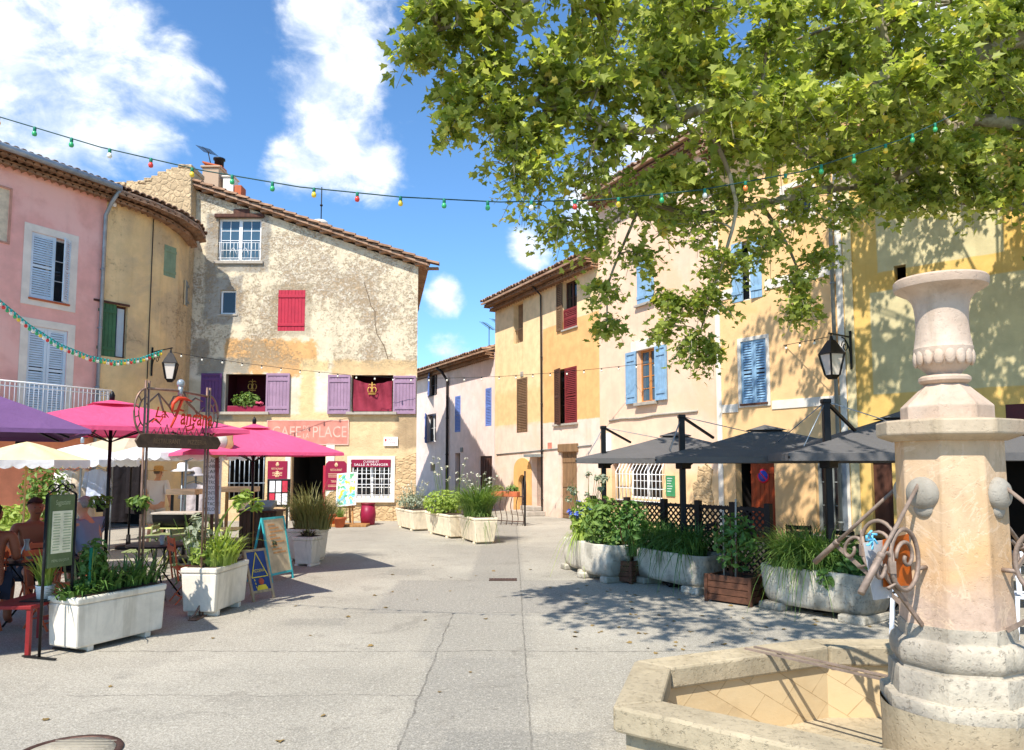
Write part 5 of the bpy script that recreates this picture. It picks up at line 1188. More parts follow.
def planter(label, c0, c1, width, z0, z1, m_, taper=.04, rim=.03, group=None, name='planter', lip=.07, side=1):
    """rectangular trough: front edge from c0 to c1 (ground points), going back by width"""
    c0, c1 = Vector((c0[0], c0[1], 0)), Vector((c1[0], c1[1], 0)); d = (c1 - c0).normalized(); n = Vector((-d.y, d.x, 0)) * side; c = (c0 + c1) / 2 + n * width / 2
    t = thing(name, label, 'planter', c, group)
    def q(i): return [c0 + d * i + n * i, c1 - d * i + n * i, c1 - d * i + n * (width - i), c0 + d * i + n * (width - i)]
    if side < 0: qq = lambda i: q(i)[::-1]
    else: qq = q
    mb = MB(); quadbox(mb, qq(taper), qq(0.006), z0, z1 - lip); quadbox(mb, qq(0), qq(-.004), z1 - lip, z1 - .002); mb.build('body', m_, t, bevel=.018)
    mb = MB(); i = qq(rim); vs = [Vector((p.x, p.y, z1 + .006)) for p in i]; 
    mb.add(vs, [(0, 1, 2, 3)]); 
    mb.build('soil', M['soil'], t)
    for k in (.18, .82):
        mb = MB(); p = c0.lerp(c1, k); mb.obox(p + n * width / 2 + Vector((0, 0, z0 / 2)), d * .035, n * (width * .42), (0, 0, z0 / 2 + .004)); mb.build('foot', m_, t, bevel=.01)
    return t, c, d, n
def parasol(label, c, ztop, zedge, rad, m_, n=4, rot=45, valance=0.0, scallop=False, pole=M['black_plastic'], group=None, vent=True, base=True, rod=.022, edge_m=None):
    c = Vector(c); t = thing('parasol', label, 'parasol', c, group); mb = MB(); rings = 7; sub = 8 if n <= 6 else 4; N = n * sub
    def rr(k):
        a = 2 * math.pi * k / N; s_ = 2 * math.pi / n; q = (a % s_) - s_ / 2; return rad * math.cos(s_ / 2) / math.cos(q)
    vs = [c + Vector((0, 0, ztop))]
    for j in range(1, rings + 1):
        x = j / rings
        for k in range(N):
            a = 2 * math.pi * k / N; g = R(rot) + a; q = (a % (2 * math.pi / n)) / (2 * math.pi / n); sagk = .03 * math.sin(math.pi * q) * math.sin(math.pi * x) * (rad / 1.5)
            r_ = rr(k) * x - .05 * rad * x * math.sin(math.pi * q) * (0 if n == 4 else 1)
            vs.append(c + Vector((math.cos(g) * r_, math.sin(g) * r_, ztop - (ztop - zedge) * (x ** 1.12) - sagk)))
    fs = [(0, 1 + k, 1 + (k + 1) % N) for k in range(N)]
    for j in range(rings - 1):
        for k in range(N): a = 1 + j * N + k; b = 1 + j * N + (k + 1) % N; fs.append((a, a + N, b + N, b))
    mb.add(vs, fs, n > 6)
    if valance and not scallop: vb = None
    cn = mb.build('canopy', m_, t)
    if valance:
        vb = MB(); L = vs[1 + (rings - 1) * N:]; P = []; Q = []
        for k in range(N):
            for i in range(4):
                u = i / 4; p = L[k].lerp(L[(k + 1) % N], u); ph = ((k + u) * 4 / sub) % 1.0; dp = valance * (1 if not scallop else .62 + .38 * math.sin(math.pi * ph)); o_ = (p - c); o_.z = 0; o_.normalize()
                P.append(p + o_ * .004); Q.append(p + o_ * .012 - Vector((0, 0, dp)))
        k = len(P); vb.add(P + Q, [(i, k + i, k + (i + 1) % k, (i + 1) % k) for i in range(k)], False); vb.build('valance', edge_m or m_, cn)
    if vent:
        mb = MB(); e = MB(); vv = [c + Vector((0, 0, ztop + .035))]
        for k in range(n * 2): g = R(rot) + math.pi * k / n; r_ = rad * .2 * (1 if k % 2 == 0 else math.cos(math.pi / n) * .96); vv.append(c + Vector((math.cos(g) * r_, math.sin(g) * r_, ztop - (ztop - zedge) * .2 ** 1.12 + .03)))
        mb.add(vv, [(0, 1 + k, 1 + (k + 1) % (2 * n)) for k in range(2 * n)]); mb.build('vent_cap', m_, cn)
    mb = MB(); mb.lathe([(.03, ztop + .02), (.035, ztop + .09), (.02, ztop + .13), (.004, ztop + .15)], (c.x, c.y, 0), 10); mb.build('finial', pole, t)
    mb = MB(); mb.tube([c + Vector((0, 0, .05)), c + Vector((0, 0, ztop))], rod, 10); mb.build('pole', pole, t)
    for k in range(n if n > 4 else 8):
        mb = MB()
        a = 2 * math.pi * k / (n if n > 4 else 8); g = R(rot) + a; s_ = 2 * math.pi / n; q = (a % s_) - s_ / 2; r_ = rad * math.cos(s_ / 2) / math.cos(q) * .97; mb.bar(c + Vector((0, 0, ztop - .05)), c + Vector((math.cos(g) * r_, math.sin(g) * r_, zedge - .03)), .018, .022); h = c + Vector((math.cos(g) * r_ * .5, math.sin(g) * r_ * .5, (ztop + zedge) / 2 - .05)); mb.bar(h, c + Vector((0, 0, zedge - .15)), .012); mb.build('rib', pole, t)
    if base: mb = MB(); mb.lathe([(.26, .0), (.26, .05), (.24, .07), (.05, .08), (.04, .3)], c, 20); mb.build('base', M['iron'], t)
    return t
def bistro_chair(label, m_, cat='chair', group=None):
    t = thing('bistro_chair', label, cat, group=group); mb = MB()
    for i in range(5): mb.box(-.2, .2, -.19 + i * .077, -.125 + i * .077, .44, .458)
    mb.build('seat', m_, t, bevel=.004); mb = MB()
    for z in (.68, .78): mb.box(-.2, .2, .235, .25, z, z + .065)
    mb.build('backrest', m_, t, bevel=.004); mb = MB()
    for x in (-.19, .19): mb.bar((x, -.2, 0), (x, .15, .44), .022, .012); mb.bar((x * .9, .2, 0), (x * .9, -.16, .44), .022, .012); mb.bar((x * .9, -.16 + .33, .3), (x * .95, .245, .86), .022, .012)
    mb.bar((-.19, -.14, .08), (.19, -.14, .08), .014); mb.bar((-.17, .14, .1), (.17, .14, .1), .014); mb.build('frame', m_, t)
    return t
def bistro_table(label, m_, rad=.34, square=False, z=.72, leg=None):
    t = thing('bistro_table', label, 'table'); mb = MB()
    if square: mb.box(-rad, rad, -rad, rad, z - .022, z)
    else: mb.lathe([(rad, z - .025), (rad + .004, z - .012), (rad, z)], (0, 0, 0), 32)
    mb.build('table_top', m_, t, bevel=.004)
    for k in range(4):
        mb = MB(); a = math.pi / 4 + k * math.pi / 2; mb.tube([(math.cos(a) * rad * .8, math.sin(a) * rad * .8, 0), (math.cos(a) * .06, math.sin(a) * .06, z * .5), (math.cos(a) * rad * .7, math.sin(a) * rad * .7, z - .03)], .012, 6); mb.build('leg', leg or m_, t)
    return t
# ------------------------------------------------------------------ parasols of the left terrace
pinkm = cloth('pink canvas', rgb(232, 92, 132), .16); purp = cloth('purple canvas', rgb(110, 78, 118), .04); crm = cloth('cream canvas', rgb(238, 218, 172), .2); whi = cloth('white canvas', rgb(240, 238, 236), .2); bei = cloth('beige canvas', rgb(220, 200, 172), .3)
parasol('purple square parasol at the left edge of the terrace, nearest the camera', (-6.1, 7.38, 0), 2.8, 2.13, 2.2, purp, 4, -10, .04)
parasol('pink square parasol on a dark pole behind the big white planter', AT(109, 470, 9.6).xy.to_3d(), 2.6, 2.24, 1.85, pinkm, 4, -6, .05)
parasol('bright pink parasol leaning out towards the cafe door', AT(253, 470, 12.6).xy.to_3d(), 2.46, 2.0, 1.65, pinkm, 4, -14, .05)
c = AT(26, 470, 12.2); parasol('small cream parasol with a scalloped white edge on a pale pole', (c.x, c.y, 0), 2.18, 1.88, .95, crm, 8, 10, .14, True, wood('pale pole wood', rgb(206, 168, 110), .6), None, False, True, .016, whi)
c = AT(81, 470, 14.4); parasol('white scalloped parasol standing between the cream parasol and the dark pole', (c.x, c.y, 0), 2.2, 1.9, 1.05, whi, 8, 0, .14, True, M['zinc'], None, False)
c = AT(186, 470, 14.2); parasol('widest white scalloped parasol, above the man in the straw hat', (c.x, c.y, 0), 2.36, 2.02, 1.3, whi, 8, 5, .14, True, M['zinc'], None, False)
c = AT(132, 450, 16.4); parasol('beige canvas parasol behind the white scalloped ones', (c.x, c.y, 0), 2.5, 2.0, 1.6, bei, 4, 20, .12)
# ------------------------------------------------------------------ planters and plants
GP = 'white concrete planters beside the cafe terrace'
t1, c1, d1, n1 = planter('long white planter of dark leafy lilies beside the menu board', (-4.14, 7.28), (-3.72, 8.22), (.44), .05, .53, M['white_conc'], .02, .04, GP)
mb = MB(); 
for k in range(7): p = c1 + d1 * (-.42 + .14 * k); blades(mb, (p.x, p.y, .5), .15, .2, .42 if k > 1 else .22, 46, .8, .016, .75)
plant('lily_clump', 'dark strappy lily leaves filling the long white planter', 'plant', (c1.x, c1.y, .53), [('leaves', mb, M['fol_dark'])])
mb = MB(); p = c1 + d1 * -.28; leaves(mb, (p.x, p.y, .58), .16, .16, .1, 160, .035); leaves(mb, (p.x + .02, p.y + .1, .82), .13, .16, .26, 260, .04); s2 = MB(); stems(s2, (p.x, p.y + .1, .5), .1, .1, .5, 14); 
mb2 = MB(); mb2.tube([(p.x + .05, p.y - .02, .5), (p.x + .055, p.y - .02, .98)], .016, 6)
plant('leafy_shrub', 'loose shrub tied to a green stake at the near end of the long planter', 'plant', (p.x, p.y, .53), [('leaves', mb, M['fol_dark']), ('stems', s2, M['fol_mid']), ('stake', mb2, mat('green stake', rgb(28, 110, 78), .5))])
t2, c2, d2, n2 = planter('white planter of wild flowers under the iron name sign', (-3.5, 9.02), (-3.42, 9.9), .45, .06, .58, M['white_conc'], .03, .04, GP)
mb = MB(); s2 = MB(); fl = []
leaves(mb, (c2.x, c2.y, .72), .26, .45, .2, 420, .05); blades(mb, (c2.x + .1, c2.y - .1, .58), .22, .4, .5, 120, .7, .014, .6)
for q in ((.06, -.15, 1.35, .34), (.12, -.1, 1.42, .42), (.02, .1, 1.3, .5)):
    b = Vector((c2.x, c2.y, .6)); e = b + Vector((q[3] * .9, q[1], q[2] - .6)); path = bez(b + Vector((0, q[1], 0)), b + Vector((.02, q[1], q[2] - .75)), e, 8); s2.tube(path, [.012, .011, .01, .01, .009, .009, .008, .008, .008], 6); fl += heads([e], .09, .09, 60, .04, 1)
plant('wild_flowers', 'wild leafy plants with three long arching stalks ending in lime heads', 'plant', (c2.x, c2.y, .58), [('leaves', mb, M['fol_lime']), ('stems', s2, M['fol_lime']), ('flower_head', fl, M['fol_lime'])])
mb = MB(); leaves(mb, (c2.x - .16, c2.y - .2, .92), .16, .14, .3, 190, .05); s2 = MB(); stems(s2, (c2.x - .16, c2.y - .2, .58), .12, .12, .62, 14)
plant('olive_sprig', 'thin grey green shrub at the left end of the wild flower planter', 'plant', (c2.x - .16, c2.y - .2, .58), [('leaves', mb, M['fol_grey']), ('stems', s2, M['fol_mid'])])
p = G(291, 566); t3, c3, d3, n3 = planter('small square white planter with wispy dark grass, in front of the lavender', (p.x, p.y), (p.x + .40, p.y - .12), .40, .03, .52, M['white_conc'], .05, .04, GP)
mb = MB(); blades(mb, (c3.x, c3.y, .5), .14, .14, .34, 50, .9, .004, 1.3); b2 = MB(); blades(b2, (c3.x, c3.y, .52), .15, .15, .14, 90, .6, .008, .9)
plant('wispy_grass', 'sparse dark wispy grass in the small square planter', 'plant', (c3.x, c3.y, .52), [('blades', mb, M['fol_straw']), ('tuft', b2, mat('dry dark tuft', rgb(58, 48, 42), .9))])
p = AT(284, 560, 14.3); t4, c4, d4, n4 = planter('white planter with a tall lavender bush before the cafe door', (p.x, 14.3), (p.x + .62, 14.1), .5, .04, .6, M['white_conc'], .05, .04, GP)
mb = MB(); blades(mb, (c4.x + .1, c4.y, .58), .5, .36, .72, 330, .3, .009, .7); b2 = MB(); blades(b2, (c4.x + .1, c4.y, .58), .5, .36, .9, 240, .3, .007, .6)
plant('lavender_bush', 'tall straw tipped lavender bush in front of the dark cafe door', 'plant', (c4.x, c4.y, .6), [('foliage', mb, M['fol_straw']), ('flower_spikes', b2, M['fol_straw'])])
FPL_ = [('first', (395, 526), (412, 530.5), (425, 528), 'farthest of three cream planters in the road mouth, with silvery flowers', .56), ('b', (424.5, 532), (449, 538), (458, 536), 'middle one of three cream planters in the road mouth, with bushy greenery', .58), ('c', (458, 538), (474, 543.5), (496, 542), 'nearest of three cream planters in the road mouth, with tall grass', .6)]
cream_c = stone('cream concrete', rgb(236, 220, 190), None, 5, .2, dark=.25)
FC = []
for _, a, b, e, lb, zt_ in FPL_:
    A, B_, E = G(*a, .03), G(*b, .03), G(*e, .03); fr = (B_ - A); n_ = Vector((-fr.y, fr.x, 0)).normalized(); wd = max(.5, abs((E - B_).dot(n_)))
    q = planter(lb, (A.x, A.y), (B_.x, B_.y), wd, .04, zt_, cream_c, .07, .04, 'cream planters closing the road mouth'); FC.append(q[1])
c = FC[0]; mb = MB(); leaves(mb, (c.x, c.y, .78), .5, .4, .26, 460, .045); s2 = MB(); tp = stems(s2, (c.x, c.y, .56), .4, .3, .75, 34); fl = heads(tp, .03, .03, 5, .024)
plant('silver_bush', 'silvery bush dotted with small pale flowers in the farthest cream planter', 'plant', (c.x, c.y, .56), [('leaves', mb, M['fol_grey']), ('stems', s2, M['fol_grey']), ('flower', fl, M['petal_white'])])
c = FC[1]; mb = MB(); leaves(mb, (c.x, c.y, .84), .62, .45, .34, 900, .05); s2 = MB(); tp = stems(s2, (c.x, c.y, .6), .35, .3, 1.35, 14, .006, .18); fl = heads(tp, .05, .04, 9, .03, 1)
plant('green_bush', 'low bushy green plant with tall seed heads in the middle cream planter', 'plant', (c.x, c.y, .58), [('leaves', mb, M['fol_lime']), ('stems', s2, M['fol_mid']), ('seed_head', fl, M['petal_white'])])
c = FC[2]; mb = MB(); blades(mb, (c.x, c.y, .58), .45, .4, .95, 620, .6, .011, .7); blades(mb, (c.x + .1, c.y - .35, .6), .3, .1, .4, 50, 2.6, .011, 1.0); s2 = MB(); tp = stems(s2, (c.x, c.y, .6), .3, .3, 1.0, 34, .005, .3); fl = heads(tp, .045, .035, 6, .026, 1)
plant('tall_grass', 'tall fine grass with white flower heads in the nearest cream planter', 'plant', (c.x, c.y, .6), [('blades', mb, M['fol_mid']), ('stems', s2, M['fol_mid']), ('flower_head', fl, M['petal_white'])])
# ------------------------------------------------------------------ right terrace: troughs, crates, umbrellas, lattice
def trough(label, px0, px1, ptop, pbot, pr0=None, depth=.55, rot=None, name='stone_trough', foot=.09):
    """rounded stone trough on two stone blocks; bottom given at the front foot"""
    a = G(px0, pr0 or pbot); b = G(px1, pbot); c0 = Vector((a.x, a.y, 0)); c1 = Vector((b.x, b.y, 0)); d = (c1 - c0).normalized(); n = Vector((-d.y, d.x, 0)); L = (c1 - c0).length; zt = CAMZ - (ptop - HOR) / FPX * ((a.y + b.y) / 2 + .0)
    c = (c0 + c1) / 2 + n * depth / 2; t = thing(name, label, 'planter', c, 'old stone troughs along the right terrace'); mb = MB(); K = 28
    def ring(sx, sy, z, ins=0):
        out = []
        for k in range(K):
            a_ = 2 * math.pi * k / K; e = .32; x = math.copysign(abs(math.cos(a_)) ** e, math.cos(a_)); y = math.copysign(abs(math.sin(a_)) ** e, math.sin(a_)); out.append(c + d * (x * (L / 2 * sx - ins)) + n * (y * (depth / 2 * sy - ins)) + Vector((0, 0, z)))
        return out
    pr_ = [(.90, .86, foot, 0), (.95, .93, foot + .06, 0), (.985, .98, foot + .2, 0), (1.0, 1.0, zt - .1, 0), (1.0, 1.0, zt - .02, 0), (.985, .98, zt, 0), (1, 1, zt - .005, .07), (1, 1, zt - .1, .08)]
    rs = [ring(*p) for p in pr_]; vs = [p for r_ in rs for p in r_]; fs = [(i * K + k, i * K + (k + 1) % K, (i + 1) * K + (k + 1) % K, (i + 1) * K + k) for i in range(len(rs) - 1) for k in range(K)]; fs.append(tuple(range(K))[::-1]); mb.add(vs, fs, True); o = mb.build('body', M['trough'], t); rough(o, .02, 4, px0); 
    mb = MB(); mb.add(ring(1, 1, zt - .05, .06), [tuple(range(K))]); mb.build('soil', M['soil'], t)
    for k in (-.36, .36):
        mb = MB(); q = c + d * (L * k); mb.obox(q + Vector((0, 0, foot / 2)) , d * (L * .11), n * (depth * .56), (0, 0, foot / 2 + .005)); mb.build('foot', M['trough'], t, bevel=.025)
    return c, d, n, zt, L
def crate(label, p0, p1, z1, depth):
    c0, c1 = Vector((p0[0], p0[1], 0)), Vector((p1[0], p1[1], 0)); d = (c1 - c0).normalized(); n = Vector((-d.y, d.x, 0)); L = (c1 - c0).length; c = (c0 + c1) / 2 + n * depth / 2; t = thing('wooden_planter', label, 'planter', c)
    mb = MB()
    for k in range(4):
        z0, zz_ = .02 + (z1 - .02) * k / 4 + .004, .02 + (z1 - .02) * (k + 1) / 4 - .004; h = (zz_ - z0) / 2
        for s_ in (-1, 1): mb.obox(c + n * (s_ * depth / 2) + Vector((0, 0, (z0 + zz_) / 2)), d * (L / 2), n * .012, (0, 0, h)); mb.obox(c + d * (s_ * L / 2) + Vector((0, 0, (z0 + zz_) / 2)), d * .012, n * (depth / 2 - .012), (0, 0, h))
    mb.build('planks', M['plank'], t, bevel=.004)
    for i in (-1, 1):
        for j in (-1, 1): mb = MB(); mb.obox(c + d * (i * (L / 2 + .013)) + n * (j * (depth / 2 + .013)) + Vector((0, 0, z1 / 2)), d * .022, n * .022, (0, 0, z1 / 2)); mb.build('corner_post', M['plank'], t, bevel=.004)
    mb = MB(); mb.obox(c + Vector((0, 0, z1 - .05)), d * (L / 2 - .02), n * (depth / 2 - .02), (0, 0, .02)); mb.build('soil', M['soil'], t); return c
ta = trough('narrow stone trough with blue flowers at the far end of the terrace', 561, 585, 538, 577, 568, .5); tb = trough('short stone trough with climbing leaves, second from the far end', 577, 609, 542, 584, 577, .5); tc = trough('mossy stone trough of long green grass between the two wooden planters', 629, 702, 550, 596, 581, .6); td = trough('large stone trough with spilling grass and herbs beside the fountain', 757, 870, 568, 627, 607, .65)
p0, p1 = G(608, 581), G(631, 584); ca_ = crate('small wooden planter holding a thin shrub beside the stone troughs', p0, p1, .34, .36); p0, p1 = G(708, 601), G(750, 607); cb_ = crate('larger wooden planter with a staked shrub between two stone troughs', p0, p1, .36, .45)
c, d, n, zt, L = ta; mb = MB(); leaves(mb, (c.x, c.y, zt + .3), .28, .35, .4, 520, .055); blades(mb, (c.x - .12, c.y - .2, zt), .14, .14, .45, 90, 2.0, .01, .9); s2 = MB(); tp = stems(s2, (c.x, c.y, zt), .2, .3, 1.1, 22); fl = heads(tp[::2], .07, .05, 18, .04, 1); f2 = heads([c + Vector((pr.uniform(-.28, .2), pr.uniform(-.34, .2), zt + pr.uniform(.3, .6))) for _ in range(11)], .06, .04, 16, .035, 1)
plant('blue_flower_bush', 'bush of blue flowers and tall pale seed heads in the narrow trough', 'plant', (c.x, c.y, zt), [('leaves', mb, M['fol_lime']), ('stems', s2, M['fol_mid']), ('seed_head', fl, M['fol_grey']), ('flower', f2, M['petal_blue'])])
c, d, n, zt, L = tb; mb = MB(); leaves(mb, (c.x, c.y + .1, zt + .3), .36, .35, .42, 760, .05); leaves(mb, (c.x + .12, c.y - .22, zt - .05), .2, .1, .25, 160, .05)
plant('leafy_climber', 'dense leafy climber spilling over the short stone trough', 'plant', (c.x, c.y, zt), [('leaves', mb, M['fol_mid'])])
c = ca_; mb = MB(); leaves(mb, (c.x + .1, c.y, .85), .32, .3, .42, 520, .05); blades(mb, (c.x + .15, c.y, .4), .3, .3, .85, 120, .5, .008, .5); s2 = MB(); stems(s2, (c.x, c.y, .3), .12, .12, .7, 8, .01)
plant('thin_shrub', 'thin olive green shrub growing from the small wooden planter', 'plant', (c.x, c.y, .34), [('leaves', mb, M['fol_dark']), ('stems', s2, M['plank'])])
c, d, n, zt, L = tc; mb = MB()
for k in range(6): p = c + d * (-.4 + .16 * k); blades(mb, (p.x, p.y, zt - .05), .18, .24, .62, 150, .8, .010, .8)
for k in range(5): p = c + d * (-.42 + .2 * k) - n * .24; blades(mb, (p.x, p.y, zt - .02), .08, .06, .34, 26, 2.2, .009, 1.1)
plant('grass_clump', 'thick clump of long green grass in the mossy trough', 'plant', (c.x, c.y, zt), [('blades', mb, M['fol_dark'])])
c = cb_; mb = MB(); leaves(mb, (c.x, c.y, .78), .32, .3, .4, 330, .055); s2 = MB(); stems(s2, (c.x, c.y, .3), .15, .15, .8, 9, .009); st2 = MB(); st2.tube([(c.x - .03, c.y - .06, .3), (c.x, c.y - .05, 1.35)], .012, 6); st3 = MB(); st3.tube([(c.x - .16, c.y + .02, .3), (c.x - .15, c.y + .02, 1.2)], .01, 6)
plant('staked_shrub', 'dark shrub on two pale stakes in the larger wooden planter', 'plant', (c.x, c.y, .36), [('leaves', mb, M['fol_dark']), ('stems', s2, M['plank']), ('stake', [st2, st3], M['cement'])])
c, d, n, zt, L = td; mb = MB()
for k in range(6): p = c + d * (-.5 + .13 * k); blades(mb, (p.x, p.y, zt - .05), .2, .24, .68, 170, .8, .010, .8)
for k in range(4): p = c + d * (-.45 + .17 * k) - n * .28; blades(mb, (p.x, p.y, zt - .02), .1, .06, .36, 30, 2.2, .009, 1.1)
plant('spilling_grass', 'bright green grass spilling over the front of the large trough', 'plant', (c.x - .3, c.y, zt), [('blades', mb, M['fol_mid'])])
p = c + d * .36; mb = MB(); leaves(mb, (p.x, p.y, zt + .06), .3, .28, .24, 620, .05); q = c + d * .28 - n * .26; leaves(mb, (q.x, q.y, zt - .06), .2, .1, .16, 130, .045)
plant('green_herbs', 'low mound of green herbs at the right end of the large trough', 'plant', (p.x, p.y, zt), [('leaves', mb, M['fol_dark'])])
p = c - d * .55 + n * .55; mb = MB(); blades(mb, (p.x, p.y, .35), .4, .35, .85, 330, .5, .008, .7); pot = MB(); pot.lathe([(.16, 0), (.2, .3), (.21, .36), (.17, .36), (.16, .3)], (p.x, p.y, 0), 20)
plant('plumed_grass', 'arching olive grass in a pot behind the large trough', 'plant', (p.x, p.y, 0), [('blades', mb, M['fol_straw']), ('pot', pot, M['terracotta'])])
# lattice screen
A = AT(593, 499, 13.4); B2 = AT(769, 503, 10.6); A.z = B2.z = 0; d = (B2 - A).normalized(); n = Vector((-d.y, d.x, 0)); L = (B2 - A).length; zt = 1.2
lt = thing('lattice_screen', 'dark brown diagonal lattice screen behind the stone troughs', 'fence', (A + B2) / 2); M['dark_lat'] = wood('dark lattice wood', rgb(46, 34, 30), .6)
xs = [(AT(px, 500, 12).x, px) for px in (593, 627, 664, 698, 733, 769)]
def on(px):  # where a pixel column meets the screen's line
    r = ray(px, 500); t = (A.x * d.y - A.y * d.x) / (r.x * d.y - r.y * d.x); return (Vector((r.x * t, r.y * t, 0)) - A).dot(d)
us = [on(px) for px in (593, 627, 664, 698, 733, 768)]
for u in us: mb = MB(); p = A + d * u; mb.obox(p + Vector((0, 0, (zt + .06) / 2)), d * .045, n * .045, (0, 0, (zt + .06) / 2)); mb.build('post', M['dark_lat'], lt, bevel=.006)
for u0, u1 in zip(us, us[1:]):
    mb = MB(); z0, z1 = .12, zt
    for z in (z0, z1 - .03): mb.bar(A + d * u0 + Vector((0, 0, z)), A + d * u1 + Vector((0, 0, z)), .03, .05)
    w_ = u1 - u0 - .08; h_ = z1 - z0; s_ = .1; k = -h_
    while k < w_:
        for sg_ in (1, -1):
            x0, y0 = (max(k, 0), max(-k, 0)); x1 = min(w_, k + h_); y1 = y0 + (x1 - x0)
            if x1 - x0 > .03:
                f0, f1 = ((x0, x1) if sg_ > 0 else (w_ - x0, w_ - x1)); mb.bar(A + d * (u0 + .04 + f0) + n * (.006 * sg_) + Vector((0, 0, z0 + y0)), A + d * (u0 + .04 + f1) + n * (.006 * sg_) + Vector((0, 0, z0 + y1)), .026, .008, n)
        k += s_
    mb.build('lattice_panel', M['dark_lat'], lt)
# cantilever umbrellas
greyc = cloth('charcoal canvas', rgb(104, 101, 99), .08)
def cantilever(label, base, h, ctr, rot, size, zt, ze):
    base = Vector(base); t = thing('cantilever_umbrella', label, 'umbrella', base, 'grey cantilever umbrellas of the right terrace'); ctr = Vector(ctr)
    mb = MB(); mb.bar(base, base + Vector((0, 0, h)), .085, .085, (0, 1, 0)); mb.build('mast', M['black_plastic'], t, bevel=.012)
    mb = MB(); mb.bar(base + Vector((0, 0, h - .03)), base + Vector((0, 0, h + .03)), .11, .11, (0, 1, 0)); mb.build('mast_cap', M['black_plastic'], t, bevel=.015)
    cs = [ctr + Vector((math.cos(R(rot) + k * math.pi / 2) * size, math.sin(R(rot) + k * math.pi / 2) * size, ze)) for k in range(4)]; top = ctr + Vector((0, 0, zt))
    mb = MB(); dr = (Vector((ctr.x, ctr.y, 0)) - base); dr.normalize(); br_ = base + Vector((0, 0, ze - .05)); mb.obox(br_ + dr * .02, dr * .1, Vector((-dr.y, dr.x, 0)) * .07, (0, 0, .13)); mb.bar(br_ + dr * .08 - Vector((0, 0, .1)), br_ + dr * .36 + Vector((0, 0, .06)), .05, .05); mb.build('slider_bracket', M['black_plastic'], t, bevel=.015)
    mb = MB(); e = base.lerp(Vector((top.x, top.y, 0)), .36) + Vector((0, 0, ze + .3)); mb.bar(base + Vector((0, 0, h)), e, .035, .035); mb.bar(br_ + dr * .2, top - Vector((0, 0, .12)), .045, .06); mb.build('arm', M['black_plastic'], t)
    mb = MB()
    for c_ in (cs[1], cs[2], cs[0]): mb.tube([base + Vector((0, 0, h)), c_.lerp(top, .12) + Vector((0, 0, .02))], .007, 5)
    mb.build('stay_cables', M['zinc'], t)
    mb = MB(); N = 32; rings = 8; vs = [top]
    for j in range(1, rings + 1):
        x = j / rings
        for k in range(N):
            q = k / 8; i = int(q) % 4; f_ = q - int(q); p = cs[i].lerp(cs[(i + 1) % 4], f_); v = top.lerp(p, x); v.z -= .05 * math.sin(math.pi * x) * (.4 + .6 * math.sin(math.pi * f_)) ; vs.append(v)
    mb.add(vs, [(0, 1 + k, 1 + (k + 1) % N) for k in range(N)] + [(1 + j * N + k, 1 + j * N + N + k, 1 + j * N + N + (k + 1) % N, 1 + j * N + (k + 1) % N) for j in range(rings - 1) for k in range(N)]); cn = mb.build('canopy', greyc, t)
    mb = MB(); P = vs[1 + (rings - 1) * N:]; Q = [p - Vector((0, 0, .09)) for p in P]; mb.add(P + Q, [(i, N + i, N + (i + 1) % N, (i + 1) % N) for i in range(N)]); mb.build('hem', greyc, cn)
    mb = MB(); vv = [top + Vector((0, 0, .04))] + [top.lerp(c_, .17) + Vector((0, 0, .03)) for c_ in cs]; mb.add(vv, [(0, 1, 2), (0, 2, 3), (0, 3, 4), (0, 4, 1)]); mb.build('vent_cap', greyc, cn)
    for k in range(8): q = cs[k // 2] if k % 2 == 0 else (cs[k // 2].lerp(cs[(k // 2 + 1) % 4], .5)); mb = MB(); mb.bar(top - Vector((0, 0, .08)), q - Vector((0, 0, .05)), .02, .028); mb.build('rib', M['black_plastic'], t)
    mb = MB(); mb.box(base.x - .25, base.x + .25, base.y - .05, base.y + .45, 0.005, .07); mb.build('base', M['iron'], t, bevel=.02)
p = AT(604, 500, 13.6); cantilever('farthest grey cantilever umbrella, its mast beside the brown door', (p.x, p.y, 0), 2.48, (3.2, 14.7, 0), 34, 2.5, 2.42, 1.92)
p = AT(683, 500, 11.3); cantilever('middle grey cantilever umbrella, its mast rising behind the mossy trough', (p.x, p.y, 0), 2.53, (4.15, 12.3, 0), 34, 2.5, 2.42, 1.92)
p = AT(829, 500, 9.4); cantilever('nearest grey cantilever umbrella, its mast standing by the large trough', (p.x, p.y, 0), 2.6, (5.35, 10.3, 0), 34, 2.5, 2.5, 1.94)
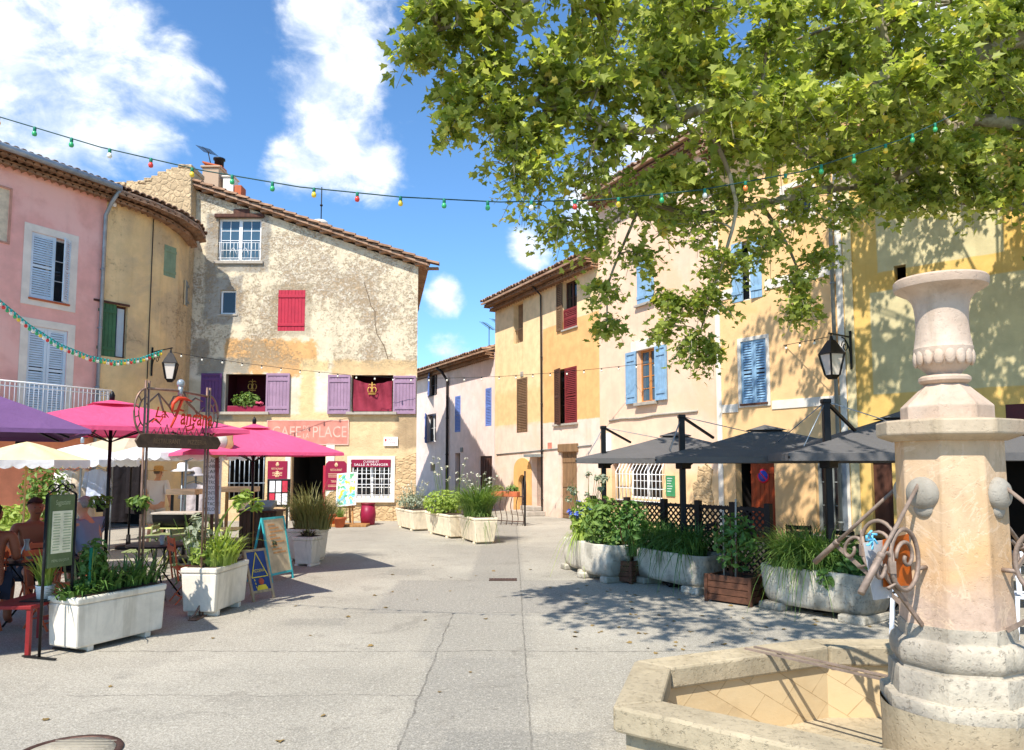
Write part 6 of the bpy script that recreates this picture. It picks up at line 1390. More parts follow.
# iron rail with flower boxes at the road mouth
p0, p1 = G(490, 524), G(525, 526); fr = thing('iron_railing', 'low wavy iron railing with a tall end post across the road mouth', 'railing', (p0 + p1) / 2); mb = MB(); mb.tube([p1, p1 + Vector((0, 0, 1.62))], .026, 8); mb.build('end_post', M['iron'], fr); mb = MB(); z = .86; mb.tube([p0 + Vector((0, 0, z)), p1 + Vector((0, 0, z))], .02, 6)
mb.tube([p0 + Vector((0, 0, .12)), p1 + Vector((0, 0, .12))], .016, 6)
for k in range(7): q = p0.lerp(p1, k / 6.4); mb.tube([q + Vector((.03 * math.sin(t * 7), 0, t * z)) for t in [i / 10 for i in range(11)]], .012, 5)
mb.build('rails', M['rust_iron'], fr)
for i, (a, b, lb) in enumerate(((.08, .38, 'left terracotta flower box hung on the iron railing'), (.44, .82, 'right terracotta flower box hung on the iron railing'))):
    q0, q1 = p0.lerp(p1, a), p0.lerp(p1, b); t = thing('flower_box', lb, 'flower box', (q0 + q1) / 2 + Vector((0, 0, .84)), 'flower boxes on the iron railing'); mb = MB(); mb.bar(q0 + Vector((0, -.12, .93)), q1 + Vector((0, -.12, .93)), .17, .16); mb.build('box', M['terracotta'], t, bevel=.015)
    mb = MB(); c = (q0 + q1) / 2 + Vector((0, -.12, 1.08)); leaves(mb, c, (q1 - q0).length * .45, .1, .14, 90, .05); mb.build('leaves', M['fol_straw'] if i == 0 else M['fol_mid'], t)
# dining furniture in the shade
dt = bistro_table('dark round table behind the mossy trough', M['iron'], .38); move(dt, (3.3, 11.2, 0))
wick = mat('dark woven chair', rgb(44, 36, 32), .8, 0, .2, 30, .5)
bc = bistro_chair('dark slatted chair behind the lattice screen, facing the mossy trough table', wick, group='dark chairs of the right terrace'); move(bc, (3.0, 11.9, 0), .3)
for (x, y, rz, lb) in ((3.9, 11.0, -1.5, 'dark slatted chair right of the table behind the mossy trough'), (4.6, 9.9, .4, 'dark slatted chair behind the large trough, left of the nearest mast'), (5.3, 9.4, 1.2, 'dark slatted chair between the nearest mast and the pillar')): dup(bc, (x, y, 0), rz, lb)
for (x, y, rz, lb) in ((2.6, 12.9, 2.8, 'dark slatted chair just behind the farthest mast'), (3.5, 12.4, .9, 'dark slatted chair between the two far masts, facing the wall'), (4.4, 11.8, -.6, 'dark slatted chair in front of the red door'), (5.0, 11.2, 2.2, 'dark slatted chair on the right of the red door'), (5.9, 10.8, .2, 'dark slatted chair before the glazed grey door'), (4.3, 9.1, 2.9, 'dark slatted chair nearest the large trough')): dup(bc, (x, y, 0), rz, lb)
dup(dt, (4.0, 12.6, 0), 0, 'dark round table between the lattice screen and the red door'); dup(dt, (5.6, 11.5, 0), 0, 'dark round table before the glazed grey door')
dt2 = dup(dt, (4.9, 9.2, 0), 0, 'dark round table behind the large stone trough')
# white resin chairs glimpsed past the pillar
wc = thing('plastic_chair', 'white plastic chair half hidden behind the fountain pillar', 'chair'); wp = mat('white resin', rgb(224, 226, 230), .4, 0, .03, 3, .02)
mb = MB(); mb.box(-.24, .24, -.22, .22, .41, .44); mb.build('seat', wp, wc, bevel=.015); mb = MB()
for i in range(5): mb.bar((-.2 + i * .1, .22, .46), (-.21 + i * .105, .3, .88), .05, .015, (0, 1, 0))
mb.bar((-.24, .3, .88), (.24, .3, .88), .03, .06); mb.build('backrest', wp, wc, bevel=.008); mb = MB()
for x in (-.25, .25): mb.bar((x, -.2, .63), (x, .27, .65), .05, .03); mb.bar((x, -.18, .44), (x, -.2, .63), .035)
mb.build('armrests', wp, wc, bevel=.01)
for x, y in ((-.22, -.2), (.22, -.2), (-.22, .22), (.22, .22)): mb = MB(); mb.bar((x * 1.1, y * 1.1, 0), (x, y, .42), .04); mb.build('leg', wp, wc, bevel=.006)
move(wc, (5.55, 8.0, 0), 2.6); dup(wc, (4.35, 8.1, 0), .8, 'white plastic chair behind the ironwork on the left of the pillar')
# dark red board at the far right
p = AT(1018, 420, 11.2); mb = MB(); d = Vector((.72, -.69, 0)); mb.obox(p + d * .55, d * .7, Vector((.69, .72, 0)) * .02, (0, 0, .24)); o = tag(mb.build('shop_board', mat('dark red board', rgb(84, 26, 30), .5), loc=p, bevel=.01), 'dark red shop board on the mustard wall at the right edge', 'sign')
# ------------------------------------------------------------------ name sign over the terrace entrance
M['sign_red'] = mat('orange red lettering', rgb(208, 62, 34), .45); M['gold_iron'] = mat('brown bronze iron', rgb(136, 108, 92), .42, .5, .2, 12, .15)
Ls = G(143, 632); Ls = AT(143, 500, 8.3); Ls.z = 0; Rs = AT(205, 500, 9.1); Rs.z = 0; dS = (Rs - Ls); Lg = dS.length; dS.normalize(); nS = Vector((dS.y, -dS.x, 0))
sa = thing('iron_name_sign', 'wrought iron arch on two posts with a red handwritten shop name', 'sign', (Ls + Rs) / 2); zmap = lambda z: z if z < 1.8 else (1.8 + (z - 1.8) * 4.4 if z < 1.87 else (2.12 + (z - 1.98) * 1.104 if z > 1.95 else 2.1)); SP = lambda u, z, n=0: Ls + dS * u + nS * n + Vector((0, 0, zmap(z)))
for u in (0, Lg):
    mb = MB()
    for k in (-.022, .022): mb.tube([SP(u + k, .02), SP(u + k, 2.54)], .014, 8)
    mb.tube([SP(u + .02, .3), SP(u + .025, .14), SP(u + .1, .04), SP(u + .17, .015)], .013, 6); mb.tube([SP(u - .02, .3), SP(u - .025, .14), SP(u - .1, .04), SP(u - .17, .015)], .013, 6); mb.box(SP(u, 0).x - .05, SP(u, 0).x + .05, SP(u, 0).y - .25, SP(u, 0).y + .25, .004, .016); mb.build('post', M['gold_iron'], sa)
mb = MB(); mb.tube([SP(0, 2.46), SP(Lg * .5, 2.47), SP(Lg, 2.44)], .014, 8); mb.tube([SP(0, 1.98), SP(Lg, 1.98)], .016, 8)
for pts in (((0, 2.3), (.15, 2.42), (.3, 2.3), (.38, 2.2)), ((.15, 2.42), (.22, 2.25), (.3, 2.18)), ((Lg, 2.2), (Lg - .15, 2.25), (Lg - .3, 2.34), (Lg - .42, 2.45)), ((Lg - .3, 2.34), (Lg - .2, 2.41), (Lg - .08, 2.38)), ((Lg - .15, 2.25), (Lg - .06, 2.32)), ((.3, 2.3), (.36, 2.4), (.44, 2.42)), ((.5, 2.47), (.56, 2.36), (.66, 2.3), (.72, 2.22)), ((0, 2.1), (.1, 2.16), (.2, 2.1))): mb.tube([SP(a, b) for a, b in pts], [.011] * (len(pts) - 1) + [.005], 6)
for k in range(9): u = .06 + k * (Lg - .1) / 9; mb.tube([SP(u, 1.99), SP(u + .05, 2.05 + .03 * (k % 3)), SP(u + .09, 1.99)], .006, 5)
for s_, u0 in ((-1, 0), (1, Lg)):
    arc = [SP(u0 + s_ * (.0 + .16 * math.sin(t)), 2.22 + .24 * math.cos(t)) for t in [math.pi * i / 14 for i in range(15)]]; mb.tube(arc, .012, 6); mb.tube([SP(u0 + s_ * .1 * math.sin(t), 2.22 + .15 * math.cos(t)) for t in [math.pi * i / 10 for i in range(11)]], .008, 5)
    for i in range(6): t = math.pi * (i + .5) / 6; mb.tube([SP(u0 + s_ * .1 * math.sin(t), 2.22 + .15 * math.cos(t)), SP(u0 + s_ * .16 * math.sin(t), 2.22 + .24 * math.cos(t))], .008, 5)
mb.build('branch_ironwork', M['gold_iron'], sa)
mb = MB(); u0 = .30                                       # big swash F, then the rest by hand-like italics
mb.tube([SP(u0 + a, b, .03) for a, b in ((.02, 2.24), (.03, 2.33), (.10, 2.385), (.2, 2.39), (.30, 2.37))], [.012, .02, .024, .022, .006], 8); mb.tube([SP(u0 + a, b, .03) for a, b in ((.16, 2.385), (.11, 2.28), (.06, 2.17), (.01, 2.08))], [.02, .017, .015, .012], 8); mb.tube([SP(u0 + a, b, .03) for a, b in ((.05, 2.25), (.12, 2.27), (.18, 2.26))], .012, 8)
mb.text('angana', SP(u0 + .36, 2.19, .02), dS, Vector((0, 0, 1)) - dS * .06, .27, .024, .25, .48, 'CENTER', .018); mb.text('La', SP(.15, 2.22, .02), dS, (0, 0, 1), .17, .02, .25, .15, 'CENTER', .012)
mb.tube([SP(u0 + .22 + a, b, .03) for a, b in ((.12, 2.14), (.1, 2.07), (.02, 2.05), (0, 2.09), (.1, 2.12))], .009, 6); mb.tube([SP(.05 + .1 * a, 2.12 + b, .03) for a, b in ((0, 0), (.5, .04), (1, .0), (1.4, .05))], .008, 5)
mb.build('lettering', M['sign_red'], sa)
mb = MB(); mb.prism([(-.17, 0), (-.12, .075), (-.04, .085), (Lg + .04, .085), (Lg + .12, .075), (Lg + .17, 0), (Lg + .12, -.075), (-.12, -.075)], SP(0, 1.86, .03), dS, (0, 0, 1), nS * .03); bp = mb.build('name_board', wood('carved brown board', rgb(92, 70, 56), .6, 0), sa, bevel=.008)
mb = MB(); dg_ = mat('dull gilt lettering', rgb(140, 108, 80), .6)
for w_, uu, ww in (('RESTAURANT', .27, .42), ('PIZZERIA', .76, .32)): mb = MB(); mb.text(w_, SP(Lg * uu, 1.86, .062), dS, (0, 0, 1), .075, .003, 0, Lg * ww); mb.build('board_lettering', dg_, bp)
mb = MB(); mb.ball(SP(Lg * .52, 2.55, 0), .045, .045, .05); mb.tube([SP(Lg * .52, 2.42), SP(Lg * .52, 2.52)], .03, 8); mb.build('lamp_globe', mat('grey lamp globe', rgb(150, 156, 160), .2, .3), sa)
# menu board
Lb = AT(44, 560, 7.15); Lb.z = 0; Rb = AT(73, 560, 7.45); Rb.z = 0; dB = (Rb - Lb); wB = dB.length; dB.normalize(); nB = Vector((dB.y, -dB.x, 0)); BP = lambda u, z, n=0: Lb + dB * u + nB * n + Vector((0, 0, z))
me = thing('menu_stand', 'green framed menu board on a dark iron stand at the terrace corner', 'menu board', (Lb + Rb) / 2); mb = MB()
for u in (0, wB): mb.tube([BP(u, .02), BP(u, 1.52)], .014, 8); mb.bar(BP(u, .015, -.2), BP(u, .015, .2), .03, .012)
for s_ in (-1, 1):
    c = wB / 2 + s_ * wB * .24; mb.tube([BP(c + s_ * (.07 - .008 * t) * math.cos(t), 1.575 + (.045 - .004 * t) * math.sin(t)) for t in [i * .5 for i in range(13)]], .007, 6)
mb.tube([BP(0, 1.52), BP(wB * .2, 1.55), BP(wB * .5, 1.62), BP(wB * .8, 1.55), BP(wB, 1.52)], .008, 6); mb.build('iron_stand', M['iron'], me)
mb = MB(); mb.obox(BP(wB / 2, 1.17), dB * (wB / 2 - .02), nB * .018, (0, 0, .345)); pb = mb.build('board', mat('olive green board', rgb(92, 106, 70), .5), me, bevel=.01)
mb = MB(); mb.obox(BP(wB / 2, 1.16, .021), dB * (wB / 2 - .05), nB * .002, (0, 0, .2)); mb.build('menu_sheet', mat('cream menu sheet', rgb(226, 220, 190), .6), pb)
mb = MB(); mw_ = mat('pale green writing', rgb(168, 176, 140), .6); mb.text('Suggestions', BP(wB / 2, 1.44, .019), dB, (0, 0, 1), .07, .002, .2, wB * .5); mb.build('menu_heading', mw_, pb); mb = MB(); mb.text('MENU DU JOUR', BP(wB / 2, .89, .019), dB, (0, 0, 1), .035, .002, 0, wB * .6); mb.build('menu_footer', mw_, pb); mb = MB()
for i in range(14):
    for j in (0, 1): mb.obox(BP(wB * (.3 + .36 * j) + .004 * (i % 3), 1.33 - i * .026, .0245), dB * (wB * (.11 + .02 * ((i * 3 + j) % 3))), nB * .0006, (0, 0, .005))
mb.build('menu_writing', mw_, pb)
# A-frames
def aframe(label, pl, pr_, z1, m_f, m_b, lean=.22, legs=.06):
    a, b = G(*pl), G(*pr_); d = (b - a); w = d.length; d.normalize(); n = Vector((d.y, -d.x, 0)); t = thing('sandwich_board', label, 'sandwich board', (a + b) / 2 - n * lean / 2); top = lambda u, s=0: a + d * u - n * lean + Vector((0, 0, z1)); up = (top(0) - a).normalized(); nn = d.cross(up).normalized()
    F = lambda u, v, k=0: a + d * u + up * v + nn * k; H = (top(0) - a).length
    for u in (0, w): mb = MB(); mb.bar(a + d * u, top(u), .035, .022, nn); mb.build('leg', m_f, t); mb = MB(); mb.bar(a + d * u - n * lean * 2, top(u), .03, .022, nn); mb.build('leg', m_f, t)
    mb = MB(); mb.bar(F(0, H - .018), F(w, H - .018), .035, .024, nn); mb.bar(F(0, legs * 2), F(w, legs * 2), .035, .024, nn); mb.build('cross_rails', m_f, t)
    mb = MB(); mb.obox(F(w / 2, (H + legs * 2) / 2, -.002), d * (w / 2 - .012), up * (H / 2 - legs), nn * .008); p = mb.build('panel', m_b, t); return t, p, F, w, H, d, up
teal = mat('turquoise frame paint', rgb(62, 176, 178), .5); t, p, F, w, H, d, up = aframe('tall turquoise framed sandwich board with a faded sand coloured panel', (272, 583), (293, 578), .98, teal, mat('faded sand panel', rgb(206, 184, 148), .7, 0, .2, 5, .1)); mb = MB()
for i in range(9): mb.obox(F(w * (.45 + .1 * ((i * 7) % 3 - 1)), H * (.88 - i * .055), .009), d * (w * (.16 + .07 * (i % 3))), up * .012, d.cross(up) * .001)
mb.build('worn_writing', mat('worn orange writing', rgb(206, 150, 96), .7), p); mb = MB(); leaves(mb, F(w * .32, H * .58, .014), .05, .012, .06, 26, .03); mb.build('painted_olive', mat('dark green paint', rgb(70, 74, 50), .8), p)
navy = mat('navy blue board', rgb(40, 68, 124), .5); t, p, F, w, H, d, up = aframe('small navy blue sandwich board with yellow triangle and lettering', (254, 602), (274, 598), .66, wood('pale board legs', rgb(176, 152, 120), .7), navy); mb = MB(); yl = mat('yellow sign paint', rgb(232, 204, 62), .5)
P3 = [(w * .1, H * .45), (w * .5, H * .93), (w * .9, H * .45)]
for (a, b), (c_, e) in zip(P3, P3[1:] + P3[:1]): mb.bar(F(a, b, .009), F(c_, e, .009), .012, .003, d.cross(up))
mb.text('PIZZERIA', F(w * .5, H * .57, .008), d, up, .055, .002, 0, w * .62); mb.prism([(-.09, 0), (-.06, .05), (.06, .05), (.09, 0), (.09, -.05), (-.09, -.05)], F(w * .52, H * .22, .008), d, up, d.cross(up) * .002)
for i in range(3): mb.bar(F(w * (.2 + .02 * i), H * (.42 - i * .07), .009), F(w * (.22 + .02 * i), H * (.38 - i * .07), .009), .012, .003, d.cross(up))
mb.build('sign_painting', yl, p); mb = MB(); mb.lathe([(.045, 0), (.045, .003)], F(w * .52, H * .36, .008), 16, axis=d.cross(up)); mb.build('painted_roundel', mat('brick red paint', rgb(190, 84, 60), .6), p)
# ------------------------------------------------------------------ cafe front signs
W = Wc
def board(name, label, cat, px, m_, n=.03, th=.025, arch=0.0):
    r_ = W.rect(*px); f = W.loc((r_[0] + r_[1]) / 2); uc, zc_ = (r_[0] + r_[1]) / 2, (r_[2] + r_[3]) / 2; hw, hh = (r_[1] - r_[0]) / 2, (r_[3] - r_[2]) / 2; t = thing(name, label, cat, f(uc, n, zc_)); mb = MB(); c = .07
    poly = [(-hw, -hh), (hw, -hh), (hw, hh - arch), (hw - arch, hh), (-hw + arch, hh), (-hw, hh - arch)] if arch else [(-hw, -hh), (hw, -hh), (hw, hh), (-hw, hh)]
    mb.prism(poly, f(uc, n, zc_), f.d, (0, 0, 1), f.n * th); mb.build('board', m_, t, bevel=.004); return t, f, uc, zc_, hw, hh, n + th
t, f, uc, zc_, hw, hh, n = board('painted_sign', 'faded terracotta pink painted cafe sign above the pink parasol', 'sign', (267, 349, 420, 445), mat('faded rose sign', rgb(206, 132, 116), .85, 0, .2, 2.5, .1), .0)
mb = MB(); mt = mat('faded cream lettering', rgb(226, 178, 160), .85); u = uc - hw; fl2 = f.d; mb.text('CAFE', f(uc - hw * .52, n, zc_), fl2, (0, 0, 1), .52, .004, 0, hw * .7); mb.text('PLACE', f(uc + hw * .53, n, zc_), fl2, (0, 0, 1), .52, .004, 0, hw * .82); mb.text('DE', f(uc - hw * .04, n, zc_ + .13), fl2, (0, 0, 1), .24, .004, 0, hw * .16); mb.text('LA', f(uc - hw * .04, n, zc_ - .12), fl2, (0, 0, 1), .24, .004, 0, hw * .15); mb.build('lettering', mt, t)
mb = MB()
for a, b, c_, e in ((-hw, hw, hh - .03, hh), (-hw, hw, -hh, -hh + .03), (-hw, -hw + .03, -hh + .03, hh - .03), (hw - .03, hw, -hh + .03, hh - .03)): rbox(mb, f, uc + a, uc + b, n, n + .008, zc_ + c_, zc_ + e)
mb.build('frame_line', mt, t)
gl = mat('pale gold lettering', rgb(226, 190, 150), .6)
for px, lb in (((268, 287.5, 461, 487), 'maroon restaurant panel on the left side of the cafe door'), ((326, 347, 461, 490), 'maroon restaurant panel with clipped top corners right of the cafe door')):
    t, f, uc, zc_, hw, hh, n = board('restaurant_panel', lb, 'sign', px, M['maroon'], .03, .025, .09 if px[0] > 300 else 0); mb = MB(); emblem(mb, f, uc, n, zc_ + hh * .72, .09)
    if px[0] > 300: mb.text('RESTAURANT', f(uc, n, zc_ + hh * .38), f.d, (0, 0, 1), .1, .003, 0, hw * 1.1); mb.text('TERRASSE', f(uc, n, zc_ - hh * .42), f.d, (0, 0, 1), .1, .003, 0, hw * 1.0)
    else: mb.text('RESTAURANT', f(uc, n, zc_ + hh * .4), f.d, (0, 0, 1), .09, .003, 0, hw * 1.2); emblem(mb, f, uc, n, zc_ - hh * .05, .15); emblem(mb, f, uc, n, zc_ - hh * .68, .14)
    for k in (.12, .02, -.1, -.66, -.76): rbox(mb, f, uc - hw * (.75 if px[0] > 300 else .5), uc + hw * (.75 if px[0] > 300 else .5), n, n + .003, zc_ + hh * k - .008, zc_ + hh * k + .008)
    mb.build('lettering', gl, t)
t, f, uc, zc_, hw, hh, n = board('street_plaque', 'small white enamel street name plaque on the cafe corner', 'street sign', (384, 398, 437, 446), mat('white enamel', rgb(238, 236, 232), .3, 0, .03, 3, .02)); mb = MB(); mb.text('PLACE', f(uc + hw * .15, n, zc_ + hh * .35), f.d, (0, 0, 1), .1, .002, 0, hw * .8); mb.text('ETIENNE', f(uc + hw * .15, n, zc_ - hh * .3), f.d, (0, 0, 1), .1, .002, 0, hw * 1.1); rbox(mb, f, uc - hw * .85, uc - hw * .6, n, n + .002, zc_, zc_ + hh * .6); mb.build('lettering', mat('red enamel lettering', rgb(190, 70, 60), .5), t)
t, f, uc, zc_, hw, hh, n = board('window_fascia', 'maroon fascia board with white capitals above the white grille window', 'sign', (352, 391, 459.5, 467), M['maroon'], .05); mb = MB(); mb.text('CUISINE ET', f(uc, n, zc_ + hh * .4), f.d, (0, 0, 1), .1, .002, 0, hw * .8); mb.text('SALLE A MANGER', f(uc, n, zc_ - hh * .4), f.d, (0, 0, 1), .11, .002, 0, hw * 1.75); mb.build('lettering', mat('white sign lettering', rgb(236, 230, 226), .5), t)
# flower box in the left opening
r_ = W.rect(228, 266, 398, 412); f = W.loc((r_[0] + r_[1]) / 2); t = thing('window_box', 'maroon window box of greenery and pink flowers in the lilac shuttered opening', 'window box', f((r_[0] + r_[1]) / 2, -.05, r_[2])); mb = MB(); rbox(mb, f, r_[0], r_[1], -.18, .06, r_[2], r_[2] + .2); mb.build('box', M['maroon'], t, bevel=.01); mb = MB(); uc = (r_[0] + r_[1]) / 2; leaves(mb, f(uc - .05, .0, r_[2] + .4), .48, .18, .28, 380, .06); mb.build('leaves', M['fol_mid'], t)
for u in (uc + .35, uc + .45, uc + .5): mb = MB(); leaves(mb, f(u, .08, r_[2] + .38 + (uc - u) * .2), .05, .05, .05, 14, .045); mb.build('flower', M['petal_pink'], t)
# glass menu case on legs
p0, p1 = AT(267, 500, 19.0), AT(290, 500, 19.0); mc2 = thing('menu_case', 'black glazed menu case with white and red pages left of the cafe door', 'menu board', ((p0.x + p1.x) / 2, 19, 0)); mb = MB(); z0, z1 = .75, 1.45
mb.box(p0.x, p1.x, 18.98, 19.05, z0, z1); mb.box(p0.x + .05, p0.x + .1, 19, 19.05, 0, z0); mb.box(p1.x - .1, p1.x - .05, 19, 19.05, 0, z0); mb.build('case', M['black_plastic'], mc2, bevel=.01)
for i in range(3):
    for j in range(2): mb = MB(); w3_ = (p1.x - p0.x - .1) / 3; x = p0.x + .05 + w3_ * i; mb.box(x + .015, x + w3_ - .015, 18.972, 18.978, z0 + .06 + j * .31, z0 + .34 + j * .31); mb.build('page', mat('red page', rgb(196, 52, 72), .6) if (i, j) in ((2, 1), (0, 0)) else mat('white page', rgb(236, 232, 230), .6), mc2)
# easel with a bright print, stool, pots by the wall
ea = AT(347, 510, 22.6); e = thing('easel', 'wooden easel standing below the maroon panel by the white grille window', 'easel', (ea.x, 22.6, 0)); wd = wood('easel wood', rgb(176, 128, 76), .6); mb = MB()
for x in (-.22, .2): mb.bar((ea.x + x, 22.5, 0), (ea.x + x * .5, 22.7, 1.5), .05)
mb.bar((ea.x, 23.1, 0), (ea.x, 22.72, 1.45), .05); mb.bar((ea.x - .25, 22.5, .55), (ea.x + .25, 22.5, .55), .05); mb.build('frame', wd, e)
def print_mat():
    m = NT('bright seaside print'); co = m.coord(); v = m.scalev(co, (2.2, 1, 2.2)); n = m.noise(v, 1.6, 3, .5, 1.0); n2 = m.noise(v, 2.3, 2); col = m.mix(m.ramp(n, .46, .5), rgb(120, 196, 214), rgb(244, 236, 206)); col = m.mix(m.ramp(n2, .54, .58), col, rgb(232, 190, 70)); col = m.mix(m.ramp(n2, .44, .40), col, rgb(98, 170, 120)); m.principled(col, .5); return m.m
pn = thing('seaside_print', 'bright turquoise and yellow print leaning on the easel', 'poster', (ea.x, 22.5, .6)); mb = MB(); q = Vector((ea.x, 22.50, 1.08)); mb.obox(q, (.27, 0, .03), Vector((0, .06, .46)) + Vector((.0, 0, 0)), (0, .012, 0)); mb.build('sheet', print_mat(), pn); mb = MB()
for s_ in (-1, 1): mb.obox(q + Vector((.28 * s_, -.004, .03 * s_)), (.02, 0, 0), (0, .06, .48), (0, .016, 0)); mb.obox(q + Vector((0, .06 * s_ - .004, .47 * s_)), (.29, 0, .03), (0, 0, .02), (0, .016, 0))
mb.build('frame', M['white_paint'], pn)
st_ = AT(368, 515, 22.8); so_ = thing('drum_stool', 'dark red drum shaped stool below the white grille window', 'stool', (st_.x, 22.8, 0)); mb = MB(); mb.lathe([(.2, .02), (.24, .3), (.2, .6)], (st_.x, 22.8, 0), 20); mb.build('body', M['maroon'], so_); mb = MB(); mb.lathe([(.2, .6), (.22, .62), (.21, .66), (.05, .67)], (st_.x, 22.8, 0), 20); mb.build('seat', mat('dark red seat', rgb(110, 24, 34), .5), so_)
for px, Y, h_, lb in ((331, 22.4, .3, 'terracotta pot of dry grass at the foot of the easel'), (340, 21.9, .24, 'smaller terracotta pot of herbs in front of the easel')):
    b = AT(px, 515, Y); t = thing('flower_pot', lb, 'plant pot', (b.x, Y, 0)); mb = MB(); mb.lathe([(.12, 0), (.17, h_), (.19, h_), (.19, h_ + .06), (.15, h_ + .06), (.14, h_)], (b.x, Y, 0), 18); mb.build('pot', M['terracotta'], t); mb = MB(); blades(mb, (b.x, Y, h_), .12, .12, .5, 70, .6, .008, .6); mb.build('leaves', M['fol_straw'] if px < 335 else M['fol_mid'], t)
w_ = AT(340, 521, 22.2); mb = MB(); mb.box(w_.x - .5, w_.x + .8, 22.0, 22.75, .003, .07); tag(mb.build('wooden_pallet', wd, loc=(w_.x, 22.3, 0), bevel=.01), 'low wooden platform under the easel and the pots', 'pallet')
# ------------------------------------------------------------------ people
def skin(name, verts, edges, radii, m_, parent, sub=2):
    me = bpy.data.meshes.new(name); off = OFF[parent.name]; me.from_pydata([Vector(v) - off for v in verts], edges, []); o = bpy.data.objects.new(name, me); COL.objects.link(o); o.parent = parent; OFF[o.name] = off; me.materials.append(m_)
    s_ = o.modifiers.new('skin', 'SKIN'); s_.use_smooth_shade = True
    for i, r in enumerate(radii): d_ = me.skin_vertices[0].data[i]; d_.radius = r if isinstance(r, tuple) else (r, r); d_.use_root = (i == 0)
    b = o.modifiers.new('sub', 'SUBSURF'); b.levels = sub; b.render_levels = sub; return o
class Fig:
    def __init__(s): s.v = []; s.e = []; s.r = []
    def j(s, p, r, frm=None):
        s.v.append(Vector(p)); s.r.append(r); i = len(s.v) - 1
        if frm is not None: s.e.append((frm, i))
        return i
    def chain(s, frm, pts):
        for p, r in pts: frm = s.j(p, r, frm)
        return frm
    def hand(s, wr, d, side, k=1.0):
        """palm and five curled fingers from wrist joint index, along d"""
        d = Vector(d).normalized(); sd = Vector(side).normalized(); w = s.v[wr]; pm = s.j(w + d * .05 * k, (.032, .018), wr)
        for i, L in enumerate((.07, .08, .075, .06)):
            b = s.v[pm] + d * .045 * k + sd * (.024 - .016 * i) * k; q = s.j(b, .0095, pm); q2 = s.j(b + d * L * .5 * k, .0085, q); s.j(b + d * L * .85 * k - sd.cross(d) * .018, .0075, q2)
        b = s.j(w + d * .03 * k + sd * .04 * k, .011, pm); s.j(w + d * .075 * k + sd * .058 * k, .0095, b)
    def build(s, name, m_, parent, sub=2): return skin(name, s.v, s.e, s.r, m_, parent, sub)
skin1 = mat('tanned skin', rgb(142, 84, 60), .55, 0, .08, 5, .05); skin2 = mat('fair skin', rgb(214, 158, 126), .55, 0, .08, 5, .05)
def head(fig, neck_i, c, up, fw, m_, t, hair_m, hair=True, bald=False):
    """adds neck and skull joints; face details and hair become meshes of the figure"""
    c, up, fw = Vector(c), Vector(up).normalized(), Vector(fw).normalized(); n1 = fig.j(c - up * .11, (.056, .056), neck_i); n2 = fig.j(c - up * .055 + fw * .02, (.066, .07), n1); n3 = fig.j(c + up * .02, (.078, .09), n2); n4 = fig.j(c + up * .085, (.062, .072), n3); rt = fw.cross(up)
    nose = fig.j(c - up * .012 + fw * .085, .016, n3)
    for s_ in (-1, 1): fig.j(c + rt * (.085 * s_) - up * .005, (.014, .024), n3)
    mb = MB()
    for s_ in (-1, 1): mb.ball(c + rt * (.032 * s_) + fw * .083 + up * .018, .009)
    mb.obox(c + fw * .09 - up * .05, rt * .025, fw * .006, up * .005); mb.build('face_features', mat('dark eye and lip tone', rgb(84, 48, 42), .6), t)
    if hair:
        mb = MB(); B2 = MB(); B2.ball((0, 0, 0), .098, .098, .098, 16, 10)
        for v in B2.v: v.rotate(Matrix.Identity(3))
        vs = []
        for v in B2.v:
            q = Vector(v); p = c + up * .035 - fw * .018 + rt * q.x * .92 + fw * q.y * 1.06 + up * (max(q.z, -.055 if q.y < 0.0 else .045) * 1.02); vs.append(p + Vector(mnoise.noise_vector(p * 22)) * .006)
        mb.add(vs, B2.f, True); mb.build('hair', hair_m, t)
# man in a straw hat strolling behind the terrace
b = AT(158, 470, 16.9); X, Y = b.x, 16.9; t = thing('person', 'man in a straw hat, pale shirt and beige shorts walking past the clothes stall', 'person', (X, Y, 0)); V = lambda x, y, z: (X + x, Y + y, z)
g_ = Fig(); pv = g_.j(V(0, 0, .92), (.15, .11)); ch_ = g_.chain(pv, [(V(0, 0, 1.1), (.145, .105)), (V(.0, .01, 1.3), (.165, .11)), (V(0, .01, 1.42), (.12, .09)), (V(0, .01, 1.49), .055)]); head(g_, ch_, V(.01, .02, 1.62), (0, 0, 1), (.35, .9, -.1), skin2, t, mat('grey brown hair', rgb(120, 104, 90), .8))
for s_ in (-1, 1):
    sh_ = g_.chain(2, [(V(.19 * s_, 0, 1.41), .062), (V(.25 * s_, -.02 + .04 * s_, 1.14), .044), (V(.23 * s_ + .03, .1 + .02 * s_, .92), .032)]); g_.hand(sh_, (.05, .15, -1), (-s_, .2, 0))
    g_.chain(0, [(V(.09 * s_, 0, .84), .092), (V(.1 * s_, .05 * s_ + .02, .48), .06), (V(.1 * s_, -.02 + .12 * s_, .09), .04), (V(.1 * s_, .12 + .12 * s_, .035), .036)])
g_.build('body', skin2, t); g2 = Fig(); p0 = g2.j(V(0, 0, .86), (.19, .145)); c_ = g2.chain(p0, [(V(0, 0, 1.1), (.175, .13)), (V(0, .01, 1.32), (.185, .128)), (V(0, .01, 1.43), (.12, .1))])
for s_ in (-1, 1): g2.chain(2, [(V(.19 * s_, 0, 1.41), .085), (V(.235 * s_, -.01, 1.22), .075), (V(.25 * s_, .0, 1.13), .065)])
g2.build('shirt', cloth('pale checked shirt', rgb(232, 222, 220), .05), t); g3 = Fig(); p0 = g3.j(V(0, 0, .93), (.165, .125))
for s_ in (-1, 1): g3.chain(p0, [(V(.095 * s_, 0, .8), .115), (V(.1 * s_, .03 * s_ + .01, .6), .1), (V(.105 * s_, .05 * s_ + .01, .46), .092)])
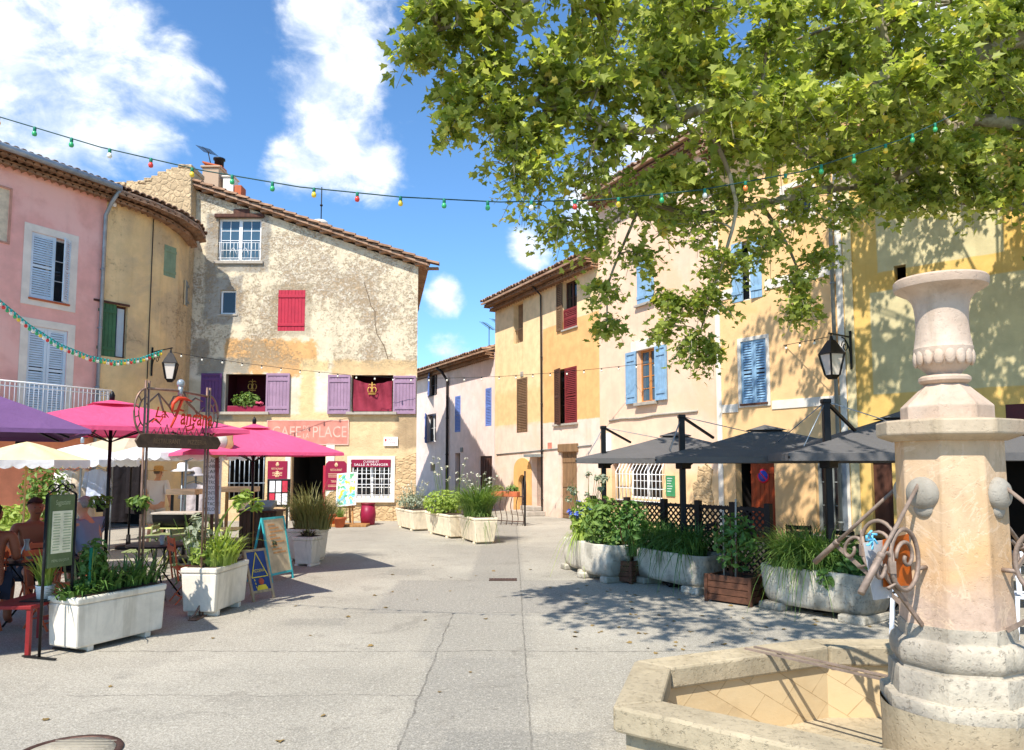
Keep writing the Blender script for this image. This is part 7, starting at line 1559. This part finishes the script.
g3.build('shorts', cloth('beige shorts', rgb(206, 194, 178), .02), t)
mb = MB(); mb.lathe([(.2, 1.665), (.19, 1.675), (.105, 1.685), (.1, 1.76), (.07, 1.785), (.005, 1.79)], V(0.01, .01, 0), 24); mb.build('straw_hat', mat('straw hat', rgb(206, 160, 98), .85, 0, .15, 30, .3), t)
for k in (-1, 1): mb = MB(); mb.ball(V(.1 * k, .05 + .12 * k, .03), .05, .13, .035); mb.build('shoe', M['dark_brown'], t)
def seated(label, x, y, rz, skin_m, shirt_m, hair_m, trousers, lean=.1, armf=.32, hair=True):
    X, Y = x, y; t = thing('person', label, 'person', (x, y, 0)); c, s_n = math.cos(rz), math.sin(rz); V = lambda a, b, z: (X + a * c - b * s_n, Y + a * s_n + b * c, z); D = lambda a, b, z: (a * c - b * s_n, a * s_n + b * c, z)
    g_ = Fig(); g_.j(V(0, 0, .54), (.17, .13)); ch_ = g_.chain(0, [(V(0, lean * .3, .74), (.15, .115)), (V(0, lean, .96), (.172, .118)), (V(0, lean * 1.1, 1.06), (.12, .09)), (V(0, lean * 1.2, 1.12), .055)]); head(g_, ch_, V(0, lean * 1.5, 1.26), (0, .0, 1), D(.0, 1, -.1), skin_m, t, hair_m, hair)
    for k in (-1, 1):
        w_ = g_.chain(2, [(V(.2 * k, lean, 1.05), .064), (V(.25 * k, lean + .02, .80), .046), (V(.16 * k, lean + armf, .77), .032)]); g_.hand(w_, D(-.3 * k, 1, -.05), D(-k, -.2, 0)); g_.chain(0, [(V(.1 * k, .05, .52), .1), (V(.12 * k, .44, .50), .066), (V(.12 * k, .42, .1), .042), (V(.12 * k, .56, .04), .036)])
    g_.build('body', skin_m, t)
    if shirt_m:
        g2 = Fig(); g2.j(V(0, 0, .52), (.18, .15)); g2.chain(0, [(V(0, lean * .3, .74), (.172, .135)), (V(0, lean, .97), (.188, .13)), (V(0, lean * 1.1, 1.07), (.12, .1))])
        for k in (-1, 1): g2.chain(2, [(V(.2 * k, lean, 1.05), .082), (V(.24 * k, lean + .01, .88), .072)])
        g2.build('shirt', shirt_m, t)
    g3 = Fig(); g3.j(V(0, 0, .52), (.185, .15))
    for k in (-1, 1): g3.chain(0, [(V(.1 * k, .1, .51), .118), (V(.12 * k, .38, .5), .09)])
    g3.build('shorts', trousers, t); return t
gh = mat('short grey hair', rgb(150, 146, 142), .9, 0, .2, 40, .4); bh = mat('short dark hair', rgb(60, 42, 34), .9, 0, .2, 40, .4); dark_sh = cloth('dark shorts', rgb(40, 42, 52), .02)
p = AT(92, 520, 9.9); seated('grey haired man in a grey blue shirt seated behind the menu board', p.x, 9.9, 1.3, skin2, cloth('grey blue shirt', rgb(150, 160, 182), .03), gh, dark_sh)
p = AT(32, 520, 9.6); seated('bare chested tanned man seated facing the square, left of the menu board', p.x, 9.6, -2.3, skin1, None, bh, dark_sh, .08, .3)
p = AT(2, 540, 8.1); seated('bare backed tanned man cut off by the left edge of the photo', p.x - .16, 8.1, .35, skin1, None, bh, dark_sh, .12)
# ------------------------------------------------------------------ terrace furniture
redp = mat('red lacquer metal', rgb(134, 36, 36), .45, .1, .12, 5, .08); orp = mat('orange metal', rgb(206, 104, 66), .5, .1, .12, 5, .08); ygp = mat('pale yellow green metal', rgb(198, 202, 120), .5, .1, .1, 5, .08); grp = mat('sage green metal', rgb(136, 146, 96), .55, .1, .1, 5, .08)
a = G(8, 664); a = AT(24, 640, 7.3); rt_ = thing('side_table', 'red metal side table at the left edge, in front of the menu board', 'table', (a.x, 7.3, 0)); mb = MB(); x0, x1, y0, y1 = -4.98, -4.53, 7.2, 8.05; mb.box(x0, x1, y0, y1, .44, .475); mb.build('table_top', redp, rt_, bevel=.006)
for x in (x0 + .03, x1 - .03):
    for y in (y0 + .03, y1 - .03): mb = MB(); mb.bar((x, y, 0), (x, y, .44), .038); mb.build('leg', redp, rt_)
mb = MB(); mb.bar((x0 + .03, y1 - .03, .2), (x1 - .03, y1 - .03, .2), .03); mb.build('stretcher', redp, rt_)
c = Vector((-4.62, 7.55, .475)); t = thing('potted_succulent', 'lime green potted plant on a slate on the red side table', 'plant', c); mb = MB(); mb.lathe([(.07, .014), (.085, .13), (.09, .14), (.075, .14), (.07, .12)], c, 18); mb.build('pot', M['white_paint'], t); mb = MB(); mb.box(c.x - .16, c.x + .12, c.y - .14, c.y + .12, c.z + .001, c.z + .012); mb.build('slate', M['iron'], t); mb = MB(); blades(mb, (c.x, c.y, c.z + .1), .07, .07, .42, 34, .4, .02, .45); mb.build('leaves', M['fol_lime'], t)
tb1 = bistro_table('dark round bistro table in front of the bare chested men', M['iron'], .4); move(tb1, (-5.45, 8.75, 0)); tb2 = dup(tb1, (-4.85, 10.4, 0), 0, 'dark round bistro table beside the grey haired man'); tb3 = bistro_table('sage green square table behind the lilies', grp, .36, True); move(tb3, (-5.3, 11.8, 0)); tb4 = dup(tb3, (-4.3, 11.0, 0), 0, 'sage green square table left of the wild flower planter'); tb5 = bistro_table('pale yellow green square table below the straw hat man', ygp, .34, True); move(tb5, (-6.0, 13.4, 0)); dup(tb5, (-5.0, 12.9, 0), 0.2, 'pale yellow green square table left of the menu price board')
rc = bistro_chair('orange folding chair near the red side table', orp, group='orange folding chairs'); move(rc, (-5.15, 8.55, 0), 1.2)
for x, y, r, lb in ((-4.28, 10.1, 2.2, 'orange folding chair between the two white planters'), (-5.95, 9.6, -2.3, 'orange folding chair under the bare chested man facing the square'), (-5.66, 8.1, .35, 'orange folding chair under the man at the left edge'), (-7.2, 12.4, .8, 'orange folding chair beside the pale pole of the cream parasol')): dup(rc, (x, y, 0), r, lb)
gc = bistro_chair('sage green folding chair at the table behind the lilies', grp, group='green folding chairs'); move(gc, (-5.9, 12.0, 0), -1.4)
for x, y, r, lb in ((-5.31, 9.9, 1.3, 'sage green folding chair under the grey haired man'), (-4.75, 11.3, 1.4, 'sage green folding chair facing the wild flower planter'), (-5.2, 13.8, 2.6, 'sage green folding chair behind the pale yellow green tables'), (-5.0, 9.0, 2.4, 'sage green folding chair behind the far end of the lilies')): dup(gc, (x, y, 0), r, lb)
# ------------------------------------------------------------------ clothes stall
wcl = cloth('white linen', rgb(236, 230, 226), .1); dcl = cloth('black cotton', rgb(36, 32, 34), .02); bcl = cloth('pale blue linen', rgb(196, 204, 226), .1)
def garment(label, x, y, ztop, w, h, m_, name='hanging_shirt', rz=0.0, skirt=0.0):
    t = thing(name, label, 'garment', (x, y, ztop)); mb = MB(); c, s_n = math.cos(rz), math.sin(rz); nx, nz = 14, 12
    for sd in (-1, 1):
        vs = []
        for j in range(nz + 1):
            v = j / nz; hw = w / 2 * (1 + skirt * v) * (1 if v > .04 else .8)
            for i in range(nx + 1):
                q = 2 * i / nx - 1; th = .07 * math.sqrt(max(0, 1 - q * q)) + .012 * math.sin(q * 9 + v * 3); dz = -.06 * abs(q) if j == 0 else 0; a, b = q * hw, sd * th; vs.append((x + a * c - b * s_n, y + a * s_n + b * c, ztop - h * v + dz))
        fs = [(j * (nx + 1) + i, j * (nx + 1) + i + 1, (j + 1) * (nx + 1) + i + 1, (j + 1) * (nx + 1) + i) for j in range(nz) for i in range(nx)]; mb.add(vs, fs if sd > 0 else [f_[::-1] for f_ in fs], True)
    mb.build('fabric', m_, t)
    if skirt < .1:
        for k in (-1, 1): m3 = MB(); a = w / 2 * k; m3.tube([(x + a * .82 * c, y + a * .82 * s_n, ztop - .07), (x + a * 1.18 * c, y + a * 1.18 * s_n, ztop - h * .5)], [.075, .06], 10); m3.build('sleeve', m_, t)
    mb = MB(); mb.tube([(x - w * .4 * c, y - w * .4 * s_n, ztop - .03), (x, y, ztop + .04), (x + w * .4 * c, y + w * .4 * s_n, ztop - .03)], .01, 5); mb.tube([(x, y, ztop + .04), (x, y, ztop + .15)], .006, 5); mb.build('hanger', M['zinc'], t); return t
q = lambda px, Y: AT(px, 480, Y).x
ra = thing('clothes_rail', 'chrome clothes rail carrying white and blue garments', 'clothes rail', (q(85, 16.0), 16, 0)); mb = MB(); x0, x1 = q(58, 16), q(112, 16); mb.tube([(x0, 16, 0), (x0, 16, 1.85), (x1, 16, 1.85), (x1, 16, 0)], .016, 8); 
for x in (x0, x1): mb.tube([(x, 15.7, .03), (x, 16.3, .03)], .014, 6)
mb.build('rail', M['zinc'], ra)
garment('white linen shirt hanging nearest the menu board', q(67, 15.95), 15.95, 1.7, .46, .95, wcl); garment('cream beige dress hanging between the white shirt and the blue blouse', q(83, 16), 16, 1.72, .4, 1.25, cloth('cream beige dress cloth', rgb(226, 206, 184), .1), 'hanging_dress', .6, .3); garment('pale blue blouse hanging beside the dark parasol pole', q(97, 15.95), 15.95, 1.72, .44, .8, bcl); garment('long black dress hanging in the shop entrance', q(118, 18), 18, 1.85, .5, 1.4, dcl, 'hanging_dress', .3, .2); garment('black tunic hanging on the right of the shop entrance', q(134, 18), 18, 1.85, .5, 1.2, dcl, 'hanging_dress', -.3, .1)
rb_ = thing('shop_rail', 'dark clothes rail with black garments at the shop entrance', 'clothes rail', (q(126, 18), 18, 0)); mb = MB(); mb.tube([(q(108, 18), 18.02, 0), (q(108, 18), 18.02, 2.0), (q(146, 18), 18.02, 2.0), (q(146, 18), 18.02, 0)], .016, 8); mb.build('rail', M['iron'], rb_)
# hats on display stands
for px, Y, z, m_, lb in ((182, 16.2, 1.72, 'white sun hat', 'white sun hat on a display stand behind the wooden counter'), (196, 16.4, 1.62, 'grey sun hat', 'grey sun hat on a taller stand right of the white one')):
    x = q(px, Y); t = thing('sun_hat_stand', lb, 'hat', (x, Y, 0)); mb = MB(); mb.tube([(x, Y, 0), (x, Y, z - .04)], .018, 6); mb.lathe([(.16, 0), (.15, .03), (.02, .04)], (x, Y, 0), 16); mb.build('stand', M['zinc'], t); mb = MB(); mb.lathe([(.24, z - .06), (.22, z - .03), (.115, z), (.11, z + .1), (.06, z + .13), (.004, z + .135)], (x, Y, 0), 20); mb.build('hat', mat(m_, rgb(226, 220, 216) if px < 190 else rgb(172, 164, 164), .85), t)
    if px > 190: garment('grey linen shirt hanging beneath the grey sun hat', x, Y - .06, z - .2, .5, .7, cloth('grey linen', rgb(196, 184, 184), .1))
# grill, counter, price board
gx = q(180, 13.2); gr = thing('barbecue', 'black barbecue drum with a pale lid edge on iron legs', 'barbecue', (gx, 13.2, 0)); mb = MB()
vs = []; 
for k in range(13):
    a_ = math.pi * k / 12; 
    for x in (-.36, .36): vs.append((gx + x, 13.2 - .22 * math.cos(a_), .95 - .24 * math.sin(a_)))
mb.add(vs, [(2 * k, 2 * k + 1, 2 * k + 3, 2 * k + 2) for k in range(12)] + [tuple(range(0, 26, 2)), tuple(range(1, 26, 2))[::-1]], True); mb.build('drum', M['black_plastic'], gr); mb = MB(); mb.box(gx - .38, gx + .38, 12.96, 13.44, .95, .985); mb.build('rim', M['cement'], gr, bevel=.01)
for x in (-.3, .3):
    for y in (-.18, .18): mb = MB(); mb.bar((gx + x, 13.2 + y, 0), (gx + x, 13.2 + y * .7, .8), .03); mb.build('leg', M['iron'], gr)
cx = q(262, 15.2); ct = thing('wooden_counter', 'dark slatted wooden counter topped by a grey tray, left of the menu case', 'counter', (cx, 15.2, 0)); mb = MB()
for i in range(9): mb.box(cx - .36 + i * .08, cx - .36 + i * .08 + .074, 14.98, 15.0, .05, .86)
mb.box(cx - .36, cx + .36, 15.001, 15.5, .05, .86); mb.build('front', wood('dark counter planks', rgb(86, 66, 52), .7), ct, bevel=.004); mb = MB(); mb.box(cx - .4, cx + .4, 14.93, 15.55, .861, .9); mb.build('top', M['dark_brown'], ct, bevel=.006)
gt = tag(MB().obox((cx, 15.2, .985), (.26, 0, 0), (0, .2, .06), (0, -.02, .05)).build('grey_tray', M['grey_sh'], loc=(cx, 15.2, .9), bevel=.02), 'tilted grey tray on top of the dark slatted counter', 'tray')
lx = q(245, 14.7); sl_ = thing('plank_canopy', 'pale plank shelf on two posts above the slatted counter', 'shelf', (lx, 14.7, 0)); mb = MB(); mb.box(q(224, 14.7), q(256, 14.7), 14.5, 14.95, 1.28, 1.38); mb.build('plank', wood('pale plank', rgb(226, 190, 152), .6, 0), sl_, bevel=.008)
for x in (q(227, 14.7), q(253, 14.7)): mb = MB(); mb.bar((x, 14.72, 0), (x, 14.72, 1.28), .05); mb.build('post', wd, sl_)
sl2 = thing('plank_canopy', 'pale plank shelf on two posts above the black barbecue', 'shelf', (q(190, 13.9), 13.9, 0)); mb = MB(); mb.box(q(171, 13.9), q(200, 13.9), 13.7, 14.1, 1.26, 1.36); mb.build('plank', bpy.data.materials['pale plank'], sl2, bevel=.008)
for x in (q(173, 13.9), q(198, 13.9)): mb = MB(); mb.bar((x, 13.9, 0), (x, 13.9, 1.26), .04); mb.build('post', M['iron'], sl2)
x0, x1 = q(203, 11.6), q(221, 11.6); pb_ = thing('price_board', 'tall white price list with rows of dark capitals behind the iron name sign', 'sign', ((x0 + x1) / 2, 11.6, 0)); mb = MB(); mb.box(x0, x1, 11.6, 11.62, 1.05, 1.93); bb = mb.build('board', M['white_paint'], pb_); mb = MB(); mb.box((x0 + x1) / 2 - .02, (x0 + x1) / 2 + .02, 11.625, 11.66, 0, 1.93); mb.build('post', M['plank'], pb_); mb = MB()
for i, w_ in enumerate(('GLACES', 'VANILLE', 'CAFE', 'FRAISE', 'CITRON', 'CHOCOLAT', 'MENTHE', 'COCO', 'PISTACHE', 'MELON')): mb.text(w_, ((x0 + x1) / 2, 11.598, 1.86 - i * .082), (1, 0, 0), (0, 0, 1), .075, .001, 0, (x1 - x0) * (.5 + .05 * len(w_)))
mb.build('lettering', mat('dark green lettering', rgb(72, 84, 76), .6), bb)
ph2 = AT(262, 455, 12.0); 
sx = q(217, 12.1); br2 = thing('round_shop_plaque', 'scallop edged tan plaque hung above the price list', 'sign', (q(216, 11.4), 11.4, 2.1)); c = AT(217, 441, 11.4); mb = MB(); mb.lathe([(.24, 0), (.25, .012), (.24, .024)], c, 36, axis=(.1, -1, 0), shape=lambda a: 1 + .05 * math.cos(9 * a)); mb.build('plaque', mat('tan plaque', rgb(196, 152, 106), .7), br2); mb = MB(); mb.lathe([(.16, .026), (.16, .03)], c, 30, axis=(.1, -1, 0)); mb.build('face', mat('pale plaque face', rgb(214, 204, 190), .7), br2); mb = MB(); mb.tube([c + Vector((0, .02, -.24)), (c.x + .02, 11.5, 0)], .03, 8); mb.build('post', M['gold_iron'], br2)
# potted bushes by the pink house, hanging pots on the posts
for px, Y, h_, w_, mm, lb in ((8, 13.6, .5, .55, 'fol_lime', 'low lime green potted bush at the left edge under the cream parasol'), (45, 15.4, 1.25, .5, 'fol_mid', 'taller dark green potted bush behind the cream parasol pole')):
    x = AT(px, 490, Y).x; t = thing('potted_bush', lb, 'plant', (x, Y, 0)); mb = MB(); mb.lathe([(.2, 0), (.26, .42), (.29, .44), (.29, .5), (.24, .5), (.22, .44)], (x, Y, 0), 20); mb.build('pot', M['terracotta'], t); mb = MB(); leaves(mb, (x, Y, .5 + h_ * .6), w_, w_ * .8, h_ * .6, 620, .06); mb.build('leaves', M[mm], t)
for px, py, Y, lb in ((102, 510, 9.4, 'small trailing plant clipped to the dark pole of the pink parasol'), (141, 512, 8.32, 'small trailing plant clipped to the left post of the iron name sign')):
    c = AT(px, py, Y); t = thing('hanging_plant', lb, 'plant', c, 'trailing plants clipped to the posts'); mb = MB(); mb.lathe([(.04, -.02), (.06, .07), (.065, .08), (.05, .08)], c + Vector((0, -.05, 0)), 14); mb.build('pot', M['black_plastic'], t); mb = MB(); leaves(mb, c + Vector((0, -.05, .1)), .14, .12, .09, 120, .035); mb.build('leaves', M['fol_mid'], t)
mb = MB(); c = AT(22, 438, 13.4); mb.lathe([(.05, 0), (.09, .12), (.09, .14), (.02, .02)], c, 14, axis=(.3, -.6, -.7)); mb.tube([c, c + Vector((-.3, 2.6, .1))], .012, 5); tag(mb.build('wall_spotlight', M['iron'], loc=c), 'small black spotlight on an arm above the cream parasol', 'lamp')
# ------------------------------------------------------------------ lanterns
glow = NT('milky lantern glass'); _p = glow.principled(rgb(226, 214, 200), .25, 0, None, .5); M['lantern_glass'] = glow.m
def lantern(label, c, m_, s, wallp):
    """four sided street lantern hung under a scrolled wall bracket; c is the top hook"""
    c = Vector(c); wallp = Vector(wallp); t = thing('wall_lantern', label, 'lantern', wallp, 'street lanterns on the house walls'); S = lambda r, z: [c + Vector((math.cos(math.pi / 4 + k * math.pi / 2 + .3) * r * s, math.sin(math.pi / 4 + k * math.pi / 2 + .3) * r * s, z * s)) for k in range(4)]
    mb = MB()
    def fr(r0, z0, r1, z1): a, b = S(r0, z0), S(r1, z1); mb.add(a + b, [(k, (k + 1) % 4, 4 + (k + 1) % 4, 4 + k) for k in range(4)] + [(3, 2, 1, 0), (4, 5, 6, 7)])
    fr(.30, -.42, .13, -.16); fr(.33, -.45, .30, -.421); fr(.13, -.159, .08, -.1); fr(.05, -.099, .03, 0); mb.build('hood', m_, t); mb = MB(); fr(.1, -1.06, .18, -.96); mb.build('lantern_base', m_, t)
    a, b = S(.285, -.452), S(.165, -.958); mb = MB()
    for k in range(4): mb.bar(a[k], b[k], .022 * s / .5)
    mb.build('cage', m_, t); mb = MB(); a, b = S(.27, -.455), S(.155, -.955); mb.add(a + b, [(k, 4 + k, 4 + (k + 1) % 4, (k + 1) % 4) for k in range(4)]); mb.build('glass', M['lantern_glass'], t)
    mb = MB(); d = (c - wallp); d.z = 0; L = d.length; d.normalize(); w0 = Vector((wallp.x, wallp.y, c.z)); mb.bar(w0 + Vector((0, 0, .22 * s)), w0 - Vector((0, 0, .75 * s)), .05 * s + .015, .03); mb.bar(w0 + Vector((0, 0, .06 * s)), c + d * .08 + Vector((0, 0, .06 * s)), .028); mb.tube([c, c + Vector((0, 0, .06 * s))], .016, 6)
    mb.tube([w0 + d * (L * .5 * (1 - math.cos(t_)) * .9) + Vector((0, 0, -.6 * s + .62 * s * math.sin(t_))) for t_ in [math.pi / 2 * i / 10 for i in range(11)]], .014, 6); cc = w0 + d * L * .3 - Vector((0, 0, .2 * s)); mb.tube([cc + d * ((.16 - .014 * i * .5) * s * math.cos(i * .5)) + Vector((0, 0, (.16 - .014 * i * .5) * s * math.sin(i * .5))) for i in range(18)], .011, 6); mb.build('bracket', m_, t); return t
u, z = Wo.pix(152, 352); wp_ = Wo.at(u, .02, z); lc = AT(171, 350, 21.9); lantern('black lantern with pale glass on the rounded ochre corner', (lc.x, lc.y, lc.z), M['iron'], .9, (wp_.x, wp_.y, lc.z))
u, z = Wr.pix(850, 340); wp_ = Wr.at(.12, .04, z); lc = AT(831, 336, 15.2); lantern('black lantern on the yellow house corner under the plane tree', lc, M['iron'], .84, (wp_.x, wp_.y, lc.z))
# ------------------------------------------------------------------ strings of coloured bulbs
bm_ = {k: mat(k + ' bulb glass', c_, .25, 0, .05, 5, .02, .5) for k, c_ in (('red', rgb(214, 60, 52)), ('yellow', rgb(236, 200, 60)), ('green', rgb(58, 170, 106)), ('white', rgb(236, 232, 214)), ('orange', rgb(232, 130, 60)))}
sock = mat('green lamp holder', rgb(30, 120, 96), .5); cabm = mat('dark green cable', rgb(28, 66, 62), .6)
def festoon(label, P, px_bulbs, cols, s, cable=.008, holder=sock, cab=cabm, start=0):
    """P: list of 3D points along the cable; bulbs at fractions of its length"""
    t = thing('festoon_lights', label, 'string lights', P[0]); Q = []
    for a, b in zip(P, P[1:]): Q += [a.lerp(b, k / 6) for k in range(6)]
    Q.append(P[-1]); mb = MB(); mb.tube(Q, cable, 6); mb.build('cable', cab, t); cum = [0]
    for a, b in zip(Q, Q[1:]): cum.append(cum[-1] + (b - a).length)
    for i, fr_ in enumerate(px_bulbs):
        x = fr_ * cum[-1]; k = max(j for j in range(len(cum)) if cum[j] <= x + 1e-9); k = min(k, len(Q) - 2); p = Q[k].lerp(Q[k + 1], (x - cum[k]) / max(1e-6, cum[k + 1] - cum[k])); mb = MB()
        mb.lathe([(.018 * s, .005), (.022 * s, -.0), (.022 * s, -.05 * s), (.016 * s, -.055 * s)], p, 10); h = mb.build('lamp_holder', holder, t); mb = MB(); mb.lathe([(.016 * s, -.05 * s), (.03 * s, -.075 * s), (.034 * s, -.095 * s), (.026 * s, -.12 * s), (.002, -.13 * s)], p, 10); mb.build('bulb', bm_[cols[(i + start) % len(cols)]], h)
    return t
P = [AT(-90, 92, 6.6), AT(0, 117, 6.6), AT(100, 147, 6.5), AT(200, 170, 6.5), AT(300, 187, 6.4), AT(400, 197, 6.4), AT(500, 202, 6.4), AT(600, 200, 6.4), AT(700, 190, 6.4), AT(800, 172, 6.5), AT(900, 140, 6.8), AT(960, 112, 7.2)]
festoon('long string of coloured bulbs crossing the sky from the pink house into the plane tree', P, [.045 + i * .0365 for i in range(26)], ['green', 'yellow', 'green', 'green', 'white', 'red', 'yellow', 'green', 'green', 'yellow', 'red', 'yellow', 'green', 'green', 'white', 'red', 'yellow', 'green', 'white', 'orange', 'yellow', 'green'], .64, .0055)
a = AT(-40, 270, 15.6); b = AT(163, 350, 21.4); P = [a, AT(0, 300, 16.4), AT(30, 325, 17.2), AT(60, 344, 18.1), AT(90, 356, 19.0), AT(115, 361, 19.8), AT(140, 358, 20.6), b]
festoon('dense turquoise string of small bulbs sagging from pink house to ochre lantern', P, [.01 + i * .0178 for i in range(56)], ['green', 'yellow', 'white', 'red', 'green', 'white'], 1.1, .012, mat('turquoise lamp holder', rgb(40, 168, 160), .5), mat('turquoise cable', rgb(40, 140, 134), .6))
a = AT(172, 352, 21.9); P = [a, AT(200, 357, 22.3), AT(250, 364, 23.0), AT(300, 370, 23.4), AT(350, 375, 23.7), AT(400, 378, 24.0), AT(450, 378, 24.0), AT(500, 376.5, 23.6), AT(550, 373, 22.9), AT(600, 368.5, 22.0), AT(660, 362, 20.8), AT(720, 354, 19.2), AT(780, 346, 17.2), AT(828, 337, 15.3)]
festoon('thin string of clear bulbs from the ochre lantern across to the yellow house', P, [.012 + i * .0268 for i in range(37)], ['white'], .85, .007, M['iron'], M['iron'])
u, z = Wp.pix(671, 486); f = Wp.loc(u); t = thing('wall_notice', 'green notice board on the peach house wall behind the lattice', 'sign', f(u, .02, z)); mb = MB(); rbox(mb, f, u - .19, u + .19, .002, .03, z - .28, z + .28); nb_ = mb.build('board', mat('green notice', rgb(64, 140, 92), .5), t, bevel=.006); mb = MB()
for i in range(6): rbox(mb, f, u - .13, u + .1 - .03 * (i % 3), .0305, .032, z + .2 - i * .07, z + .215 - i * .07)
mb.build('notice_lines', M['white_paint'], nb_)
# ------------------------------------------------------------------ small things on tables and dry leaves on the ground
gm = glass_dark('drinking glass', rgb(150, 160, 160), .05)
def tumbler(label, c, h=.12, r=.033, m_=gm, name='drinking_glass', drink=None):
    t = thing(name, label, 'glass', c); mb = MB(); mb.lathe([(r * .8, .0), (r, h), (r * .9, h), (r * .72, .01)], c, 16, cap=False); mb.build('tumbler', m_, t); mb = MB(); mb.lathe([(r * .76, .012), (r * .88, h * .6), (.001, h * .6)], c, 16); mb.build('drink', drink or mat('amber drink', rgb(186, 120, 44), .1), t)
tumbler('amber drink in a tumbler on the dark round table before the bare chested men', Vector((-5.25, 8.68, .722)))
tumbler('pink drink in a tumbler on the table beside the grey haired man', Vector((-4.75, 10.3, .722)), .13, .034, gm, 'drinking_glass', mat('pink drink', rgb(206, 96, 96), .1))
ct_ = thing('carafe', 'glass water carafe on the dark round table before the bare chested men', 'carafe', (-5.5, 8.6, .722)); mb = MB(); mb.lathe([(.045, 0), (.055, .03), (.05, .1), (.024, .17), (.024, .21), (.032, .24)], (-5.5, 8.6, .722), 18, cap=False); mb.build('body', gm, ct_); mb = MB(); mb.lathe([(.044, .005), (.05, .03), (.046, .1), (.001, .1)], (-5.5, 8.6, .722), 18); mb.build('water', mat('water', rgb(170, 180, 180), .05), ct_)
mb = MB(); fr_ = random.Random(9)
for i in range(150):
    p = Vector((fr_.uniform(-3.5, 5.5), fr_.uniform(4.5, 14), .006)) if i < 70 else G(fr_.uniform(560, 880), fr_.uniform(585, 650), .006)
    if (p - Vector((2.3, 4.0, 0))).length < 2.3: continue
    leaf5(mb, p, Vector((fr_.gauss(0, .12), fr_.gauss(0, .12), 1)).normalized(), Vector((fr_.gauss(0, 1), fr_.gauss(0, 1), 0)), fr_.uniform(.03, .075), .2)
tag(mb.build('fallen_leaves', mat('dry leaf', rgb(132, 108, 62), .8, 0, .3)), 'scattered dry plane leaves on the asphalt', 'fallen leaves', kind='stuff')
